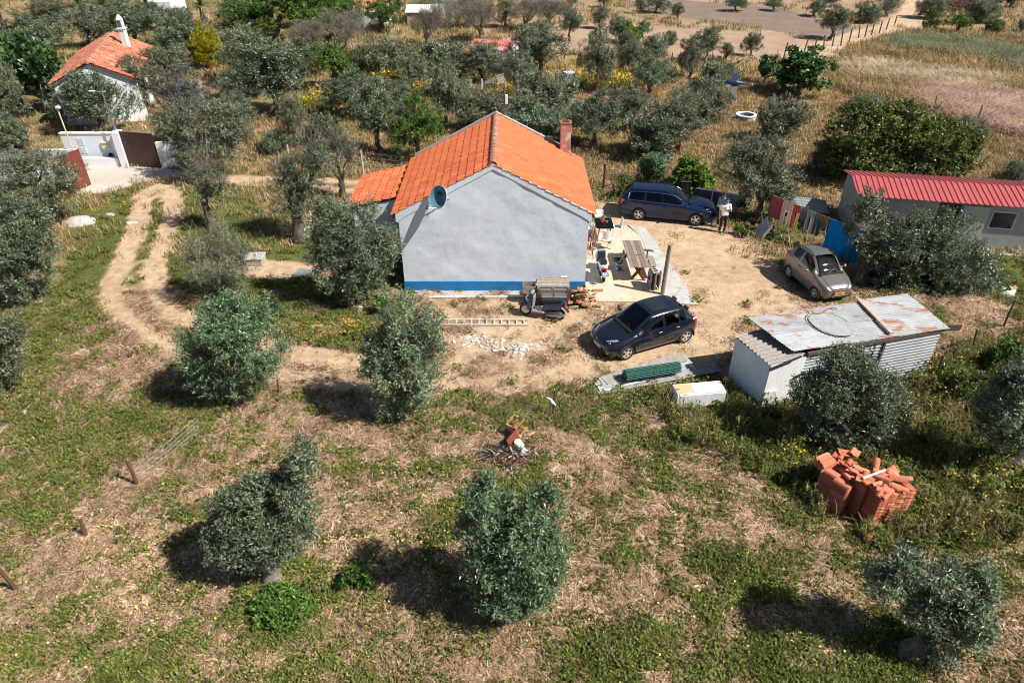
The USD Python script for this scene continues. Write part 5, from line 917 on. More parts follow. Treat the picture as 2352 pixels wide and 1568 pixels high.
# ---- scooters: nose along -x, ground at z = 0
def scooter(name, label, loc, rz, main, dark, seatm, rear_plate=None, lean=0.0):
    t = thing(name, label, 'scooter', loc, rxyz=(lean, 0, rz)); r = .245
    for x in (0.0, 1.30):
        w = part(t, 'wheel', MB().lathe([(r * .66, -.05), (r * .9, -.055), (r, -.02), (r, .02), (r * .9, .055), (r * .66, .05), (r * .66, -.05)], 24, (x, 0, r), rot(math.pi / 2)), TYRE, smooth=35)
        part(w, 'rim', MB().lathe([(.02, -.03), (r * .66, -.035), (r * .66, .035), (.02, .03)], 20, (x, 0, r), rot(math.pi / 2)), RIM)
        b = MB(); [b.box((x + math.cos(a) * .09, 0, r + math.sin(a) * .09), (.16, .09, .03), rot(0, -a, 0)) for a in np.arange(5) * 1.2566]; part(w, 'spokes', b, RIM)
    for s in (-1, 1): part(t, 'fork', MB().tube([(0, s * .07, r), (.16, s * .06, .68)], .02, 6), dark)
    part(t, 'front_mudguard', MB().hull([(-.16, 0, r + .20, .06), (.02, 0, r + .29, .075), (.2, 0, r + .20, .06)]), main, smooth=40)
    part(t, 'front_shield', MB().hull([(.16, s * .17, .36, .05) for s in (-1, 1)] + [(.20, s * .21, .66, .06) for s in (-1, 1)] + [(.26, s * .12, .96, .05) for s in (-1, 1)] + [(.08, 0, .62, .06)]), main, smooth=40)
    part(t, 'leg_shield_inner', MB().hull([(.29, s * .15, .40, .03) for s in (-1, 1)] + [(.33, s * .13, .88, .03) for s in (-1, 1)]), dark, smooth=40)
    part(t, 'headlight', MB().hull([(.05, s * .10, .80, .045) for s in (-1, 1)] + [(.10, 0, .72, .04)]), REFL)
    part(t, 'footboard', MB().hull([(.30, s * .15, .30, .045) for s in (-1, 1)] + [(.72, s * .16, .30, .045) for s in (-1, 1)]), dark, smooth=40)
    part(t, 'tail_body', MB().hull([(.72, s * .10, .40, .06) for s in (-1, 1)] + [(.78, s * .13, .62, .06) for s in (-1, 1)] + [(1.35, s * .13, .74, .05) for s in (-1, 1)] + [(1.52, 0, .78, .05)] + [(1.30, s * .10, .52, .05) for s in (-1, 1)]), main, smooth=40)
    part(t, 'seat', MB().hull([(.70, s * .07, .74, .05) for s in (-1, 1)] + [(1.02, s * .12, .77, .05) for s in (-1, 1)] + [(1.38, s * .09, .86, .045) for s in (-1, 1)]), seatm, smooth=40)
    part(t, 'engine', MB().hull([(.82, .05, .30, .11), (1.25, .10, .28, .08)]).hull([(.95, -.13, .28, .07), (1.36, -.15, .34, .075)]), mat('engine_grey', (.07, .07, .072), .6, .3)); part(t, 'exhaust', MB().tube([(.85, -.17, .22), (1.10, -.19, .25), (1.55, -.20, .34)], [.03, .055, .06], 9), STEEL)
    part(t, 'handlebar', MB().tube([(.36, -.36, .98), (.28, -.18, 1.02), (.27, .18, 1.02), (.36, .36, .98)], .018, 7), BLACK); part(t, 'dash_cowl', MB().hull([(.18, 0, .98, .06)] + [(.26, s * .12, 1.00, .05) for s in (-1, 1)]), dark, smooth=40)
    for s in (-1, 1): part(t, 'rear_view_mirror', MB().tube([(.29, s * .22, 1.02), (.24, s * .30, 1.20)], .008, 5).hull([(.24, s * .28, 1.22, .03), (.24, s * .36, 1.23, .035)]), BLACK)
    part(t, 'tail_light', MB().hull([(1.54, s * .09, .70, .035) for s in (-1, 1)] + [(1.50, s * .10, .64, .03) for s in (-1, 1)]), REDLAMP); part(t, 'rear_mudguard', MB().hull([(1.46, s * .06, .60, .02) for s in (-1, 1)] + [(1.66, s * .06, .40, .02) for s in (-1, 1)]), BLACK)
    if rear_plate:
        Rb = np.stack([[0, 1, 0], [-.45, 0, .89], [.89, 0, .45]], 1); Rb[:, 0] = [0, 1, 0]; c = np.array([1.67, 0, .50]); pl = part(t, 'number_plate', MB().box(c, (.22, .17, .01), Rb), PLATE); part(pl, 'plate_band', MB().box(c + Rb @ np.array([-.09, .0, .003]), (.035, .168, .01), Rb), PLATEB)
        text_part(pl, 'plate_letters', rear_plate[0], .05, Rb, c + Rb @ np.array([.015, .04, .007]), BLACK, True); text_part(pl, 'plate_letters', rear_plate[1], .05, Rb, c + Rb @ np.array([.015, -.038, .007]), BLACK, True)
    part(t, 'kick_stand', MB().tube([(.78, .12, .26), (.86, .28, .0)], .014, 5), BLACK); return t
SCW = mat('scooter_white', (.80, .81, .82), .22, var=.03, coat=.6); SCB = mat('scooter_blue', (.012, .03, .10), .3, .2, var=.1, coat=.6); SCD = mat('scooter_dark', (.03, .032, .036), .5); SCS = mat('scooter_silver', (.34, .35, .37), .45, .4)
pr, pf = G(1386, 646, .07), G(1377, 600, .07); dv = unit(pr - pf); scooter('scooter', 'white scooter seen from behind, parked beside the house wall on the terrace', tuple(pr - dv * 1.30 + [0, 0, 0]), math.atan2(dv[1], dv[0]), SCW, SCD, BLACK, ('87', 'TN-88'), lean=.06)
pf, pr = GG(1207, 722), GG(1275, 733); dv = unit(pr - pf); scooter('scooter', 'old dark blue scooter standing sideways before the pallet table', tuple(pf), math.atan2(dv[1], dv[0]), SCB, SCS, BLACK, None, lean=-.03)
# ================================================================= PEOPLE
import manifold3d as m3
SKIN = mat('skin', (.42, .24, .16), .6, var=.08, scale=20); HAIR = mat('dark_hair', (.018, .013, .011), .6, var=.3, scale=30); SHADES = mat('sunglasses', (.008, .008, .009), .15)
def union(bones, edge=.022, smooth=8):
    M = None
    for b in bones:
        p = np.vstack([np.asarray(q[:3]) + _ico * q[3] * (np.array(q[4]) if len(q) > 4 else 1) for q in b]); h = m3.Manifold.hull_points(p.astype(np.float32)); M = h if M is None else M + h
    M = M.refine_to_length(edge); mm = M.to_mesh(); t = trimesh.Trimesh(np.asarray(mm.vert_properties)[:, :3], np.asarray(mm.tri_verts), process=True)
    return trimesh.smoothing.filter_taubin(t, iterations=smooth) if smooth else t
def hand(w, d, side, curl=.5, sx=1.0):
    """Palm and five fingers from the wrist w along d; side points to the thumb."""
    w, d, side = np.asarray(w, float), unit(d), unit(side); n = np.cross(d, side); p = w + d * .085; out = [[(*w, .024), (*(w + d * .05 + side * .022), .019), (*(w + d * .05 - side * .022), .017), (*(p + side * .028), .014), (*(p - side * .03), .013)]]
    for k, (o, l) in enumerate(((.030, .070), (.010, .078), (-.011, .072), (-.031, .056))):
        a = p + side * o; b = a + unit(d + n * curl * .6) * l * .5; c = b + unit(d + n * curl * 1.8) * l * .5; out += [[(*a, .0105), (*b, .0095)], [(*b, .0095), (*c, .008)]]
    a = w + d * .025 + side * .026; b = a + unit(d * .7 + side * .8) * .036; c = b + unit(d * 1.0 + side * .2 + n * curl) * .032; return out + [[(*a, .014), (*b, .0115)], [(*b, .0115), (*c, .009)]]
def person(label, loc, rz, H, shirt, trousers, shoes, arms, headpitch=0.0, headyaw=0.0, hair='short', glasses=False, sleeve=.55):
    s = H / 1.70; t = thing('person', label, 'person', loc, rz); J = lambda *p: np.array(p, float) * s
    hips, kn, an = (.095, 0, .90), (.10, -.02, .49), (.105, .02, .08)
    Rh = rot(headpitch, 0, headyaw); hc = J(0, -.02, 1.585); h = lambda x, y, z: tuple(hc + Rh @ (np.array([x, y, z]) * s))
    B = [[(*J(0, .01, 1.40), .062 * s), (*h(0, .01, -.06), .052 * s)], [(*h(0, .012, .03), .092 * s, (.86, 1.0, 1.08)), (*h(0, -.02, -.05), .066 * s, (.86, 1, 1.05))], [(*h(0, -.05, -.085), .03 * s), (*h(0, -.03, -.04), .055 * s)],
         [(*h(0, -.092, .012), .011 * s), (*h(0, -.108, -.022), .015 * s)], [(*h(-.018, -.088, -.060), .010 * s), (*h(.018, -.088, -.060), .010 * s)], [(*h(-.03, -.082, .028), .016 * s), (*h(.03, -.082, .028), .016 * s)]]
    for sx in (-1, 1): B += [[(*h(sx * .082, .01, .01), .014 * s), (*h(sx * .084, .015, -.025), .011 * s)]]
    B += [[(*J(-.13, .01, 1.34), .085 * s), (*J(.13, .01, 1.34), .085 * s), (*J(0, .0, 1.20), .12 * s)], [(*J(-.07, 0, 1.22), .11 * s), (*J(.07, 0, 1.22), .11 * s), (*J(-.07, 0, .95), .10 * s), (*J(.07, 0, .95), .10 * s)]]
    sl = [[(*J(-.14, .01, 1.335), .092 * s), (*J(.14, .01, 1.335), .092 * s), (*J(-.075, -.01, 1.18), .122 * s), (*J(.075, -.01, 1.18), .122 * s)], [(*J(-.075, -.01, 1.2), .12 * s), (*J(.075, -.01, 1.2), .12 * s), (*J(-.08, 0, .93), .118 * s), (*J(.08, 0, .93), .118 * s)], [(*J(0, .01, 1.40), .075 * s), (*J(0, .01, 1.35), .10 * s)]]
    tr = [[(*J(-.08, 0, .98), .112 * s), (*J(.08, 0, .98), .112 * s), (*J(-.085, .01, .88), .112 * s), (*J(.085, .01, .88), .112 * s)]]; sh = []
    for sx, arm in ((-1, arms[0]), (1, arms[1])):
        S_, E_, W_, D_, T_, c_ = (np.array(arm[0]) * s, np.array(arm[1]) * s, np.array(arm[2]) * s, arm[3], arm[4], arm[5])
        B += [[(*S_, .058 * s), (*E_, .041 * s)], [(*E_, .041 * s), (*(E_ * .6 + W_ * .4), .038 * s)], [(*(E_ * .6 + W_ * .4), .038 * s), (*W_, .026 * s)]] + hand(W_, D_, T_, c_)
        sl.append([(*S_, .068 * s), (*(S_ * (1 - sleeve) + E_ * sleeve), .062 * s)])
        hp, k_, a_ = (J(hips[0] * sx, hips[1], hips[2]), J(kn[0] * sx, kn[1], kn[2]), J(an[0] * sx, an[1], an[2])); a_ = a_ + J(0, -.05 * (sx > 0), 0); k_ = k_ + J(0, -.03 * (sx > 0), 0)
        B += [[(*hp, .088 * s), (*k_, .056 * s)], [(*k_, .056 * s), (*(k_ * .7 + a_ * .3 + J(0, .015, 0)), .055 * s)], [(*(k_ * .7 + a_ * .3 + J(0, .015, 0)), .055 * s), (*a_, .038 * s)], [(*a_, .038 * s), (*(a_ + J(0, -.12, -.045)), .03 * s)]]
        tr += [[(*hp, .100 * s), (*k_, .070 * s)], [(*k_, .070 * s), (*(a_ + J(0, 0, .02)), .056 * s)]]
        sh.append([[(*(a_ + J(0, .03, -.035)), .042 * s), (*(a_ + J(0, -.15, -.05)), .036 * s), (*(a_ + J(0, -.06, -.045)), .045 * s)]])
    body = part(t, 'body', union(B, .018), SKIN, smooth=True)
    part(t, 'shirt', union(sl, .03), shirt, smooth=True); part(t, 'trousers', union(tr, .03), trousers, smooth=True)
    for q_ in sh: part(t, 'shoe', union(q_, .03, 4), shoes, smooth=True)
    hb = [[(*h(0, .028, .055), .094 * s, (.92, 1.0, 1.0)), (*h(0, .045, .0), .086 * s, (.95, 1, 1))], [(*h(-.05, -.05, .095), .04 * s), (*h(.05, -.05, .095), .04 * s), (*h(0, .03, .09), .07 * s)]]
    if hair == 'tied': hb.append([(*h(0, .11, .02), .05 * s), (*h(0, .13, -.03), .035 * s)])
    part(t, 'hair', union(hb, .03, 3), HAIR, smooth=True)
    for sx in (-1, 1): part(t, 'eye', MB().hull([(*h(sx * .031, -.093, .012), .009 * s)]), SHADES)
    if glasses: part(t, 'sunglasses', MB().hull([(*h(-.055, -.092, .014), .017 * s), (*h(-.022, -.102, .010), .018 * s)]).hull([(*h(.055, -.092, .014), .017 * s), (*h(.022, -.102, .010), .018 * s)]).tube([h(-.022, -.106, .016), h(.022, -.106, .016)], .005, 4).tube([h(-.068, -.08, .016), h(-.088, .02, .012)], .005, 4).tube([h(.068, -.08, .016), h(.088, .02, .012)], .005, 4), SHADES)
    return t
p = G(1657, 533); person('person in white polo shirt, dark trousers and sunglasses, one hand raised to the chin', tuple(p), .12, 1.66, mat('white_cotton', (.76, .76, .78), .85, var=.04), mat('black_cloth', (.014, .015, .018), .85, var=.2), mat('black_shoe', (.02, .02, .02), .5),
    [((-.19, .01, 1.37), (-.25, .03, 1.10), (-.25, -.03, .86), (.02, -.12, -1), (.3, -1, 0), .4), ((.19, .01, 1.37), (.235, -.12, 1.12), (.085, -.20, 1.36), (-.35, .25, .9), (-.2, .9, .3), .9)], headyaw=-.15, hair='tied', glasses=True, sleeve=.62)
p = G(1652, 521); person('person in blue grey T-shirt and jeans looking down at a phone held in both hands', tuple(p), -.85, 1.74, mat('blue_grey_cotton', (.16, .23, .31), .85, var=.08), mat('dark_jeans', (.02, .032, .06), .85, var=.2), mat('pale_shoe', (.30, .42, .52), .6),
    [((-.20, .01, 1.37), (-.23, -.06, 1.09), (-.06, -.30, 1.12), (.4, -.9, .1), (0, .2, 1), .7), ((.20, .01, 1.37), (.23, -.06, 1.09), (.06, -.30, 1.12), (-.4, -.9, .1), (0, .2, 1), .7)], headpitch=.45)
ph = thing('mobile_phone', 'dark phone in the hands of the person in blue grey', 'phone', tuple(p + rot(0, 0, -.85) @ np.array([0, -.405, 1.18])), rz=-.85); part(ph, 'case', MB().box((0, 0, 0), (.078, .15, .010), rot(.6, 0, 0), bev=.004), BLACK); part(ph, 'screen', MB().box((0, .0, .0), (.068, .135, .013), rot(.6, 0, 0)), mat('phone_screen', (.03, .05, .07), .1))

# ================================================================= TERRACE THINGS
ORANGEW = mat('orange_wood', (.42, .20, .07), .55, var=.25, scale=9); REDW = mat('red_brown_wood', (.20, .06, .03), .6, var=.3, scale=7, bump=.2); TGLASS = pane('table_glass', (.84, .90, .88))
tz = .07
p = G(1384, 545, tz); t = thing('glass_table', 'glass topped table with slanting orange wooden legs beside the house wall', 'table', tuple(p)); part(t, 'table_top', MB().box((0, 0, .735), (.80, 1.30, .012), bev=.004), TGLASS); part(t, 'frame', MB().box((0, -.5, .69), (.62, .05, .06)).box((0, .5, .69), (.62, .05, .06)).box((0, 0, .69), (.05, 1.0, .05)), ORANGEW)
for sx in (-1, 1):
    for sy in (-1, 1): part(t, 'leg', MB().tube([(sx * .24, sy * .48, .71), (sx * .32, sy * .58, 0)], [.035, .026], 8), ORANGEW)
q = thing('flower_pot', 'red pot with a small plant in the middle of the glass table', 'pot', tuple(p + [-.05, .1, .742])); part(q, 'pot', MB().lathe([(0, 0), (.07, 0), (.095, .15), (.105, .15), (.10, .17), (.085, .17), (.075, .14), (0, .14)], 16), mat('red_pot', (.45, .09, .045), .6)); rp = np.random.RandomState(6); part(q, 'plant', leaves(rp, np.zeros((24, 3)) + [0, 0, .15], unit(rp.normal(0, .5, (24, 3)) + [0, 0, .8]), 4, .06, .03, .12), GREEN)
q = thing('flower_pot', 'small red saucer pot on the glass table, right of the larger one', 'pot', tuple(p + [.13, .0, .742])); part(q, 'pot', MB().lathe([(0, 0), (.05, 0), (.07, .07), (.06, .07), (0, .05)], 14), mat('red_pot', (.45, .09, .045)))
def bistro_chair(label, loc, rz, m):
    t = thing('chair', label, 'chair', loc, rz, 'white chairs around the glass table'); part(t, 'seat', MB().box((0, 0, .45), (.42, .42, .025), bev=.01), m)
    u, v = np.meshgrid(np.linspace(-1, 1, 9), np.linspace(0, 1, 6), indexing='ij'); part(t, 'backrest', thick(np.stack([u * .20, .21 - .05 * u * u + v * .06, .47 + v * .40], -1), .012), m, smooth=40)
    for sx in (-1, 1):
        for sy in (-1, 1): part(t, 'leg', MB().tube([(sx * .17, sy * .17, .44), (sx * .20, sy * .22, 0)], .011, 6), CHROME)
    return t
CW = mat('chair_white', (.76, .76, .77), .4, var=.03)
bistro_chair('white chair with its back to us at the near end of the glass table', tuple(p + [.02, -.98, 0]), math.pi, CW); bistro_chair('white chair between the house wall and the glass table', tuple(p + [-.62, .1, 0]), math.pi / 2, CW); bistro_chair('white chair on the yard side of the glass table', tuple(p + [.64, .15, 0]), -math.pi / 2, CW); bistro_chair('white chair at the far end of the glass table', tuple(p + [-.1, .95, 0]), 0, CW)
def slat_chair(label, loc, rz):
    t = thing('slatted_chair', label, 'chair', loc, rz)
    for k in range(5): part(t, 'slat', MB().box((0, -.2 + k * .1, .42), (.44, .075, .02)), mat('red_slat', (.36, .12, .06), .6, isl=.2))
    for k in range(3): part(t, 'back_slat', MB().box((0, .25 + .02 * k, .60 + k * .12), (.44, .02, .075)), mat('red_slat', (.36, .12, .06)))
    for sx in (-1, 1):
        for a, b_ in (((sx * .2, -.2, .42), (sx * .2, -.2, 0)), ((sx * .2, .2, .42), (sx * .2, .24, 0)), ((sx * .2, .22, .42), (sx * .2, .31, .92))): part(t, 'leg', MB().tube([a, b_], .016, 6), WOODD)
c = G(1352, 588, tz); slat_chair('red brown slatted folding chair against the wall, nearer to the white scooter', (XR + .36, c[1] - .1, tz), -math.pi / 2); slat_chair('red brown slatted folding chair against the wall, farther from the white scooter', (XR + .36, c[1] + .75, tz), -math.pi / 2)
# picnic table
a, b_, c_, d_ = (G(*k, .78) for k in ((1428, 552), (1472, 577 - 24), (1491, 614), (1450, 614))); cen = (a + b_ + c_ + d_) / 4; ang = math.atan2((a + b_ - c_ - d_)[1], (a + b_ - c_ - d_)[0]); Lt = np.linalg.norm((a + b_ - c_ - d_)[:2]) / 2; TW = .78
t = thing('picnic_table', 'weathered plank table with crossed red brown legs on the terrace', 'table', (cen[0], cen[1], tz), ang); rp = np.random.RandomState(2)
for k in range(5): part(t, 'plank', MB().box((rp.normal(0, .015), (k - 2) * .158, .715 + rp.normal(0, .003)), (Lt, .150, .035), bev=.006), [WOODG, mat('grey_wood_dark', (.17, .14, .12), .9, var=.4, scale=7, bump=.4, bscale=30)][k % 2])
for s in (-1, 1):
    for k in (-1, 1): part(t, 'leg', MB().points_hull([(s * (Lt / 2 - .25) + e * .03 + .04 * k, y, z) for e in (-1, 1) for y, z in ((k * .33, 0), (k * .20, 0), (-k * .26, .69), (-k * .12, .69))]), REDW)
    part(t, 'cross_bar', MB().box((s * (Lt / 2 - .25), 0, .67), (.06, .66, .07)), REDW)
part(t, 'tie_beam', MB().box((0, 0, .36), (Lt - .5, .06, .10)), REDW)
q = thing('wrench', 'dark metal tool lying on the plank table', 'tool', tuple(cen + [.12, -.15, .03])); part(q, 'bar', MB().tube([(-.12, -.06, 0), (.02, 0, 0), (.1, -.01, 0)], .014, 6), BLACK); part(q, 'jaw', MB().box((-.13, -.06, 0), (.05, .06, .02)), BLACK)
dirv = np.array([math.cos(ang), math.sin(ang), 0]); nv_ = np.array([dirv[1], -dirv[0], 0])
t = thing('bench', 'grey plank bench with red legs on the yard side of the plank table', 'bench', tuple(cen * [1, 1, 0] + nv_ * .68 - dirv * .35 + [0, 0, tz]), ang); part(t, 'seat', MB().box((0, 0, .44), (1.3, .26, .04), bev=.008), WOODG)
for s in (-1, 1): part(t, 'leg', MB().points_hull([(s * .5 + e * .025, y, z) for e in (-1, 1) for y, z in ((-.16, 0), (.16, 0), (-.08, .42), (.08, .42))]), ORANGEW)
t = thing('side_board', 'small dark board propped beside the far end of the plank table', 'board', tuple(cen * [1, 1, 0] + nv_ * .62 + dirv * .62 + [0, 0, tz])); part(t, 'board', MB().box((0, 0, .55), (.26, .5, .03), rot(.1, .2, ang)), WOODD); part(t, 'leg', MB().tube([(0, 0, .54), (0, 0, 0)], .03, 6), WOODD)
t = thing('folding_chair', 'dark metal folding chair on the left side of the plank table', 'chair', tuple(cen * [1, 1, 0] - nv_ * .72 - dirv * .05 + [0, 0, tz]), ang + math.pi); part(t, 'seat', MB().box((0, 0, .45), (.40, .38, .02), bev=.008), BLACK); part(t, 'backrest', MB().box((0, .22, .72), (.42, .02, .24), rot(-.2, 0, 0), bev=.008), BLACK)
for sx in (-1, 1): part(t, 'leg', MB().tube([(sx * .2, -.24, 0), (sx * .2, .24, .82)], .012, 6), STEEL); part(t, 'leg', MB().tube([(sx * .18, .26, 0), (sx * .18, -.16, .45)], .012, 6), STEEL)
p = G(1420.5, 619, tz); t = thing('bucket', 'blue and white paint bucket with a stick standing in it', 'bucket', tuple(p)); part(t, 'tub', MB().lathe([(0, 0), (.125, 0), (.14, .22), (.0, .22)], 22), mat('bucket_blue', (.02, .10, .38), .5)); part(t, 'collar', MB().lathe([(.14, .22), (.148, .32), (.138, .32), (.13, .24), (0, .24)], 22), mat('bucket_grey', (.40, .44, .47), .6)); part(t, 'label_patch', MB().box((-.09, -.10, .10), (.12, .02, .10), rot(0, 0, -.72)), WHITEP); part(t, 'stick', MB().tube([(.02, 0, .15), (.03, .06, .78)], .012, 6), WOODD)
p = G(1521, 676, .05); t = thing('wooden_post', 'tall round weathered post at the corner of the terrace', 'post', tuple(p)); part(t, 'post', MB().tube([(0, 0, -.1), (.01, 0, 1.1), (.035, .02, 2.16)], [.088, .084, .08], 12, wob=.04, seed=3), mat('post_green_grey', (.20, .175, .125), .95, var=.4, scale=8, stretch=(1, 1, .25), bump=.5), smooth=40); keep([p + [.1, 0, 0], p + [-.1, .1, 0], p + [0, -.1, 0]])
# striped blanket over a trestle
p = G(1499, 660, tz); t = thing('blanket_stand', 'grey striped blanket and white cloth hung over a trestle by the round post', 'blanket', tuple(p), .1)
u, v = np.meshgrid(np.linspace(-1, 1, 26), np.linspace(-.5, .5, 12), indexing='ij'); ang_ = u * 1.571
Pq = np.stack([np.where(np.abs(u) < .3, np.sin(u / .3 * 1.571) * .17, np.sign(u) * (.17 + .02 * (np.abs(u) - .3))) + .0 * u, v * .50 + .02 * np.sin(u * 9), np.where(np.abs(u) < .3, .70 + .12 * np.cos(u / .3 * 1.571), .70 - (np.abs(u) - .3) * .95) + .015 * np.sin(v * 18)], -1)
STRIPE = usdkit.material(stage, '/World/Looks/striped_cloth', {'c': ('texture_coordinate', {}), 'w': ('wave_texture', {'scale': 4.5, 'distortion': 1.2, 'bands_direction': 'z', 'detail': 2.0}), 'g': ('geometry', {}), 'r': ('rgb_ramp', {'ramp': [(.25, (.05, .045, .05)), (.55, (.17, .15, .16)), (.85, (.50, .47, .47))]}), 'p': ('principled_bsdf', {'roughness': .95})}, [('g.position', 'w.vector'), ('w.fac', 'r.fac'), ('r.color', 'p.base_color')], surface='p.BSDF')
part(t, 'blanket', thick(Pq, .02), STRIPE, smooth=50); part(t, 'trestle', MB().box((0, 0, .40), (.06, .55, .78)).box((.05, 0, .74), (.2, .5, .04)), WOODG); part(t, 'white_cloth', thick(Pq[12:22, 2:10] * [1, .7, 1] + [.1, .02, .02], .012), mat('white_linen', (.70, .68, .70), .9), smooth=50)
part(t, 'purple_cloth', MB().hull([(-.19, -.05, .42, .05), (-.21, .0, .5, .04)]).hull([(.22, -.1, .28, .05), (.24, 0, .33, .05)]), mat('purple_cloth', (.22, .02, .20), .9))

# ================================================================= IN FRONT OF THE GABLE
p = GG(1270, 704); t = thing('pallet_table', 'rough table made of grey pallets against the blue base band', 'table', tuple(p), 0.0); rp = np.random.RandomState(12)
for k in range(7): part(t, 'plank', MB().box((rp.normal(0, .02), .18 + k * .115, .80 + rp.normal(0, .006)), (1.28, .10, .022), rot(0, 0, rp.normal(0, .012)), bev=.004), [WOODG, mat('pale_plank', (.36, .31, .26), .9, var=.35, scale=8, isl=.2)][rp.randint(2)])
for x in (-.58, 0, .58): part(t, 'bearer', MB().box((x, .52, .735), (.09, .85, .10)), WOODG)
for k, z in enumerate((.68, .56, .22)): part(t, 'lower_plank', MB().box((0, .12 + .02 * k, z), (1.26, .03, .09)), WOODG)
for x in (-.58, .58):
    for y in (.15, .88): part(t, 'leg', MB().box((x, y, .36), (.12, .10, .74)), WOODD)
part(t, 'lower_board', MB().box((0, .5, .25), (1.1, .7, .03)), mat('pale_plank', (.36, .31, .26)))
q = thing('wooden_crate', 'open wooden crate standing left of the pallet table', 'crate', tuple(p + [-.92, .42, .0])); 
for x, y, sx_, sy_ in ((0, -.2, .5, .02), (0, .2, .5, .02), (-.24, 0, .02, .4), (.24, 0, .02, .4)): part(q, 'side', MB().box((x, y, .60), (sx_, sy_, .34)), WOODG)
part(q, 'base', MB().box((0, 0, .44), (.5, .42, .02)), WOODG); part(q, 'stand', MB().box((0, 0, .21), (.4, .34, .44)), WOODD)
t = thing('work_gloves', 'pale crumpled glove on the pallet table top', 'glove', tuple(p + [.33, .85, .815])); part(t, 'glove', union([[(0, 0, .02, .035), (.10, .02, .02, .03)]] + hand((.10, .02, .02), (1, .1, 0), (0, 1, 0), .3), .012, 3), mat('glove_pale', (.62, .60, .55), .9))
for k, (x, z, w) in enumerate(((-.22, .38, .46), (.24, .38, .5))): q = thing('crate', ('left' if k == 0 else 'right') + ' dark plastic crate on the shelf of the pallet table', 'crate', tuple(p + [x, .02, z])); part(q, 'tub', MB().box((0, 0, 0), (w, .30, .20), bev=.02), SCD); part(q, 'rim', MB().box((0, 0, .11), (w + .03, .33, .03), bev=.01), STEEL)
LOGM = [mat('log_bark', (.15, .085, .055), .95, var=.4, scale=12, bump=.6), mat('split_wood', (.46, .30, .18), .9, var=.25, scale=10), mat('split_wood_red', (.32, .16, .085), .9, var=.3, scale=10), mat('split_wood_pale', (.56, .42, .28), .9, var=.2, scale=10)]
rl = np.random.RandomState(31); pc = GG(1338, 703)
fw = thing('firewood_pile', 'tumbled pile of split firewood at the house corner', 'firewood', tuple(pc))
for k in range(95):
    r = rl.rand() ** .6; x = rl.normal(0, .26); y = .25 + rl.normal(0, .22); hmax = max(.72 - abs(x - -.02) * 1.0 - abs(y - .3) * .7, .08); z = rl.rand() * hmax + .04; l = .26 + .16 * rl.rand(); w = .045 + .035 * rl.rand()
    tri = np.array([[l / 2 * e, math.cos(a) * w, math.sin(a) * w] for e in (-1, 1) for a in (rl.rand(), 2.0 + rl.rand() * .6, 4.0 + rl.rand() * .6)]); R = rot(rl.normal(0, .35), rl.normal(0, .35), rl.normal(.2, .9)); part(fw, 'log', MB().points_hull(tri @ R.T + [x, y, z]), LOGM[rl.choice(4, p=[.3, .3, .25, .15])])
p = GG(1372, 672); t = thing('log', 'short split log lying alone right of the firewood pile', 'log', tuple(p)); part(t, 'wood', MB().tube([(-.2, 0, .08), (.22, .03, .08)], .075, 9, wob=.1), LOGM[2]); part(t, 'cut_end', MB().tube([(.221, .03, .08), (.225, .03, .08)], .07, 9), LOGM[3])
a, b_ = GG(1022, 743), GG(1213, 743); t = thing('ladder', 'pale wooden ladder lying flat on the sand in front of the gable', 'ladder', tuple((a + b_) / 2)); Ld = np.linalg.norm(b_ - a); ALU = mat('ladder_grey', (.50, .48, .45), .7, var=.25, scale=8)
for y in (-.17, .17): part(t, 'rail', MB().box((0, y, .06), (Ld, .04, .07)), ALU)
for k in range(11): part(t, 'rung', MB().box((-Ld / 2 + .15 + k * (Ld - .3) / 10, 0, .06), (.045, .34, .035)), ALU)
a, b_ = GG(985, 684), GG(1206, 683); t = thing('long_pipe', 'thin white pipe lying along the foot of the gable wall', 'pipe', (0, 0, 0)); part(t, 'pipe', MB().tube([a + [0, 0, .04], (a + b_) / 2 + [0, .02, .04], b_ + [0, 0, .04]], .028, 8), WHITEP); part(t, 'joint', MB().tube([a * .5 + b_ * .5 + [-.06, .02, .04], a * .5 + b_ * .5 + [.06, .02, .04]], .036, 8), STEEL); keep([a + [0, .1, 0], b_ + [0, .1, 0], b_ - [0, .1, 0], a - [0, .1, 0]])
b_ = GG(1218, 700); t = thing('stone_block', 'dark stone block beside the front wheel of the blue scooter', 'block', tuple(b_)); part(t, 'block', MB().box((0, .05, .15), (.34, .3, .3), bev=.03), CONC); part(t, 'cap_stone', MB().box((0, .05, .32), (.38, .34, .04), bev=.01), CONC)
rr_ = np.random.RandomState(17); RUB = [mat('rubble_white', (.54, .52, .50), .95, var=.15), mat('rubble_grey', (.36, .34, .32), .95, var=.2)]
rub = thing('rubble_heap', 'scatter of pale broken plaster on the grass in front of the gable', 'rubble', (0, 0, 0)); rest = MB()
for k in range(300):
    px_, py_ = (1090 + rr_.normal(0, 28), 785 + rr_.normal(0, 10)) if rr_.rand() < .55 else (1190 + rr_.normal(0, 26), 800 + rr_.normal(0, 9)); q_ = GG(px_, py_); sz = .018 + .055 * rr_.rand() ** 2.5; b = MB().points_hull(q_ + [0, 0, sz * .3] + rr_.normal(0, 1, (8, 3)) * [sz, sz, sz * .45])
    if k < 120: part(rub, 'stone', b, RUB[rr_.randint(2)])
    else: rest.add(b.mesh())
part(rub, 'crumbs', rest, RUB[0], kind='stuff')
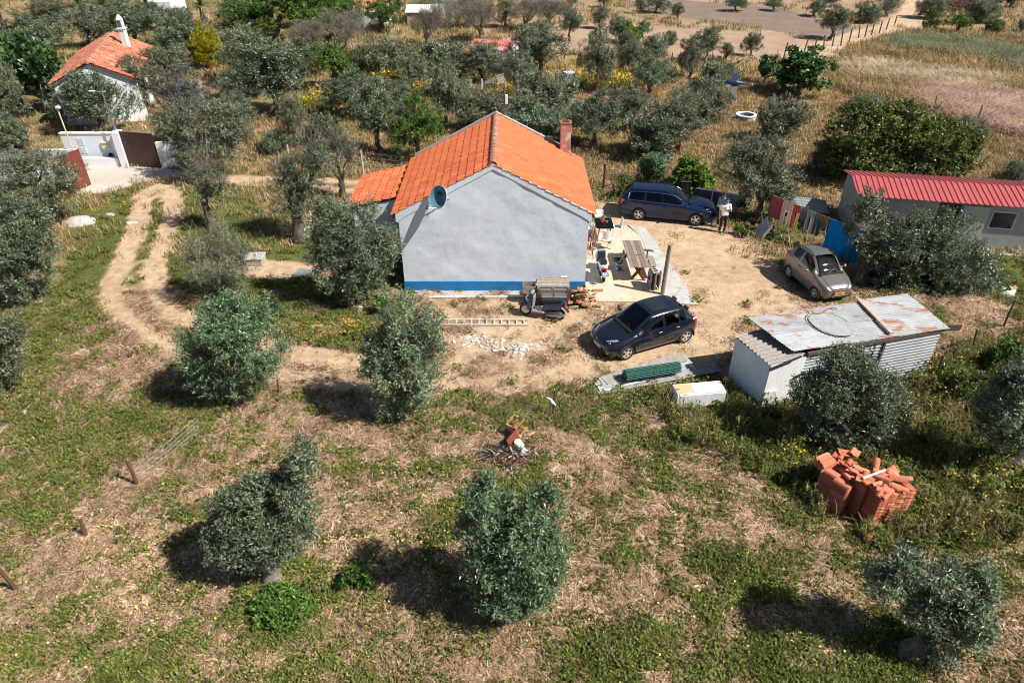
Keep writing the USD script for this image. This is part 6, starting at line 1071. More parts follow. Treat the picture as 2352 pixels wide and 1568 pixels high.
# ================================================================= LEFT OF THE HOUSE
p = GG(585, 612); t = thing('well_cover', 'low square concrete well box left of the half bare olive', 'well', tuple(p), .05); part(t, 'box', MB().box((0, .3, .14), (.70, .60, .34), bev=.015), CONC); part(t, 'lid', MB().box((0, .3, .335), (.78, .68, .06), bev=.012), mat('pale_concrete', (.52, .49, .45))); keep([p + [-.4, 0, 0], p + [.4, 0, 0], p + [.4, .65, 0], p + [-.4, .65, 0]])
pl = [GG(668, 640), GG(690, 619), GG(742, 625), GG(722, 640)]; single('grey_slab', MB().prism(Polygon([tuple(q[:2]) for q in pl]), .02, .07), mat('slate_grey', (.20, .23, .26), .8, var=.2, scale=5, bump=.3), 'thin blue grey slab lying on the bare patch left of the house', 'slab'); keep(pl)
u, v = np.meshgrid(np.linspace(-1, 1, 18), np.linspace(-1, 1, 12), indexing='ij'); p = GG(802, 655); single('blue_tarpaulin', thick(np.stack([u * .62, v * .32, .10 + .10 * meshkit.fbm(np.stack([u * 3, v * 3, 0 * u], -1), 3, 9) + .12 * (1 - u * u) * (1 - v * v)], -1), .006), mat('blue_tarp', (.03, .13, .24), .5), 'crumpled blue tarpaulin in the shade behind the corner olive trunk', 'tarpaulin', loc=tuple(p), smooth=40)
p = GG(712, 545); t = thing('step_ladder', 'white ladder leaning behind the thick black trunk', 'ladder', tuple(p), .3)
for x in (-.18, .18): part(t, 'rail', MB().tube([(x, 0, 0), (x, .55, 1.05)], .022, 6), WHITEP)
for k in range(4): part(t, 'rung', MB().tube([(-.18, .08 + k * .13, .16 + k * .25), (.18, .08 + k * .13, .16 + k * .25)], .016, 6), WHITEP)
rb = np.random.RandomState(21); p = GG(462, 695); bp = MB(); t = thing('brush_pile', 'heap of dry brown cuttings in the shade beside the track', 'brushwood', tuple(p))
for k in range(260): a = rb.rand() * 6.28; c = np.array([rb.normal(0, .45), rb.normal(0, .22), 0]); z = max(.32 - np.hypot(c[0] * .5, c[1]) * .6, .03) * rb.rand(); d = np.array([math.cos(a), math.sin(a) * .6, rb.normal(0, .3)]) * (.2 + .25 * rb.rand()); bp.tube([c + [0, 0, z + .02] - d, c + [0, 0, z + .05], c + [0, 0, z + .02] + d], .010, 3)
part(t, 'cuttings', bp, mat('dry_cuttings', (.26, .15, .095), .95, isl=.45), kind='stuff')
p = GG(185, 510); single('gravel_heap', MB().sheet(np.stack([(u := np.meshgrid(np.linspace(-1, 1, 24), np.linspace(-1, 1, 18), indexing='ij'))[0] * .85, u[1] * .55, .30 * np.clip(1 - u[0] ** 2 - u[1] ** 2, 0, 1) ** .7 + .05 * (meshkit.fbm(np.stack([u[0] * 6, u[1] * 6, 0 * u[0]], -1), 3, 2) - .5) - .02], -1)), mat('gravel_grey', (.44, .43, .42), .95, var=.4, scale=25, bump=.9, bscale=40), 'small grey heap of gravel on the grass inside the entrance', 'gravel heap', loc=tuple(p), smooth=40)
for k, (x, y, l, w, h, lab) in enumerate(((240, 493, .6, .3, .06, 'flat white stone in the grass near the entrance, left one'), (300, 510, .55, .3, .05, 'flat white stone in the grass near the entrance, beside the rut'))): p = GG(x, y); single('flat_stone', MB().points_hull(np.random.RandomState(k).normal(0, 1, (22, 3)) * [l * .4, w * .4, h * .4]), RUB[0], lab, 'stone', loc=tuple(p + [0, 0, .01]))
p = GG(52, 962); t = thing('broken_stake', 'pale broken stake lying on the grass at the far left', 'stake', tuple(p)); part(t, 'wood', MB().tube([(0, 0, .04), (-.03, .35, .10), (-.05, .72, .05)], [.045, .04, .03], 6, wob=.15), mat('bleached_wood', (.42, .38, .32), .9))
p = GG(828, 722); t = thing('white_offcut', 'white plastic offcut upright on the ground near the corner olive', 'offcut', tuple(p)); part(t, 'panel', MB().box((0, 0, .20), (.16, .03, .40), rot(.3, .25, .2), bev=.01), WHITEP); part(t, 'foot', MB().hull([(-.1, -.1, .04, .05), (.05, -.12, .04, .05)]), WHITEP)
p = GG(245, 835); t = thing('grey_rag', 'dark grey strip of cloth on the dead brown cuttings at the left', 'rag', tuple(p)); part(t, 'cloth', MB().hull([(-.14, -.06, .03, .03), (0, 0, .04, .035)]).hull([(0, 0, .04, .035), (.15, .09, .03, .03)]), mat('grey_cloth', (.10, .11, .14), .9))
# ================================================================= CLOTHES LINE
l0, l1 = np.array([12.02, 29.85, 1.72]), np.array([14.45, 26.2, 1.68]); ld = unit((l1 - l0) * [1, 1, 0]); ln_ = np.array([-ld[1], ld[0], 0])
t = thing('clothes_line', 'washing line strung from the shady olive to the big spreading olive', 'clothes line'); part(t, 'line', MB().tube([l0, (l0 + l1) / 2 - [0, 0, .05], l1], .008, 4), WHITEP); part(t, 'line_post', MB().tube([l0 * [1, 1, 0], l0 + [0, 0, .05]], .03, 6), WOODD); part(t, 'line_post', MB().tube([l1 * [1, 1, 0], l1 + [0, 0, .05]], .03, 6), WOODD)
def cloth(name, label, s0, s1, drop, m, wav=.02, k=3, seed=0, taper=0.0, split=None, group=None, cat='washing'):
    q0, q1 = l0 + (l1 - l0) * s0, l0 + (l1 - l0) * s1; u, v = np.meshgrid(np.linspace(0, 1, 18), np.linspace(0, 1, 14), indexing='ij'); w_ = np.random.RandomState(seed)
    P = q0 + (q1 - q0) * (.5 + (u - .5) * (1 - taper * v))[..., None] - np.array([0, 0, 1.0]) * (v * drop)[..., None] + ln_ * (np.sin(u * k * 6.28 + w_.rand() * 6) * wav * (.3 + v) + (meshkit.noise(np.stack([u * 3 + seed, v * 3, 0 * u], -1), seed) - .5) * .05 * v)[..., None] - np.array([0, 0, .04]) * np.sin(u * math.pi)[..., None] * 0
    t = thing(name, label, cat); 
    if split is None: part(t, 'cloth', thick(P, .008), m, smooth=50)
    else:
        part(t, 'cloth', thick(P[:, :5], .008), m, smooth=50); part(t, 'leg', thick(P[:8, 4:], .008), m, smooth=50); part(t, 'leg', thick(P[10:, 4:] , .008), m if split is True else split, smooth=50)
    for s in (.1, .9): part(t, 'peg', MB().box(q0 + (q1 - q0) * s + [0, 0, -.02], (.015, .015, .07)), ORANGEW)
CL = lambda n, c: leafmat(n, [tuple(np.array(c) * .95), tuple(np.array(c) * 1.05)], .45, .9, .2, .06)
cloth('towel', 'dusty rose towel at the left end of the washing line', .0, .145, 1.02, CL('rose_towel', (.36, .13, .115)), seed=1)
cloth('trousers', 'pale pinkish white trousers hanging beside the rose towel', .15, .27, 1.22, CL('pinkish_white', (.68, .60, .60)), seed=2, split=True)
cloth('striped_towel', 'orange and cream cloth on the washing line', .275, .36, 1.12, CL('orange_cloth', (.58, .17, .08)), seed=3, split=CL('cream_cloth', (.72, .56, .42)))
cloth('shirt', 'violet grey shirt between the orange cloth and the grey trousers', .365, .43, .62, CL('violet_grey', (.25, .24, .30)), seed=4, k=2, wav=.04)
cloth('trousers', 'light grey trousers with white legs on the washing line', .435, .53, 1.05, CL('light_grey', (.36, .38, .42)), seed=5, split=CL('off_white', (.62, .63, .66)), k=2, wav=.03)
cloth('trousers', 'darker grey trousers right of the light grey pair', .54, .62, 1.0, CL('mid_grey', (.20, .21, .24)), seed=6, split=True, wav=.03)
cloth('shirt', 'brown shirt just left of the big blue sheet', .625, .685, .68, CL('brown_cloth', (.33, .23, .17)), seed=7, wav=.03)
cloth('blue_sheet', 'large bright blue sheet hanging at the right end of the washing line', .70, 1.08, 1.52, CL('bright_blue', (.01, .30, .62)), seed=8, wav=.012, k=4)
# wheelbarrow, pots, shade plants
p = GG(1752, 545); t = thing('wheelbarrow', 'grey wheelbarrow tipped up on its nose under the shady olive', 'wheelbarrow', tuple(p), .3); Rw = rot(0, -.95, 0)
tray = trimesh.convex.convex_hull(np.array([(x * a, y * b__, z) for x in (-1, 1) for y in (-1, 1) for a, b__, z in ((.42, .32, .0), (.26, .22, -.24))])); part(t, 'tray', MB().add(np.asarray(tray.vertices) @ Rw.T + [-.12, 0, .48], tray.faces), mat('tray_grey', (.26, .30, .33), .5, .3)); part(t, 'wheel', MB().lathe([(.05, -.04), (.14, -.04), (.17, -.03), (.17, .03), (.14, .04), (.05, .04), (.05, -.04)], 20, (.32, -.05, .42), rot(math.pi / 2, 0, .2)), TYRE); part(t, 'hub', MB().lathe([(0, -.045), (.10, -.045), (.10, .045), (0, .045)], 16, (.32, -.05, .42), rot(math.pi / 2, 0, .2)), mat('hub_red', (.42, .09, .04), .5))
for y in (-.22, .22): part(t, 'handle', MB().tube([(.30, y * .4, .45), (.0, y, .62), (-.2, y, 1.15)], .018, 6), STEEL)
def pot(label, loc, r, h, m, flower=None, seed=0, hang=False):
    t = thing('plant_pot', label, 'pot', loc); part(t, 'pot', MB().lathe([(0, 0), (r * .7, 0), (r, h * .9), (r * 1.08, h * .9), (r * 1.08, h), (r * .9, h), (0, h * .85)], 18), m); rp = np.random.RandomState(seed)
    P = rp.normal(0, r * .5, (40, 3)) * [1, 1, 0] + [0, 0, h]; part(t, 'plant', leaves(rp, P, unit(rp.normal(0, .5, (40, 3)) + [0, 0, .8]), 6, r * .55, r * .32, r * 1.1), GREEN)
    if flower is not None: f_ = flowers_at(rp, P[:16] + [0, 0, r * .8], r * .22); part(t, 'flowers', f_, flower)
def flowers_at(rp, P, s):
    m_ = MB(); [m_.hull([(*(q_ + rp.normal(0, s, 3)), s * .8)]) for q_ in P]; return m_
TERRA = mat('terracotta', (.45, .16, .08), .85, var=.15); PINKF = mat('pink_petal', (.62, .03, .08), .6)
b_ = G(1697, 505); q = thing('plant_stand', 'dark stump with the orange bowl under the shady olive', 'stump', tuple(b_)); part(q, 'stump', MB().tube([(0, 0, -.05), (0, 0, .45)], [.2, .16], 9, wob=.12), WOODD); part(q, 'top', MB().tube([(0, 0, .45), (0, 0, .47)], .17, 9), WOODG)
pot('orange bowl with green plants on a stump behind the person in white', tuple(b_ + [0, 0, .47]), .2, .22, TERRA, None, 1)
pot('pot of red flowers beside the wheelbarrow', tuple(G(1712, 532)), .17, .26, SCD, PINKF, 2); pot('second pot of red flowers, close to the olive trunk', tuple(G(1726, 520)), .15, .24, SCD, PINKF, 3); pot('yellowish pot on the ground between the people and the wheelbarrow', tuple(G(1692, 538)), .16, .24, mat('ochre_pot', (.34, .22, .09), .9), None, 4); pot('terracotta pot on the corrugated fence beside the yellow green vine', tuple(G(1612, 452)), .15, .3, TERRA, None, 5); pot('leafy pot beside the nose of the blue estate car', tuple(G(1634, 505)), .17, .24, TERRA, None, 6); pot('pot of dark foliage at the foot of the shady olive', tuple(G(1708, 545)), .18, .22, SCD, None, 7)
p = GG(1568, 452); t = thing('rubbish_bin', 'black bin behind the roof of the blue estate car', 'bin', tuple(p)); part(t, 'tub', MB().points_hull([(x * .22, y * .24, 0) for x in (-1, 1) for y in (-1, 1)] + [(x * .27, y * .3, .92) for x in (-1, 1) for y in (-1, 1)]), BLACK); part(t, 'lid', MB().box((0, 0, .95), (.58, .64, .06), rot(.08, 0, 0), bev=.02), BLACK)
p = GG(1948, 602); t = thing('metal_sheet', 'grey rusty sheet standing behind the small grey car', 'metal sheet', tuple(p)); part(t, 'sheet', corr((-.3, 0, .55), (.75, .1, 0), (0, .05, -.6), .02, .12), ZINCD); part(t, 'edge', MB().box((-.3, 0, .27), (.07, .03, .56)), RUST)
p = GG(1942, 668 - 8); 
for k, (x, y, lab, m_) in enumerate(((1930, 640, 'small red rag beside the trunk of the big spreading olive', mat('red_rag', (.55, .03, .05), .8)), (2292, 662, 'crumpled green plastic on the grass by the red roofed shed', mat('green_plastic', (.10, .36, .22), .5)), (2325, 668, 'bent brown cardboard on the grass by the red roofed shed', mat('cardboard', (.46, .30, .18), .9)), (2318, 682, 'white plank scrap below the brown cardboard', WHITEP))):
    p = GG(x, y); rp = np.random.RandomState(k + 50); t = thing('scrap', lab, 'scrap', tuple(p)); part(t, 'piece', MB().points_hull(rp.normal(0, 1, (10, 3)) * [.18, .12, .05] + [0, 0, .06]), m_); part(t, 'fold', MB().points_hull(rp.normal(0, 1, (8, 3)) * [.10, .08, .06] + [.12, .05, .08]), m_)
# ================================================================= SCRAP BY THE METAL SHED
t = thing('metal_sheet_pile', 'pile of old corrugated sheets lying left of the metal shed', 'metal sheets'); rp = np.random.RandomState(5)
for k in range(7):
    a, b_ = GG(1362 + k * 5, 914 - k * 4), GG(1600 + rp.normal(0, 22), 868 - k * 5); d = b_ - a; n_ = unit(np.array([-d[1], d[0], 0])); part(t, 'sheet', corr(a - n_ * .1 + [0, 0, .05 + k * .022], n_ * .5, d + [0, 0, rp.rand() * .10], .016, .10, seed=k, sag=.01), [ZINC, ZINCD, FIBRO, mat('white_sheet', (.72, .73, .74))][k % 4])
p0, p1 = GG(1432, 885), GG(1540, 868); ax_ = unit(p1 - p0); NET = mat('green_net', (.008, .13, .10), .6, var=.2)
t = thing('green_netting_roll', 'roll of dark green plastic mesh on top of the corrugated sheets', 'netting'); L_ = np.linalg.norm(p1 - p0) + .25; n_ = np.array([-ax_[1], ax_[0], 0])
for k in range(40): q_ = p0 + ax_ * k * L_ / 39; part(t, 'hoop', MB().tube([q_ + n_ * math.cos(a) * .21 + [0, 0, .42 + math.sin(a) * .17] for a in np.linspace(0, 6.283, 13)], .010, 3, cap=False), NET)
for k in range(18): a = k * 6.283 / 18; part(t, 'strand', MB().tube([p0 + n_ * math.cos(a) * .21 + [0, 0, .42 + math.sin(a) * .17], p0 + ax_ * L_ + n_ * math.cos(a) * .21 + [0, 0, .42 + math.sin(a) * .17]], .010, 3), NET)
part(t, 'core', MB().tube([p0 + [0, 0, .42], p0 + ax_ * L_ + [0, 0, .42]], .15, 10), mat('green_net_inner', (.004, .06, .05), .7))
a, b_ = GG(1548, 940), GG(1660, 930); d = unit(b_ - a); t = thing('discarded_fridge', 'white fridge lying on its back in the weeds with an orange door panel', 'fridge', tuple((a + b_) / 2 + [0, .28, 0]), math.atan2(d[1], d[0])); Lf = np.linalg.norm(b_ - a)
part(t, 'body', MB().box((0, 0, .27), (Lf, .56, .50), bev=.02), mat('fridge_white', (.70, .71, .73), .4, col2=(.5, .5, .5), c2=(.58, .7))); part(t, 'door', MB().box((0, 0, .545), (Lf * .98, .54, .04), bev=.012), mat('fridge_white', (.70, .71, .73))); part(t, 'orange_panel', MB().box((-Lf * .30, 0, .569), (Lf * .34, .44, .012)), mat('orange_foam', (.74, .42, .22), .8, var=.08)); part(t, 'handle', MB().box((-Lf * .44, -.02, .58), (.12, .03, .02)), BLACK); keep([a, b_, b_ + [0, .6, 0], a + [0, .6, 0]])
# ================================================================= TERRACOTTA TILE STACK
TCM = [mat(f'clay_{k}', c, .85, var=.12, scale=6, spec=.25) for k, c in (('a', (.46, .155, .085)), ('b', (.53, .19, .11)), ('c', (.40, .125, .07)), ('d', (.57, .23, .14)))]
def clay_tile(W=.245, L=.42):
    t_ = np.linspace(0, 1, 9); z = np.array([0, .0, .002, .004, .012,   .040, .056, .048, .012]); P = np.stack([np.stack([np.full(9, x), t_ * W - W / 2, z], -1) for x in (0, L)]); return thick(P, .024)
def curved_tile(r=.085, L=.42):
    a = np.linspace(.1, math.pi - .1, 9); P = np.stack([np.stack([np.full(9, x), np.cos(a) * rr_k, np.sin(a) * rr_k], -1) for x, rr_k in ((0, r), (L, r * .8))]); return thick(P, .013)
ts = thing('roof_tile_stack', 'stack of loose orange clay roof tiles in the weeds, lower right', 'roof tiles'); rt_ = np.random.RandomState(44)
kx = unit(GG(2092, 1190) - GG(2010, 1210)); ky = np.array([-kx[1], kx[0], 0]); base = GG(2000, 1212); nt = 0; restT = MB()
def put_tile(mesh, R, o, vis=True):
    global nt
    mesh.xf(R, o)
    if vis and nt < 300: part(ts, 'clay_tile', mesh, TCM[rt_.randint(4)]); nt += 1
    else: restT.add(mesh.mesh())
Rk = np.stack([ky, -kx, np.array([0, 0, 1.0])], 1)
rows = [(0.05, 4, 20), (.47, 4, 20), (.90, 3, 19), (1.32, 3, 17)]
for ri, (yy, ncol, nh) in enumerate(rows):
    for c in range(ncol):
        off = ri * -.13; hh = nh - (rt_.randint(3) if ri else 0)
        for k in range(hh):
            o = base + kx * (off + .14 + c * .262 + rt_.normal(0, .006)) + ky * (yy + rt_.normal(0, .006)) + np.array([0, 0, .01 + k * .056]); put_tile(clay_tile(), Rk, o, vis=(ri == 0 or k > hh - 5))
# left stack leaning, tiles lying on their edge
for c in range(2):
    for k in range(19): R = np.stack([ky * .92 - kx * .38, -kx * .92 - ky * .38, np.array([0, 0, 1.0])], 1); put_tile(clay_tile(), R, base + kx * (-.42 - c * .05) + ky * (.62 + c * .42) + np.array([0, 0, .01 + k * .056]))
# loose tiles thrown on top and round about
for k in range(26):
    r_, c_ = rt_.randint(4), rt_.rand() * .95; zz = .02 + rows[r_][2] * .056 + .04 + rt_.rand() * .06; a = rt_.rand() * 6.28; R = rot(rt_.normal(0, .15), rt_.normal(0, .18), a); o = base + kx * (c_ + r_ * -.13) + ky * (rows[r_][0] + rt_.rand() * .4) + np.array([0, 0, zz])
    put_tile((curved_tile() if k % 2 else clay_tile()).xf(None, (-.21, 0, 0)), R, o)
for k in range(12): put_tile(clay_tile().xf(None, (-.21, 0, 0)), rot(1.45 + rt_.normal(0, .05), 0, math.atan2(kx[1], kx[0]) + .2), base + kx * (-.62 + .06 * rt_.rand()) + ky * (1.35 + k * .028) + np.array([0, 0, 1.15]))
part(ts, 'tiles_inside', restT, TCM[0], kind='stuff'); part(ts, 'white_pipe', MB().tube([base + kx * -.15 + ky * .62 + [0, 0, 1.30], base + kx * .55 + ky * .68 + [0, 0, 1.33]], .03, 7), WHITEP); keep([base + kx * -.7, base + kx * 1.2, base + kx * 1.1 + ky * 1.8, base + kx * -.9 + ky * 1.8])
ts2 = thing('roof_tile_row', 'short row of clay tiles on edge just below the tile stack', 'roof tiles'); b0 = GG(1988, 1240); dk = unit(GG(1998, 1212) - b0)
for k in range(18): b = curved_tile(.11, .34).xf(rot(0, math.pi / 2 - .25, 0), (0, 0, .34)); b.xf(rot(0, 0, math.atan2(dk[1], dk[0]) + math.pi + .5), b0 + dk * (k * .034) + [0, 0, -.02]); part(ts2, 'clay_tile', b, TCM[[1, 1, 3, 0][rt_.randint(4)]])
# ================================================================= BURNT HEAP
p = GG(1165, 1052); rb = np.random.RandomState(61); t = thing('burnt_heap', 'heap of burnt sticks and ash in the middle foreground', 'ash heap', tuple(p)); CHAR = mat('charcoal', (.02, .018, .018), .9, isl=.5); RUSTY = mat('burnt_rust', (.20, .07, .03), .9, isl=.4); ASHM = mat('ash_scrap', (.42, .40, .40), .95, isl=.4)
for nm_, n__, m_, rad in (('charred_sticks', 170, CHAR, .46), ('rusty_strips', 30, RUSTY, .34), ('pale_scraps', 16, ASHM, .4)):
    b = MB()
    for k in range(n__):
        c = np.array([rb.normal(0, rad), rb.normal(0, rad * .55), .03 + .08 * rb.rand()]); a = rb.rand() * 6.28; d = np.array([math.cos(a), math.sin(a), rb.normal(0, .15)]) * (.05 + .16 * rb.rand())
        b.tube([c - d, c + [0, 0, .02], c + d], .010 if nm_ != 'pale_scraps' else .02, 3)
    part(t, nm_, b, m_, kind='stuff')
for a_, b__ in (((-.35, -.15), (.15, -.42)), ((.15, -.42), (.45, -.15)), ((-.05, -.05), (.38, -.3))): part(t, 'burnt_frame', MB().tube([(*a_, .08), (*b__, .09)], .018, 5), RUSTY)
pc = GG(1178, 1003); Rc = rot(-.35, 1.25, .5); t = thing('broken_chair', 'broken orange wooden chair thrown on its side behind the burnt heap', 'chair', tuple(pc + [.0, 0, .24])); 
def cp(x, y, z): return Rc @ np.array([x, y, z])
part(t, 'seat', MB().box(cp(0, 0, 0), (.40, .40, .03), Rc), mat('chair_cushion', (.58, .36, .30), .85, var=.3, scale=7, col2=(.45, .09, .08), c2=(.5, .58)))
for x, y in ((-.18, -.18), (.18, -.18), (-.18, .18), (.18, .18)): part(t, 'leg', MB().tube([cp(x, y, .0), cp(x * 1.05, y * 1.05, .42)], .02, 6), ORANGEW)
for q0, q1 in (((-.18, -.18, .25), (.18, -.18, .25)), ((-.18, .18, .25), (.18, .18, .25)), ((-.18, -.18, .2), (-.18, .18, .2)), ((.18, -.18, .2), (.18, .18, .2))): part(t, 'stretcher', MB().tube([cp(*q0), cp(*q1)], .014, 6), ORANGEW)
part(t, 'backrest', MB().box(cp(0, -.22, -.25), (.40, .03, .45), Rc), mat('red_brown_wood', (.20, .06, .03)))
p = GG(1191, 1025); t = thing('upturned_pot', 'cream pot turned upside down beside the broken chair', 'pot', tuple(p), rxyz=(.12, -.10, 0)); part(t, 'pot', MB().lathe([(0, .20), (.105, .20), (.115, .18), (.15, .03), (.17, .03), (.17, 0), (.15, 0)], 24), mat('cream_plastic', (.66, .62, .54), .6, var=.05)); part(t, 'rim_band', MB().lathe([(.171, .0), (.176, .02), (.171, .035)], 24), mat('cream_plastic', (.66, .62, .54)))
p = GG(1210, 1045); t = thing('white_sheet_scrap', 'bent grey white sheet scrap at the right side of the burnt heap', 'scrap', tuple(p)); part(t, 'sheet', MB().box((.0, 0, .06), (.34, .20, .015), rot(.25, .15, -.5)), mat('scrap_white', (.62, .62, .63), .7)); part(t, 'strip', MB().box((-.12, -.1, .05), (.04, .22, .015), rot(.1, 0, .3)), WHITEP); part(t, 'fragment', MB().points_hull(np.random.RandomState(2).normal(0, 1, (9, 3)) * [.08, .08, .03] + [.26, .0, .06]), mat('scrap_grey', (.48, .48, .52), .7))
p = GG(873, 972); pot('terracotta pot in the shade at the foot of the ragged olive', tuple(p), .12, .2, TERRA, None, 8)
# ================================================================= SWALLOW IN FLIGHT
bc = np.array([0, 0, CAM_H]) + unit(ray(1690, 190)) * 6.6; t = thing('swallow', 'dark blue swallow in flight over the dry slope at the upper right', 'bird', tuple(bc), rxyz=(0, 0, 0)); Rb = np.stack([unit([-1, .15, .05]), unit([.15, .75, .65]), unit(np.cross([-1, .15, .05], [.15, .75, .65]))], 1)
Rb[:, 2] = unit(np.cross(Rb[:, 0], Rb[:, 1])); Rb[:, 1] = np.cross(Rb[:, 2], Rb[:, 0])
bw = lambda P: np.asarray(P, float) @ Rb.T
FEA = mat('blue_black_feather', (.012, .028, .075), .4, var=.2, scale=40); FEW = mat('brown_feather', (.10, .085, .085), .7, var=.2, scale=40)
body = union([[(.07, 0, 0, .017), (.045, 0, 0, .021)], [(.045, 0, 0, .021), (0, 0, 0, .025), (-.05, 0, 0, .014)], [(.085, 0, -.002, .007), (.094, 0, -.004, .003)], [(-.05, 0, 0, .014), (-.085, 0, 0, .008)]], .006, 4); part(t, 'body', MB().add(bw(body.vertices), body.faces), FEA, smooth=True); part(t, 'rump', MB().add(bw(np.array(trimesh.convex.convex_hull(np.vstack([_ico * .016 + [-.035, 0, .014], _ico * .012 + [-.055, 0, .010]])).vertices)), trimesh.convex.convex_hull(np.vstack([_ico * .016 + [-.035, 0, .014], _ico * .012 + [-.055, 0, .010]])).faces), mat('pale_rump', (.42, .52, .62), .7))
for s in (-1, 1):
    u, v = np.meshgrid(np.linspace(0, 1, 9), np.linspace(0, 1, 4), indexing='ij'); lead = np.stack([.03 + .02 * np.sin(u * 3) - .10 * u ** 2, s * (.015 + u * .145), .01 + .03 * u], -1); ch = (.055 * (1 - u ** 1.6) + .004)[..., None] * np.array([-1, 0, 0]); wv = lead + ch * v[..., None]; m_ = thick(wv if s > 0 else wv[:, ::-1], .002); m_.v = [bw(q) for q in m_.v]; part(t, 'wing', m_, FEW if s < 0 else FEA)
    part(t, 'tail_feather', MB().add(bw([(-.07, 0, .003), (-.085, s * .014, .003), (-.15, s * .032, .0), (-.10, s * .004, .0), (-.085, s * .008, .006)]), np.array([[0, 1, 4], [1, 2, 4], [2, 3, 4], [3, 0, 4], [0, 3, 2], [0, 2, 1]])), FEA)
for s in (-1, 1): part(t, 'eye', MB().hull([(*bw([.078, s * .013, .006]), .003)]), BLACK)
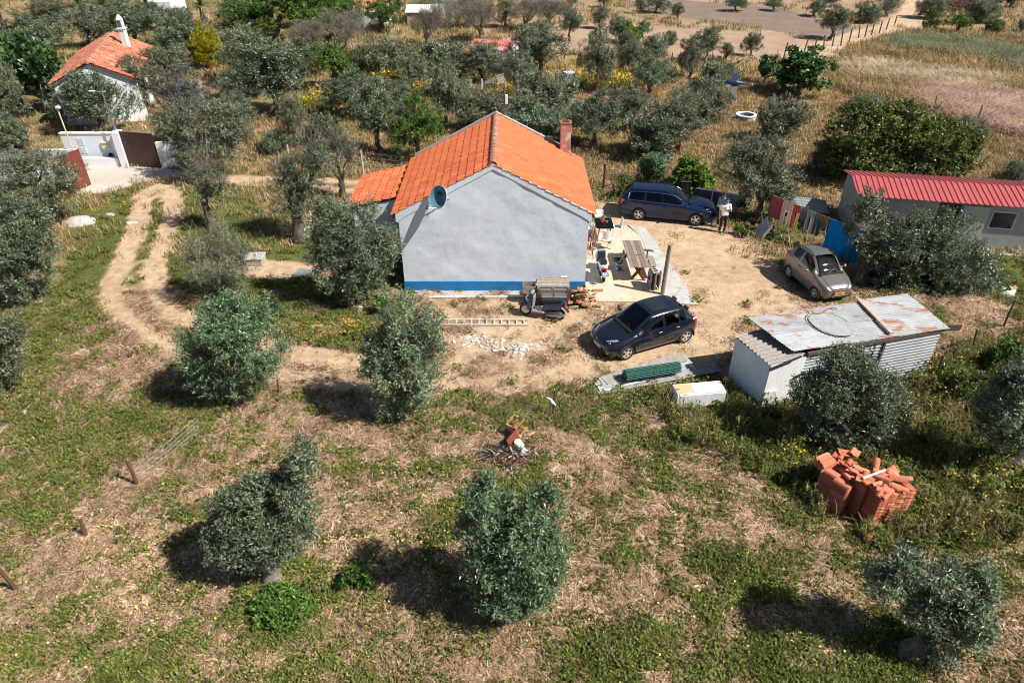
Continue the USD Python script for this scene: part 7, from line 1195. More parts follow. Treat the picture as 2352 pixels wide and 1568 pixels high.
# kind, base x, base y, width, height (in the wide picture), what singles it out
TREES = [
 ('olive', 60, 215, 130, 110, 'grey olive above the shrub at the left edge, below the topmost grey olive'),
 ('bush', 290, 190, 90, 60, 'low olive shrub pressed against the roof of the far white house'),
 ('olive', 395, 215, 110, 105, 'olive between the far white house and the lilac shrub'),
 ('bush', 560, 225, 100, 70, 'low shrub between the golden conifer and the biggest rounded olive'),
 ('olive', 700, 175, 100, 90, 'grey olive left of the lime green rounded bush'),
 ('bush', 840, 175, 90, 70, 'grey shrub right of the lime green rounded bush'),
 ('green', 705, 60, 110, 80, 'dark green tree filling the gap between the two green ones at the top'),
 ('olive', 420, 320, 90, 80, 'olive directly right of the dark brown closed gate'),
 ('bush', 160, 235, 80, 70, 'olive shrub left of the far white house wall'),
 ('olive', 930, 300, 90, 90, 'olive behind the glossy bright green tree'),
 ('bush', 1060, 240, 80, 60, 'small shrub right of the upright olive behind the roof'),
 ('olive', 1120, 190, 100, 90, 'olive right below the small red roof'),
 ('bush', 1330, 285, 70, 55, 'low shrub between the chimney olive and the tall one'),
 ('olive', 350, 62, 90, 60, 'olive at the top edge right of the white gable'),
 ('olive', 140, 62, 110, 65, 'olive at the top edge near the left palms'),
 ('bush', 250, 40, 100, 50, 'shrub below the crown of the palm at the top left'),
 ('olive', 95, 150, 150, 120, 'large grey olive behind the fig tree, far left near the top edge'),
 ('olive', 212, 112, 115, 95, 'grey olive right behind the ridge of the far white house'),
 ('olive', 318, 112, 130, 95, 'broad olive behind the white chimney of the far house'),
 ('fig', 112, 262, 140, 170, 'dense bright green tree hiding the left wall of the far white house'),
 ('olive', 22, 300, 105, 170, 'brownish olive on the left edge beyond the entrance wall'),
 ('olive', 238, 298, 150, 140, 'wide olive in front of the far white house, behind the street lamp'),
 ('olive', 338, 262, 110, 125, 'greyish olive hiding the right part of the far white house'),
 ('olive', 440, 150, 130, 120, 'olive directly behind the golden conifer'),
 ('lilac', 452, 272, 105, 110, 'shrub flecked with lilac flowers beside the far white house'),
 ('conifer', 484, 160, 74, 92, 'golden yellow conifer, the only yellow bush in the garden'),
 ('olive', 575, 190, 120, 120, 'tall olive right of the golden conifer'),
 ('olive', 632, 268, 165, 165, 'biggest rounded olive between the conifer and the lime green bush'),
 ('olive', 545, 318, 105, 100, 'olive rising behind the brown sheet gate'),
 ('bush', 25, 345, 80, 90, 'dark shrub at the left edge above the blue railing'),
 ('green', 638, 95, 180, 125, 'bright green leafy tree, widest of those along the top edge'),
 ('green', 765, 95, 130, 110, 'mid green tree next to the bright leafy one at the top'),
 ('green', 880, 72, 95, 75, 'green tree with a dark slanting trunk before the orange far shed'),
 ('green', 820, 42, 90, 50, 'small green crown at the top edge above the pale far shed'),
 ('olive', 560, 62, 120, 70, 'olive at the top edge left of the bright leafy tree'),
 ('bare', 795, 128, 95, 95, 'leafless grey-brown tree left of the pale far shed'),
 ('bare', 722, 135, 80, 80, 'thin brown tree below the bright leafy tree'),
 ('bare', 980, 112, 75, 95, 'leafless grey tree in front of the gap between the far sheds'),
 ('bare', 1050, 62, 85, 70, 'greyish bare tree right behind the white roofed far shed'),
 ('bare', 1105, 95, 95, 85, 'wide bare tree right of the white roofed far shed'),
 ('olive', 1160, 62, 50, 65, 'small dark olive between the bare trees at the top'),
 ('bare', 1205, 70, 90, 75, 'bare brownish tree at the top, left of the ploughed strip'),
 ('bare', 1262, 62, 70, 62, 'thin bare tree on the edge of the ploughed strip'),
 ('citrus', 768, 205, 105, 100, 'lime green rounded bush among the grey olives'),
 ('olive', 815, 270, 115, 110, 'olive with its forked trunk showing above the track, left of the house'),
 ('bush', 892, 182, 100, 95, 'olive shrub just above the yellow flowers'),
 ('bush', 1010, 185, 130, 95, 'dark wide shrub in front of the small red roof'),
 ('bush', 955, 205, 80, 75, 'olive shrub between the yellow flowers and the dark wide shrub'),
 ('olive', 1023, 293, 85, 135, 'upright olive with a straight dark trunk behind the left end of the roof'),
 ('olive', 875, 350, 115, 150, 'large grey olive touching the bright green one behind the left roof slope'),
 ('green', 962, 368, 110, 145, 'glossy bright green tree right behind the left roof slope'),
 ('olive', 688, 345, 65, 118, 'narrow olive leaning left above the track'),
 ('bush', 745, 335, 85, 75, 'low olive shrub beside the leaning narrow olive'),
 ('bush', 1108, 305, 120, 95, 'dark shrub just left of the aerial behind the ridge'),
 ('bush', 1195, 300, 95, 85, 'shrub just right of the aerial behind the ridge'),
 ('olive', 1180, 205, 80, 80, 'olive behind the aerial, right of the small red roof'),
 ('olive', 1240, 172, 120, 118, 'dark olive right of the small red roof'),
 ('bush', 1250, 268, 130, 105, 'broad shrub in front of the white tarpaulin'),
 ('bush', 1252, 335, 125, 90, 'yellowish green shrub behind the right roof slope'),
 ('olive', 1368, 340, 112, 135, 'rounded olive with a short trunk just right of the chimney'),
 ('olive', 1366, 218, 78, 145, 'tall olive standing in yellow flowers beside the white tarpaulin'),
 ('olive', 1308, 95, 55, 72, 'upright small olive at the left edge of the pale ploughed strip'),
 ('olive', 1380, 65, 42, 48, 'small round olive alone on the pale soil, left group'),
 ('olive', 1425, 98, 52, 62, 'olive with a fresh green bush at its foot on the pale soil'),
 ('lime', 1442, 100, 34, 40, 'fresh green bush at the foot of an olive on the pale soil'),
 ('olive', 1440, 132, 50, 58, 'olive just below the fresh green bush'),
 ('olive', 1476, 86, 34, 42, 'thin trunked little olive right of the fresh green bush'),
 ('bush', 1506, 130, 56, 52, 'round dark shrub at the lower edge of the pale soil'),
 ('bush', 1536, 104, 32, 36, 'small shrub touching the round dark one on the pale soil'),
 ('olive', 1582, 182, 66, 90, 'thin olive in front of the fence posts on the slope'),
 ('olive', 1622, 142, 68, 72, 'grey olive behind the thin one at the pale soil edge'),
 ('olive', 1663, 140, 32, 40, 'tiny olive between the two fence-side olives on the soil'),
 ('olive', 1724, 128, 42, 54, 'lone little olive in the middle of the pale soil'),
 ('olive', 1450, 172, 72, 75, 'grey olive by the fence, upper one of the pair above the flowers'),
 ('olive', 1492, 225, 90, 105, 'grey olive by the fence, lower one of the pair above the flowers'),
 ('bush', 1446, 268, 85, 65, 'low sprawling shrub above the pair of big round olives'),
 ('bush', 1490, 362, 138, 118, 'big round shrub reaching the ground behind the blue estate car'),
 ('olive', 1556, 352, 105, 140, 'olive with a bent double trunk right of the big round shrub'),
 ('bush', 1622, 272, 112, 95, 'dense rounded shrub behind the olive with the bent trunk'),
 ('bush', 1652, 192, 82, 55, 'brownish low shrub near the flying bird'),
 ('bush', 1788, 330, 105, 105, 'shrub right of the white well ring'),
 ('fig', 1832, 218, 140, 105, 'dark glossy fig tree alone at the meadow corner'),
 ('fig', 1756, 192, 50, 62, 'thin young fig left of the big dark fig'),
 ('bush', 1892, 405, 82, 85, 'dark shrub between the round carob and the clothes line'),
 ('bush', 1985, 262, 90, 45, 'low grey shrub along the meadow fence'),
 ('bush', 2322, 415, 55, 50, 'grey shrub at the right edge above the red corrugated roof'),
 ('bush', 2215, 322, 80, 50, 'grey crown behind the right end of the round carob'),
 ('cypress', 1488, 425, 52, 78, 'upright narrow green shrub behind the blue estate car'),
 ('lime', 1585, 438, 68, 62, 'yellow-green leafy vine on the fence behind the estate car'),
 ('olive', 1905, 90, 70, 72, 'largest olive on the grey ploughed strips'),
 ('bush', 1985, 52, 58, 48, 'olive shrub beyond the grey strips near the far path'),
 ('olive', 2037, 36, 46, 42, 'olive on the far side of the path at the top'),
 ('olive', 1869, 38, 38, 38, 'small olive beyond the grey strips, left of the largest one'),
 ('olive', 1908, 16, 34, 30, 'tiny olive at the top edge above the largest one on the strips'),
 ('olive', 1776, 25, 36, 32, 'little olive on the second grassy strip at the top'),
 ('bush', 2128, 42, 62, 55, 'grey olive shrub left of the ruined wall'),
 ('citrus', 2132, 72, 44, 44, 'leftmost of the three bright green citrus trees on the meadow'),
 ('citrus', 2194, 78, 56, 46, 'middle and widest of the three citrus trees on the meadow'),
 ('citrus', 2277, 82, 46, 42, 'rightmost of the three citrus trees on the meadow'),
 ('bush', 2252, 52, 66, 60, 'grey rounded shrub in front of the right end of the ruined wall'),
 ('green', 2318, 20, 70, 45, 'dark tree in the top right corner'),
 ('bush', 2356, 72, 36, 36, 'dark bush on the right edge below the corner tree'),
 ('olive', 1313, 16, 30, 30, 'small olive on the top edge, left of the dark ploughed strip'),
 ('olive', 1385, 18, 32, 34, 'small olive at the top above the pale soil'),
 ('olive', 1466, 32, 26, 34, 'slim little olive on the grassy strip at the top'),
 ('olive', 1506, 30, 56, 40, 'wide little olive before the dark ploughed strip'),
 ('olive', 1555, 44, 28, 36, 'lone slim olive between pale and dark soil'),
 ('olive', 1690, 26, 46, 38, 'dark olive on the bright grassy strip'),
 ('palm', 255, 70, 85, 80, 'palm behind the far white house, above its ridge'),
 ('palm', 352, 62, 75, 70, 'palm right of the white gable at the top'),
 ('palm', 198, 60, 70, 62, 'palm left of the one above the ridge'),
 ('palm', 470, 58, 75, 62, 'palm above the olive behind the golden conifer'),
 ('palm', 532, 60, 70, 60, 'palm left of the bright leafy tree at the top'),
 ('palm', 12, 72, 75, 70, 'palm at the very top left corner'),
 ('palm', 88, 40, 75, 60, 'palm second from the top left corner'),
 ('palm', 712, 82, 50, 70, 'palm squeezed between the two green trees at the top'),
 ('bush', 640, 352, 60, 52, 'small grey shrub above the track near the concrete post'),
 ('bush', 650, 205, 90, 60, 'low shrub beneath the biggest rounded olive'),
 ('bush', 400, 60, 80, 50, 'shrub between the white gable and the palm at the top'),
 ('bush', 980, 42, 80, 45, 'green shrub between the two far sheds at the top'),
 ('bush', 1210, 238, 60, 50, 'small shrub above the ridge, left of the broad one'),
 ('bush', 910, 235, 70, 50, 'low shrub just below the yellow flowers'),
]
_rt = np.random.RandomState(77)
_cnt = {}
for kd, bx, by, w, h, lab in TREES:
    b = G(bx, by); top = V(bx, by - h, b[1])[2]; d = proj(np.array([b[0], b[1], top * .6]))[2]; wid = w * float(d) / FPX
    k = _cnt.get(kd, _rt.randint(20)); _cnt[kd] = k + 1; src, H, W = KINDS[kd][k % len(KINDS[kd])]
    nm, cat = NAME[kd]
    top = max(top, .5)
    copy(src, nm, lab, cat, (b[0], b[1], float(gz(b[0], b[1])) - .03), _rt.rand() * 6.28, (wid / W * 1.10,) * 2 + (top / H * 1.06,))

# ---- the nearer trees, each with a shape of its own. lobes in picture units (x, y, rx, ry[, how far behind the trunk, m])
def near_tree(name, base, lobes, label, n, leaf=(.095, .030), material=OLIVE, r0=.16, fork=.7, lean=(0, 0), gap=.41, slen=.32, each=12, seed=1, cat='olive tree', twig=0, bark=BARK, tilt=.22, shell=.42, trunk_tops=4, twiglen=.9, upb=.5):
    rs = np.random.RandomState(seed); b = GG(*base); L = []
    for q in lobes:
        x, y, rx, ry = q[:4]; dy = q[4] if len(q) > 4 else 0.0
        c = V(x, y, b[1] + dy); z0 = c[2]; c = V(x, y, b[1] + dy + max(0, tilt * (z0 - 1.2)) * .6)
        d = float(proj(c)[2]); R = rx * d / FPX * .88; Rz = ry * d / FPX * .88
        L.append((c[0] - b[0], c[1] - b[1], max(c[2] - b[2], .3), R, (R + Rz) * .5, Rz * 1.02))
    t = thing(name, label, cat, b)
    big = sorted(L, key=lambda l: -l[3] * l[5])[:trunk_tops]
    part(t, 'trunk', trunk_mesh(rs, (0, 0, 0), [np.array(l[:3]) for l in big], r0, fork, gnarl=.22, lean=lean), bark, smooth=True)
    P, d = shoots(rs, L, n, shell, 2.0, gap, upb, seed); v, f = leaves(rs, P, d, each, leaf[0], leaf[1], slen)
    part(t, 'crown', (v, f), material)
    if twig: part(t, 'twigs', twigs(rs, [np.array(l[:3]) - [0, 0, l[5] * .3] for l in L], twig, twiglen, .009), mat('twig_bark', (.22, .19, .165), .95, isl=.3))
    return t
near_tree('olive_tree', (543, 925), [(540, 735, 85, 55), (475, 800, 62, 60), (598, 795, 62, 75), (535, 850, 85, 60), (485, 850, 50, 40), (570, 720, 50, 40), (520, 770, 60, 60, -.5)], 'full rounded olive in front of the curved dirt track, left of centre', 3600, seed=11, material=OLIVE_Y, fork=.5)
near_tree('olive_tree', (918, 962), [(918, 735, 38, 62), (985, 752, 32, 38), (885, 835, 50, 65), (955, 850, 58, 70), (905, 895, 62, 45), (925, 790, 50, 50), (870, 780, 28, 40), (975, 800, 35, 50)], 'tall ragged olive in front of the left half of the gable wall', 2900, seed=12, r0=.2, fork=.45, gap=.43)
near_tree('olive_tree', (627, 1338), [(690, 1065, 26, 52), (655, 1140, 58, 55), (545, 1195, 58, 55), (640, 1225, 70, 48), (690, 1150, 28, 60), (590, 1145, 45, 40), (520, 1240, 34, 38), (585, 1255, 45, 30)], 'foreground olive with a hollow pale trunk and a pointed right top', 3600, seed=13, r0=.19, fork=.75, lean=(-.05, .1), bark=BARKL, tilt=.3)
near_tree('olive_tree', (1152, 1425), [(1108, 1155, 42, 58), (1165, 1195, 50, 50), (1245, 1165, 42, 26), (1190, 1260, 88, 72), (1115, 1300, 52, 72), (1170, 1360, 70, 48), (1245, 1280, 45, 62), (1085, 1220, 24, 45), (1215, 1340, 50, 50)], 'foreground olive at the bottom centre, bushy right down to the ground', 4600, seed=14, r0=.15, fork=.4, material=OLIVE_Y, tilt=.3)
near_tree('olive_tree', (2078, 1508), [(2120, 1270, 50, 36), (2045, 1335, 55, 34), (2205, 1330, 50, 36), (2215, 1410, 52, 55), (2185, 1475, 52, 42), (2080, 1300, 40, 30), (2130, 1330, 55, 40), (2010, 1360, 28, 26), (2230, 1360, 28, 40), (2130, 1400, 40, 35)], 'sparse foreground olive with a leaning dark trunk in the bottom right corner', 2600, seed=15, r0=.2, fork=.75, lean=(.42, .15), gap=.44, tilt=.3)
near_tree('olive_tree', (1905, 1025), [(1960, 858, 68, 48), (1895, 915, 55, 55), (2015, 915, 62, 60), (1955, 970, 85, 48), (1990, 825, 28, 28), (1870, 905, 36, 40), (2050, 960, 34, 40), (1930, 830, 22, 25), (1920, 1000, 55, 28)], 'olive growing right in front of the corrugated metal shed', 3600, seed=16, r0=.2, fork=.6, lean=(.3, 0), gap=.38)
near_tree('olive_tree', (2285, 1092), [(2310, 935, 52, 60), (2350, 885, 50, 60), (2335, 985, 55, 45), (2285, 985, 24, 35), (2390, 940, 50, 80)], 'dark olive cut by the right edge, trunk leaning to the right', 2600, seed=17, r0=.2, fork=.9, lean=(.95, .2), material=OLIVE)
near_tree('olive_tree', (800, 698), [(795, 515, 70, 48), (755, 560, 52, 58), (850, 570, 62, 60), (800, 618, 88, 50), (740, 492, 30, 32), (882, 565, 30, 42), (838, 482, 22, 26), (750, 470, 20, 24), (820, 660, 60, 26)], 'leafy olive covering the left corner of the white house', 3600, leaf=(.10, .031), seed=18, r0=.2, fork=.9)
near_tree('olive_tree', (1975, 645), [(1985, 520, 48, 44), (2000, 468, 34, 32), (2062, 575, 80, 68), (2130, 550, 95, 62), (2185, 620, 85, 78), (2100, 655, 105, 62), (2215, 690, 56, 46), (2035, 640, 52, 50), (2145, 505, 40, 24)  , (2170, 705, 70, 44), (2080, 520, 40, 30)], 'huge spreading olive between the grey small car and the red roofed shed', 9000, leaf=(.11, .036), seed=19, r0=.26, fork=1.0, lean=(0, .1), material=OLIVE)
near_tree('olive_tree', (55, 695), [(55, 500, 55, 48), (38, 570, 66, 60), (62, 640, 58, 45), (10, 620, 50, 60), (85, 560, 35, 50)], 'big olive on the left edge, lower of the two near the entrance', 3200, leaf=(.10, .031), seed=20, material=OLIVE, fork=.6)
near_tree('olive_tree', (88, 512), [(95, 395, 85, 50), (45, 440, 62, 48), (130, 445, 45, 38), (70, 480, 55, 28), (150, 410, 28, 30), (40, 380, 40, 30)], 'olive in front of the left gate leaf and the blue railing', 2800, leaf=(.11, .036), seed=21, material=OLIVE_G, fork=.7)
near_tree('olive_shrub', (5, 905), [(12, 775, 36, 55), (0, 845, 32, 45), (25, 735, 20, 25), (-20, 800, 40, 70)], 'greyish shrub cut by the left edge, halfway down', 1500, seed=22, material=OLIVE_G, cat='shrub')
near_tree('pruned_olive', (488, 525), [(482, 445, 40, 22), (465, 420, 50, 30), (505, 420, 45, 30), (470, 375, 48, 40)], 'pruned olive with long bare upright shoots beside the track', 420, leaf=(.10, .031), seed=23, material=OLIVE_G, twig=230, r0=.17, fork=1.1, lean=(-.12, .1), twiglen=1.5, gap=.4)
near_tree('olive_tree', (690, 552), [(690, 405, 45, 50), (665, 455, 48, 48), (735, 370, 44, 40), (710, 340, 38, 30), (700, 480, 30, 30), (655, 395, 30, 40)], 'half bare olive with a thick black trunk and a ladder leaning behind it', 1300, leaf=(.10, .031), seed=24, twig=220, r0=.27, fork=1.2, gap=.39, twiglen=1.3, material=OLIVE)
near_tree('olive_shrub', (512, 690), [(500, 585, 80, 45), (470, 620, 55, 45), (545, 600, 45, 45), (520, 650, 50, 35), (440, 580, 36, 30), (500, 545, 40, 30)], 'sparse grey shrub left of the concrete well cover', 1500, leaf=(.08, .022), seed=25, twig=260, material=OLIVE_G, cat='shrub', fork=.5, r0=.09, gap=.38, twiglen=1.1)
near_tree('olive_tree', (1738, 508), [(1735, 398, 62, 56), (1790, 415, 52, 46), (1690, 385, 48, 42), (1750, 440, 60, 34), (1720, 345, 50, 30), (1800, 450, 36, 25), (1770, 360, 40, 40)], 'twiggy olive shading the two people and the wheelbarrow', 2500, leaf=(.12, .038), seed=26, twig=260, material=OLIVE_G, fork=1.0, twiglen=1.3)
near_tree('olive_tree', (472, 415), [(462, 278, 80, 46), (445, 345, 62, 48), (525, 275, 48, 40), (500, 330, 50, 50), (420, 310, 35, 35), (545, 300, 30, 30)], 'large olive partly hiding the right end of the white entrance wall', 2600, leaf=(.13, .042), seed=27, material=OLIVE_G, fork=1.0, twig=120)
near_tree('bare_tree', (790, 455), [(772, 330, 58, 36), (745, 370, 44, 40), (800, 360, 35, 36)], 'bare grey tree above the track just left of the lean-to roof', 420, leaf=(.1, .028), seed=28, material=OLIVE_G, twig=420, cat='tree', fork=.9, twiglen=1.1)
near_tree('carob_tree', (2060, 425), [(1965, 300, 68, 52), (2050, 285, 62, 50), (2135, 318, 72, 60), (2190, 362, 60, 42), (2010, 370, 85, 42), (1935, 350, 36, 36), (2110, 375, 80, 40), (2085, 255, 30, 20), (2220, 330, 36, 36), (1990, 262, 36, 22)], 'wide dark green carob tree behind the red corrugated roof', 5200, leaf=(.15, .085), seed=29, material=CAROB, cat='tree', each=9, slen=.3, fork=.9, r0=.25, gap=.33)
# small plants standing alone
def small_plant(name, base, w, h, label, material, seed, leaf=(.1, .05), n=160):
    rs = np.random.RandomState(seed); b = GG(*base); d = float(proj(b)[2]); W = w * d / FPX; H = h * d / FPX * 1.15
    lob = [(rs.normal(0, W * .16), rs.normal(0, W * .16), H * (.35 + .3 * rs.rand()), W * .32, W * .32, H * .36) for _ in range(5)]
    P, dd = shoots(rs, lob, n, .3, 2, .25, .8, seed); v, f = leaves(rs, P, dd, 9, leaf[0], leaf[1], .16)
    t = thing(name, label, 'shrub', b); part(t, 'stem', trunk_mesh(rs, (0, 0, 0), [l[:3] for l in lob[:3]], .025, H * .2), BARK); part(t, 'crown', (v, f), material)
small_plant('leafy_shrub', (668, 1412), 150, 34, 'bright green undergrowth at the foot of the hollow pale trunk', GREEN, 41, n=700)
small_plant('leafy_shrub', (625, 740), 60, 70, 'small pale green bush beside the shadow of the house corner olive', OLIVE_Y, 42)
small_plant('leafy_shrub', (880, 720), 50, 40, 'low dark green weed clump near the house corner', GREEN, 43)
small_plant('leafy_shrub', (825, 1345), 50, 40, 'small green bush in the shadow left of the bushy foreground olive', GREEN, 44)
small_plant('leafy_shrub', (2300, 845), 110, 75, 'leafy weeds under the leaning fence post at the right', GREEN, 45, n=600)
small_plant('leafy_shrub', (2190, 915), 90, 70, 'olive green weeds just right of the metal shed', CAROB, 46, n=500)
small_plant('leafy_shrub', (1440, 455), 70, 40, 'flowering weeds under the wooden gate behind the car', CAROB, 47, n=260)
# ================================================================= GROUND COVER
def blade(rs, base, d, h, w, bend):
    """One curved grass blade of two quads and a tip."""
    s = unit(np.cross(d, [0, 0, 1.0])) * w / 2; p0 = base; p1 = base + np.array([0, 0, h * .55]) + d * bend * h * .25; p2 = base + np.array([0, 0, h * (1 - .35 * bend)]) + d * bend * h
    return np.array([p0 - s, p0 + s, p1 + s * .8, p1 - s * .8, p2]), np.array([[0, 1, 2], [0, 2, 3], [3, 2, 4]])
def tuft(seed, n, h, w, rad, bend):
    rs = np.random.RandomState(seed); m = MB()
    for _ in range(n):
        a = rs.rand() * 6.28; d = np.array([math.cos(a), math.sin(a), 0]); o = np.array([rs.normal(0, rad), rs.normal(0, rad), -.01])
        m.add(*blade(rs, o, d, h * (.5 + .8 * rs.rand()), w * (.7 + .6 * rs.rand()), bend * (.3 + rs.rand())))
    return m
def litter(seed, n, l, w, rad):
    rs = np.random.RandomState(seed); m = MB()
    for _ in range(n):
        a = rs.rand() * 6.28 if rs.rand() < .6 else rs.normal(.5, .5); d = np.array([math.cos(a), math.sin(a), rs.normal(0, .16)]); s = np.array([-d[1], d[0], 0]) * w * (.5 + rs.rand()) / 2
        o = np.array([rs.normal(0, rad), rs.normal(0, rad), .012 + .05 * rs.rand() ** 2]); L = l * (.35 + rs.rand()); k = rs.normal(0, .12, 3) * L; k[2] = abs(k[2]) * .4
        m.add(np.array([o - d * L / 2 - s, o - d * L / 2 + s, o + k + s, o + k - s, o + d * L / 2]), np.array([[0, 1, 2], [0, 2, 3], [3, 2, 4]]))
    return m
def herb(seed, n, h, L, W):
    rs = np.random.RandomState(seed); P = np.stack([rs.normal(0, .10, n), rs.normal(0, .10, n), h * rs.rand(n) * .6], -1); d = unit(rs.normal(0, .5, (n, 3)) + [0, 0, .8])
    return leaves(rs, P, d, 6, L, W, .09)
def stalks(seed, n, h):
    rs = np.random.RandomState(seed); m = MB()
    for _ in range(n):
        o = np.array([rs.normal(0, .14), rs.normal(0, .14), 0]); a = rs.rand() * 6.28; d = np.array([math.cos(a), math.sin(a), 0]); H = h * (.5 + .7 * rs.rand())
        m.add(*blade(rs, o, d, H, .012, .25)); 
        for _ in range(7):
            q = o + [0, 0, H * (.3 + .6 * rs.rand())]; a = rs.rand() * 6.28; m.add(*blade(rs, q, np.array([math.cos(a), math.sin(a), 0]), .13, .028, .9))
    return m
G_STRAW = leafmat('straw', [(.17, .10, .06), (.38, .25, .16), (.57, .41, .28), (.78, .63, .48)], .15, .8, .2, .2, .6)
G_BROWN = leafmat('dead_stalk', [(.075, .045, .028), (.16, .09, .055), (.27, .165, .105), (.42, .30, .21)], .1, .85, .15, .2, .6)
G_GREEN = leafmat('grass_green', [(.05, .072, .014), (.115, .155, .030), (.20, .24, .052), (.33, .34, .10)], .3, .6, .3, .25, .8)
G_OLIVE = leafmat('grass_faded', [(.07, .075, .024), (.155, .155, .05), (.26, .235, .095), (.42, .36, .18)], .25, .7, .25, .25, .8)
G_GOLD = leafmat('grass_gold', [(.15, .095, .035), (.29, .19, .085), (.42, .30, .15), (.58, .46, .28)], .2, .7, .25, .3, .35)
G_PALE = leafmat('grass_pale', [(.30, .22, .13), (.46, .36, .23), (.60, .50, .37), (.70, .61, .50)], .2, .7, .25, .25, .4)
G_PINK = leafmat('grass_pink', [(.28, .16, .12), (.46, .30, .24), (.60, .43, .37), (.72, .57, .52)], .2, .7, .25, .25, .4)
G_SAGE = leafmat('grass_sage', [(.10, .12, .06), (.18, .205, .12), (.27, .29, .20), (.40, .40, .30)], .2, .7, .25, .25, .4)
G_FLOW = mat('yellow_flower', (.72, .45, .015), .7, var=.2, isl=.3)
G_LEMON = mat('lemon_flower', (.62, .58, .16), .7, var=.2, isl=.3)
def flowers(seed, n, h, rad, size=.02):
    rs = np.random.RandomState(seed); m = MB()
    for _ in range(n):
        o = np.array([rs.normal(0, rad), rs.normal(0, rad), h * (.5 + .6 * rs.rand())]); a = np.arange(6) * 1.047; s = size * (.7 + .7 * rs.rand()); tl = rs.normal(0, .3, 2)
        m.add(np.array([o + [math.cos(t) * s, math.sin(t) * s, math.cos(t) * s * tl[0] + math.sin(t) * s * tl[1]] for t in a] + [o - [0, 0, .006]]), np.array([[k, (k + 1) % 6, 6] for k in range(6)]))
    return m
def scatter(name, protos, pts, zs, label, cat, seed, smin=.7, smax=1.4, zscale=1.0, lean=None):
    """protos: list of (mesh, material); one object for what nobody could count."""
    rs = np.random.RandomState(seed); pi = UsdGeom.PointInstancer.Define(stage, numbered('/World', name)); pp = str(pi.GetPath()); ts = []
    for k, (m, ma) in enumerate(protos):
        q = put(f'{pp}/clump' + (f'_{k:03d}' if k else ''), m, ma); ts.append(q.GetPath())
    n = len(pts); pi.CreatePrototypesRel().SetTargets(ts); pi.CreateProtoIndicesAttr(Vt.IntArray.FromNumpy(rs.randint(0, len(protos), n).astype(np.int32)))
    pi.CreatePositionsAttr(Vt.Vec3fArray.FromNumpy(np.column_stack([pts, zs]).astype(np.float32)))
    a = rs.rand(n) * 2 * np.pi if lean is None else rs.normal(lean, .5, n)
    pi.CreateOrientationsAttr(Vt.QuathArray([Gf.Quath(float(math.cos(t / 2)), 0, 0, float(math.sin(t / 2))) for t in a]))
    s = (smin + (smax - smin) * rs.rand(n, 1)) * np.array([[1, 1, zscale]]); pi.CreateScalesAttr(Vt.Vec3fArray.FromNumpy(s.astype(np.float32)))
    tag(pi, label, cat, kind='stuff')
# candidate places: even per ground area near by, thinning with distance
_rg = np.random.RandomState(9)
def candidates(n, y0, y1, power=1.6):
    u = _rg.rand(n); power += 1e-4; y = (y0 ** (1 - power) + u * (y1 ** (1 - power) - y0 ** (1 - power))) ** (1 / (1 - power)); half = y * .80 + 5.0
    x = (_rg.rand(n) * 2 - 1) * half; px, py, _ = proj(np.stack([x, y, 0 * x], -1)); ok = (px > -160) & (px < 2512) & (py < 1720)
    return x[ok], y[ok]
HOUSE2 = shapely.box(XL - .2, YF - .05, XR + .1, YB + .1).union(shapely.box(LX - .1, LY0, XL, LY1)).union(gpoly([(1336, 694), (1352, 512), (1475, 520), (1600, 700)]))
AVOID = [HOUSE2] + KEEP_CLEAR
def clear(x, y, ex=0.0):
    P = shapely.points(x, y); ok = np.ones(len(x), bool)
    for g in AVOID: ok &= shapely.distance(g, P) > ex
    return ok
def pick(n, y0, y1, prob, power=1.6, ex=0.02):
    x, y = candidates(n, y0, y1, power); z = zones(x, y); k = (_rg.rand(len(x)) < np.clip(prob(z, x, y), 0, 1)) & clear(x, y, ex)
    return np.column_stack([x[k], y[k]]), gz(x[k], y[k])
def pick_in(key, n, prob, ex=.02):
    x0, y0, x1, y1 = POLY[key].buffer(1.5).bounds; x, y = x0 + (x1 - x0) * _rg.rand(n), y0 + (y1 - y0) * _rg.rand(n); px, py, _ = proj(np.stack([x, y, 0 * x], -1)); ok = (px > -100) & (px < 2450); x, y = x[ok], y[ok]
    z = zones(x, y); k = (_rg.rand(len(x)) < np.clip(prob(z, x, y), 0, 1)) & clear(x, y, ex); return np.column_stack([x[k], y[k]]), gz(x[k], y[k])
def drygrass(z): return np.clip(1 - z['dirt'] - z['gravel'] - z['soil'] - z['ash'], 0, 1)
pts, zs = pick(30000, 6.5, 24, lambda z, x, y: drygrass(z) * (1 - .75 * z['green']) * .95)
scatter('straw_litter', [(litter(1, 46, .26, .012, .16), G_STRAW), (litter(2, 46, .30, .011, .17), G_STRAW), (litter(3, 40, .24, .014, .16), G_BROWN), (litter(4, 46, .22, .011, .15), G_STRAW)], pts, zs, 'cut dry straw and dead stalks lying all over the foreground slope', 'straw', 1)
pts, zs = pick(16000, 6.5, 24, lambda z, x, y: drygrass(z) * (1 - z['green']) * (.25 + .6 * z['brown']))
scatter('dead_stalks', [(litter(5, 26, .34, .012, .18), G_BROWN), (tuft(6, 14, .16, .010, .07, 1.1), G_STRAW), (tuft(7, 12, .12, .012, .07, 1.2), G_BROWN)], pts, zs, 'brown dead stalks and stubble between the straw in the foreground', 'dry stalks', 2)
pts, zs = pick(48000, 6.5, 42, lambda z, x, y: z['green'] * 1.15 * (1 - z['dirt']) * (1 - z['ash']))
scatter('green_grass', [(tuft(11, 22, .15, .012, .08, .7), G_GREEN), (tuft(12, 22, .19, .012, .09, .8), G_GREEN), (herb(13, 26, .14, .06, .035), G_GREEN), (tuft(14, 20, .17, .011, .09, .9), G_OLIVE)], pts, zs, 'short green grass and herbs around the yard, track and foreground', 'grass', 3)
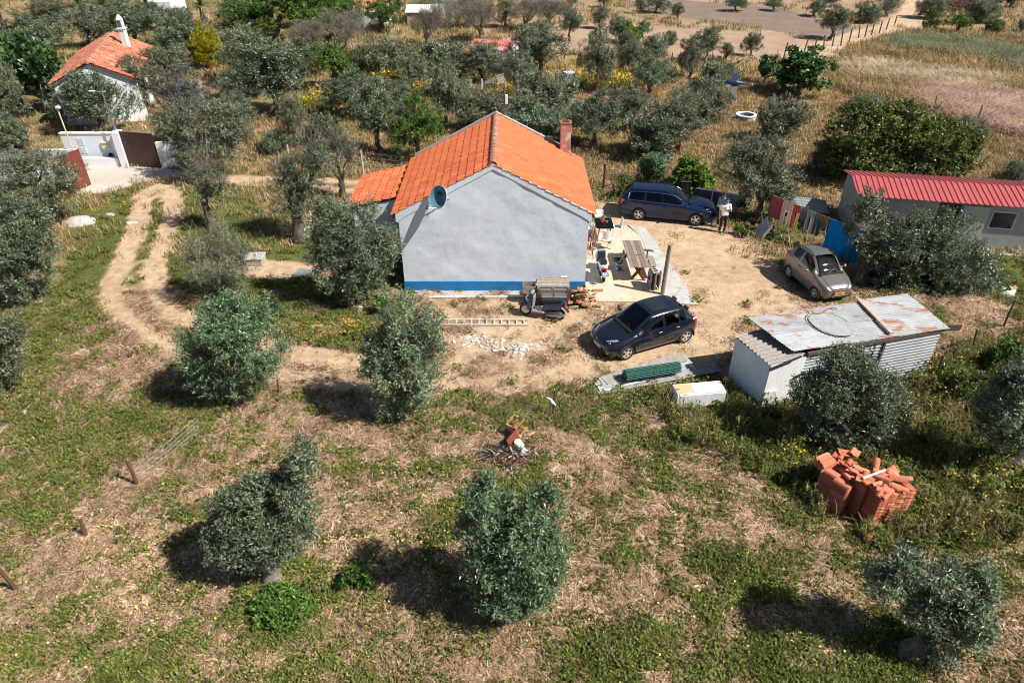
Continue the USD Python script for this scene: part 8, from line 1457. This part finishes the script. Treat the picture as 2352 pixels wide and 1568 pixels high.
pts, zs = pick(14000, 6.5, 26, lambda z, x, y: drygrass(z) * .30 + .10 * z['green'])
scatter('low_weeds', [(herb(15, 22, .10, .055, .04), G_GREEN), (herb(16, 24, .10, .05, .035), G_OLIVE), (tuft(17, 12, .2, .01, .06, .8), G_OLIVE)], pts, zs, 'scattered low green weeds among the dry straw', 'weeds', 4)
pts, zs = pick(9000, 12, 26, lambda z, x, y: (z['dirt'] > .4) * .17)
scatter('yard_weeds', [(tuft(18, 10, .07, .010, .06, .9), G_OLIVE), (herb(19, 10, .05, .035, .022), G_OLIVE)], pts, zs, 'thin worn grass tufts on the sandy yard', 'weeds', 5, .5, 1.1)
# overgrown corner
inw = lambda x, y: (shapely.distance(POLY['weeds'], shapely.points(x, y)) < .25)
pts, zs = pick(16000, 9, 26, lambda z, x, y: inw(x, y) * .62)
scatter('tall_weeds', [(stalks(21, 9, .75), G_OLIVE), (stalks(22, 9, .6), G_GREEN), (tuft(23, 26, .5, .012, .12, .7), G_OLIVE), (tuft(24, 26, .55, .012, .12, .6), G_GOLD), (herb(25, 46, .4, .09, .05), G_GREEN)], pts, zs, 'overgrown tall weeds around the metal shed and the tile stack', 'weeds', 6, .6, 1.25)
pts, zs = pick(6000, 9, 26, lambda z, x, y: inw(x, y) * .05)
scatter('wild_flowers', [(flowers(26, 9, .75, .16), G_FLOW)], pts, zs, 'small yellow wild flowers above the tall weeds by the shed', 'flowers', 7)
# dry slope behind the yard, meadow
pts, zs = pick(42000, 26, 60, lambda z, x, y: drygrass(z) * (.35 + .65 * z['gold']) * (1 - .9 * z['green']) * (y > 27), 1.3)
scatter('dry_grass', [(tuft(31, 26, .34, .022, .22, .7), G_GOLD), (tuft(32, 26, .30, .022, .22, .8), G_GOLD), (tuft(33, 24, .26, .022, .2, .8), G_STRAW), (tuft(34, 24, .24, .022, .2, .8), G_OLIVE)], pts, zs, 'dry golden grass between the olives on the slope behind the house', 'grass', 8, .7, 1.4)
infield = lambda x, y: shapely.distance(POLY['field'], shapely.points(x, y)) < .3
pts, zs = pick(60000, 40, 112, lambda z, x, y: infield(x, y) * (1 - z['pale']) * (1 - z['pink']) * (1 - z['sage']), 1.1)
scatter('meadow_grass', [(tuft(41, 30, .6, .03, .3, 1.0), G_GOLD), (tuft(42, 30, .55, .03, .3, 1.0), G_GOLD), (tuft(43, 30, .5, .03, .3, 1.0), G_OLIVE)], pts, zs, 'tall dry meadow grass in the fenced field at the upper right', 'grass', 9, lean=.4)
for nm, key, ma, lab, sd in (('pale_grass', 'pale', G_PALE, 'pale bleached grass streaks across the fenced meadow', 10), ('pink_grass', 'pink', G_PINK, 'pinkish grass patch at the right edge of the fenced meadow', 11), ('sage_grass', 'sage', G_SAGE, 'grey green grass band along the top of the fenced meadow', 16)):
    pts, zs = pick_in(key, 9000, lambda z, x, y: z[key])
    scatter(nm, [(tuft(44 + sd, 30, .6, .03, .3, 1.0), ma), (tuft(46 + sd, 30, .55, .03, .3, 1.1), ma)], pts, zs, lab, 'grass', sd, lean=.4)
pts, zs = pick(9000, 60, 115, lambda z, x, y: (1 - infield(x, y)) * drygrass(z) * .6, 1.0)
scatter('far_grass', [(tuft(51, 26, .5, .05, .4, .7), G_OLIVE), (tuft(52, 26, .45, .05, .4, .7), G_GOLD)], pts, zs, 'rough grass strips between the far ploughed fields', 'grass', 12)
# yellow flower patches, P positions of their middles, radius in metres
FP = [((900, 190), 1.6, 130), ((975, 215), .9, 40), ((1400, 195), 1.5, 70), ((745, 240), 1.6, 70), ((1165, 215), 1.0, 40), ((1330, 195), .8, 50), ((840, 165), 1.0, 40)]
P_ = np.vstack([G(*c)[:2] + _rg.normal(0, r, (n, 2)) * [.6, .8] for c, r, n in FP])
scatter('yellow_flower_bushes', [(flowers(61, 30, .75, .24, .035), G_FLOW), (tuft(62, 40, .75, .03, .2, .5), G_OLIVE), (tuft(63, 40, .7, .03, .2, .5), G_GREEN)], P_, gz(P_[:, 0], P_[:, 1]), 'patches of bright yellow flowers between the olives behind the house', 'flowers', 13)
FP = [((700, 772), .8, 34), ((870, 765), .7, 40), ((790, 742), .7, 16), ((1260, 745), .7, 8), ((900, 423), 1.2, 60), ((560, 280), 1.4, 70), ((250, 470), 1.6, 60)]
P_ = np.vstack([G(*c)[:2] + _rg.normal(0, r, (n, 2)) * [1, .5] for c, r, n in FP])
scatter('daisy_flowers', [(flowers(63, 6, .16, .16, .014), G_FLOW)], P_, gz(P_[:, 0], P_[:, 1]), 'small yellow daisies scattered in the green grass near the house and track', 'flowers', 14)
FP = [((360, 1240), 1.2, 60), ((900, 1200), 1.2, 60), ((1000, 1330), .6, 60), ((840, 1250), .5, 30), ((250, 1480), 1.4, 70), ((1450, 1480), 1.3, 40), ((1800, 1430), 1.3, 40), ((460, 1330), .7, 20)]
P_ = np.vstack([G(*c)[:2] + _rg.normal(0, r, (n, 2)) for c, r, n in FP])
scatter('pale_flowers', [(flowers(64, 4, .14, .10, .02), G_LEMON)], P_, gz(P_[:, 0], P_[:, 1]), 'tiny lemon yellow flowers dotted over the foreground straw', 'flowers', 15)
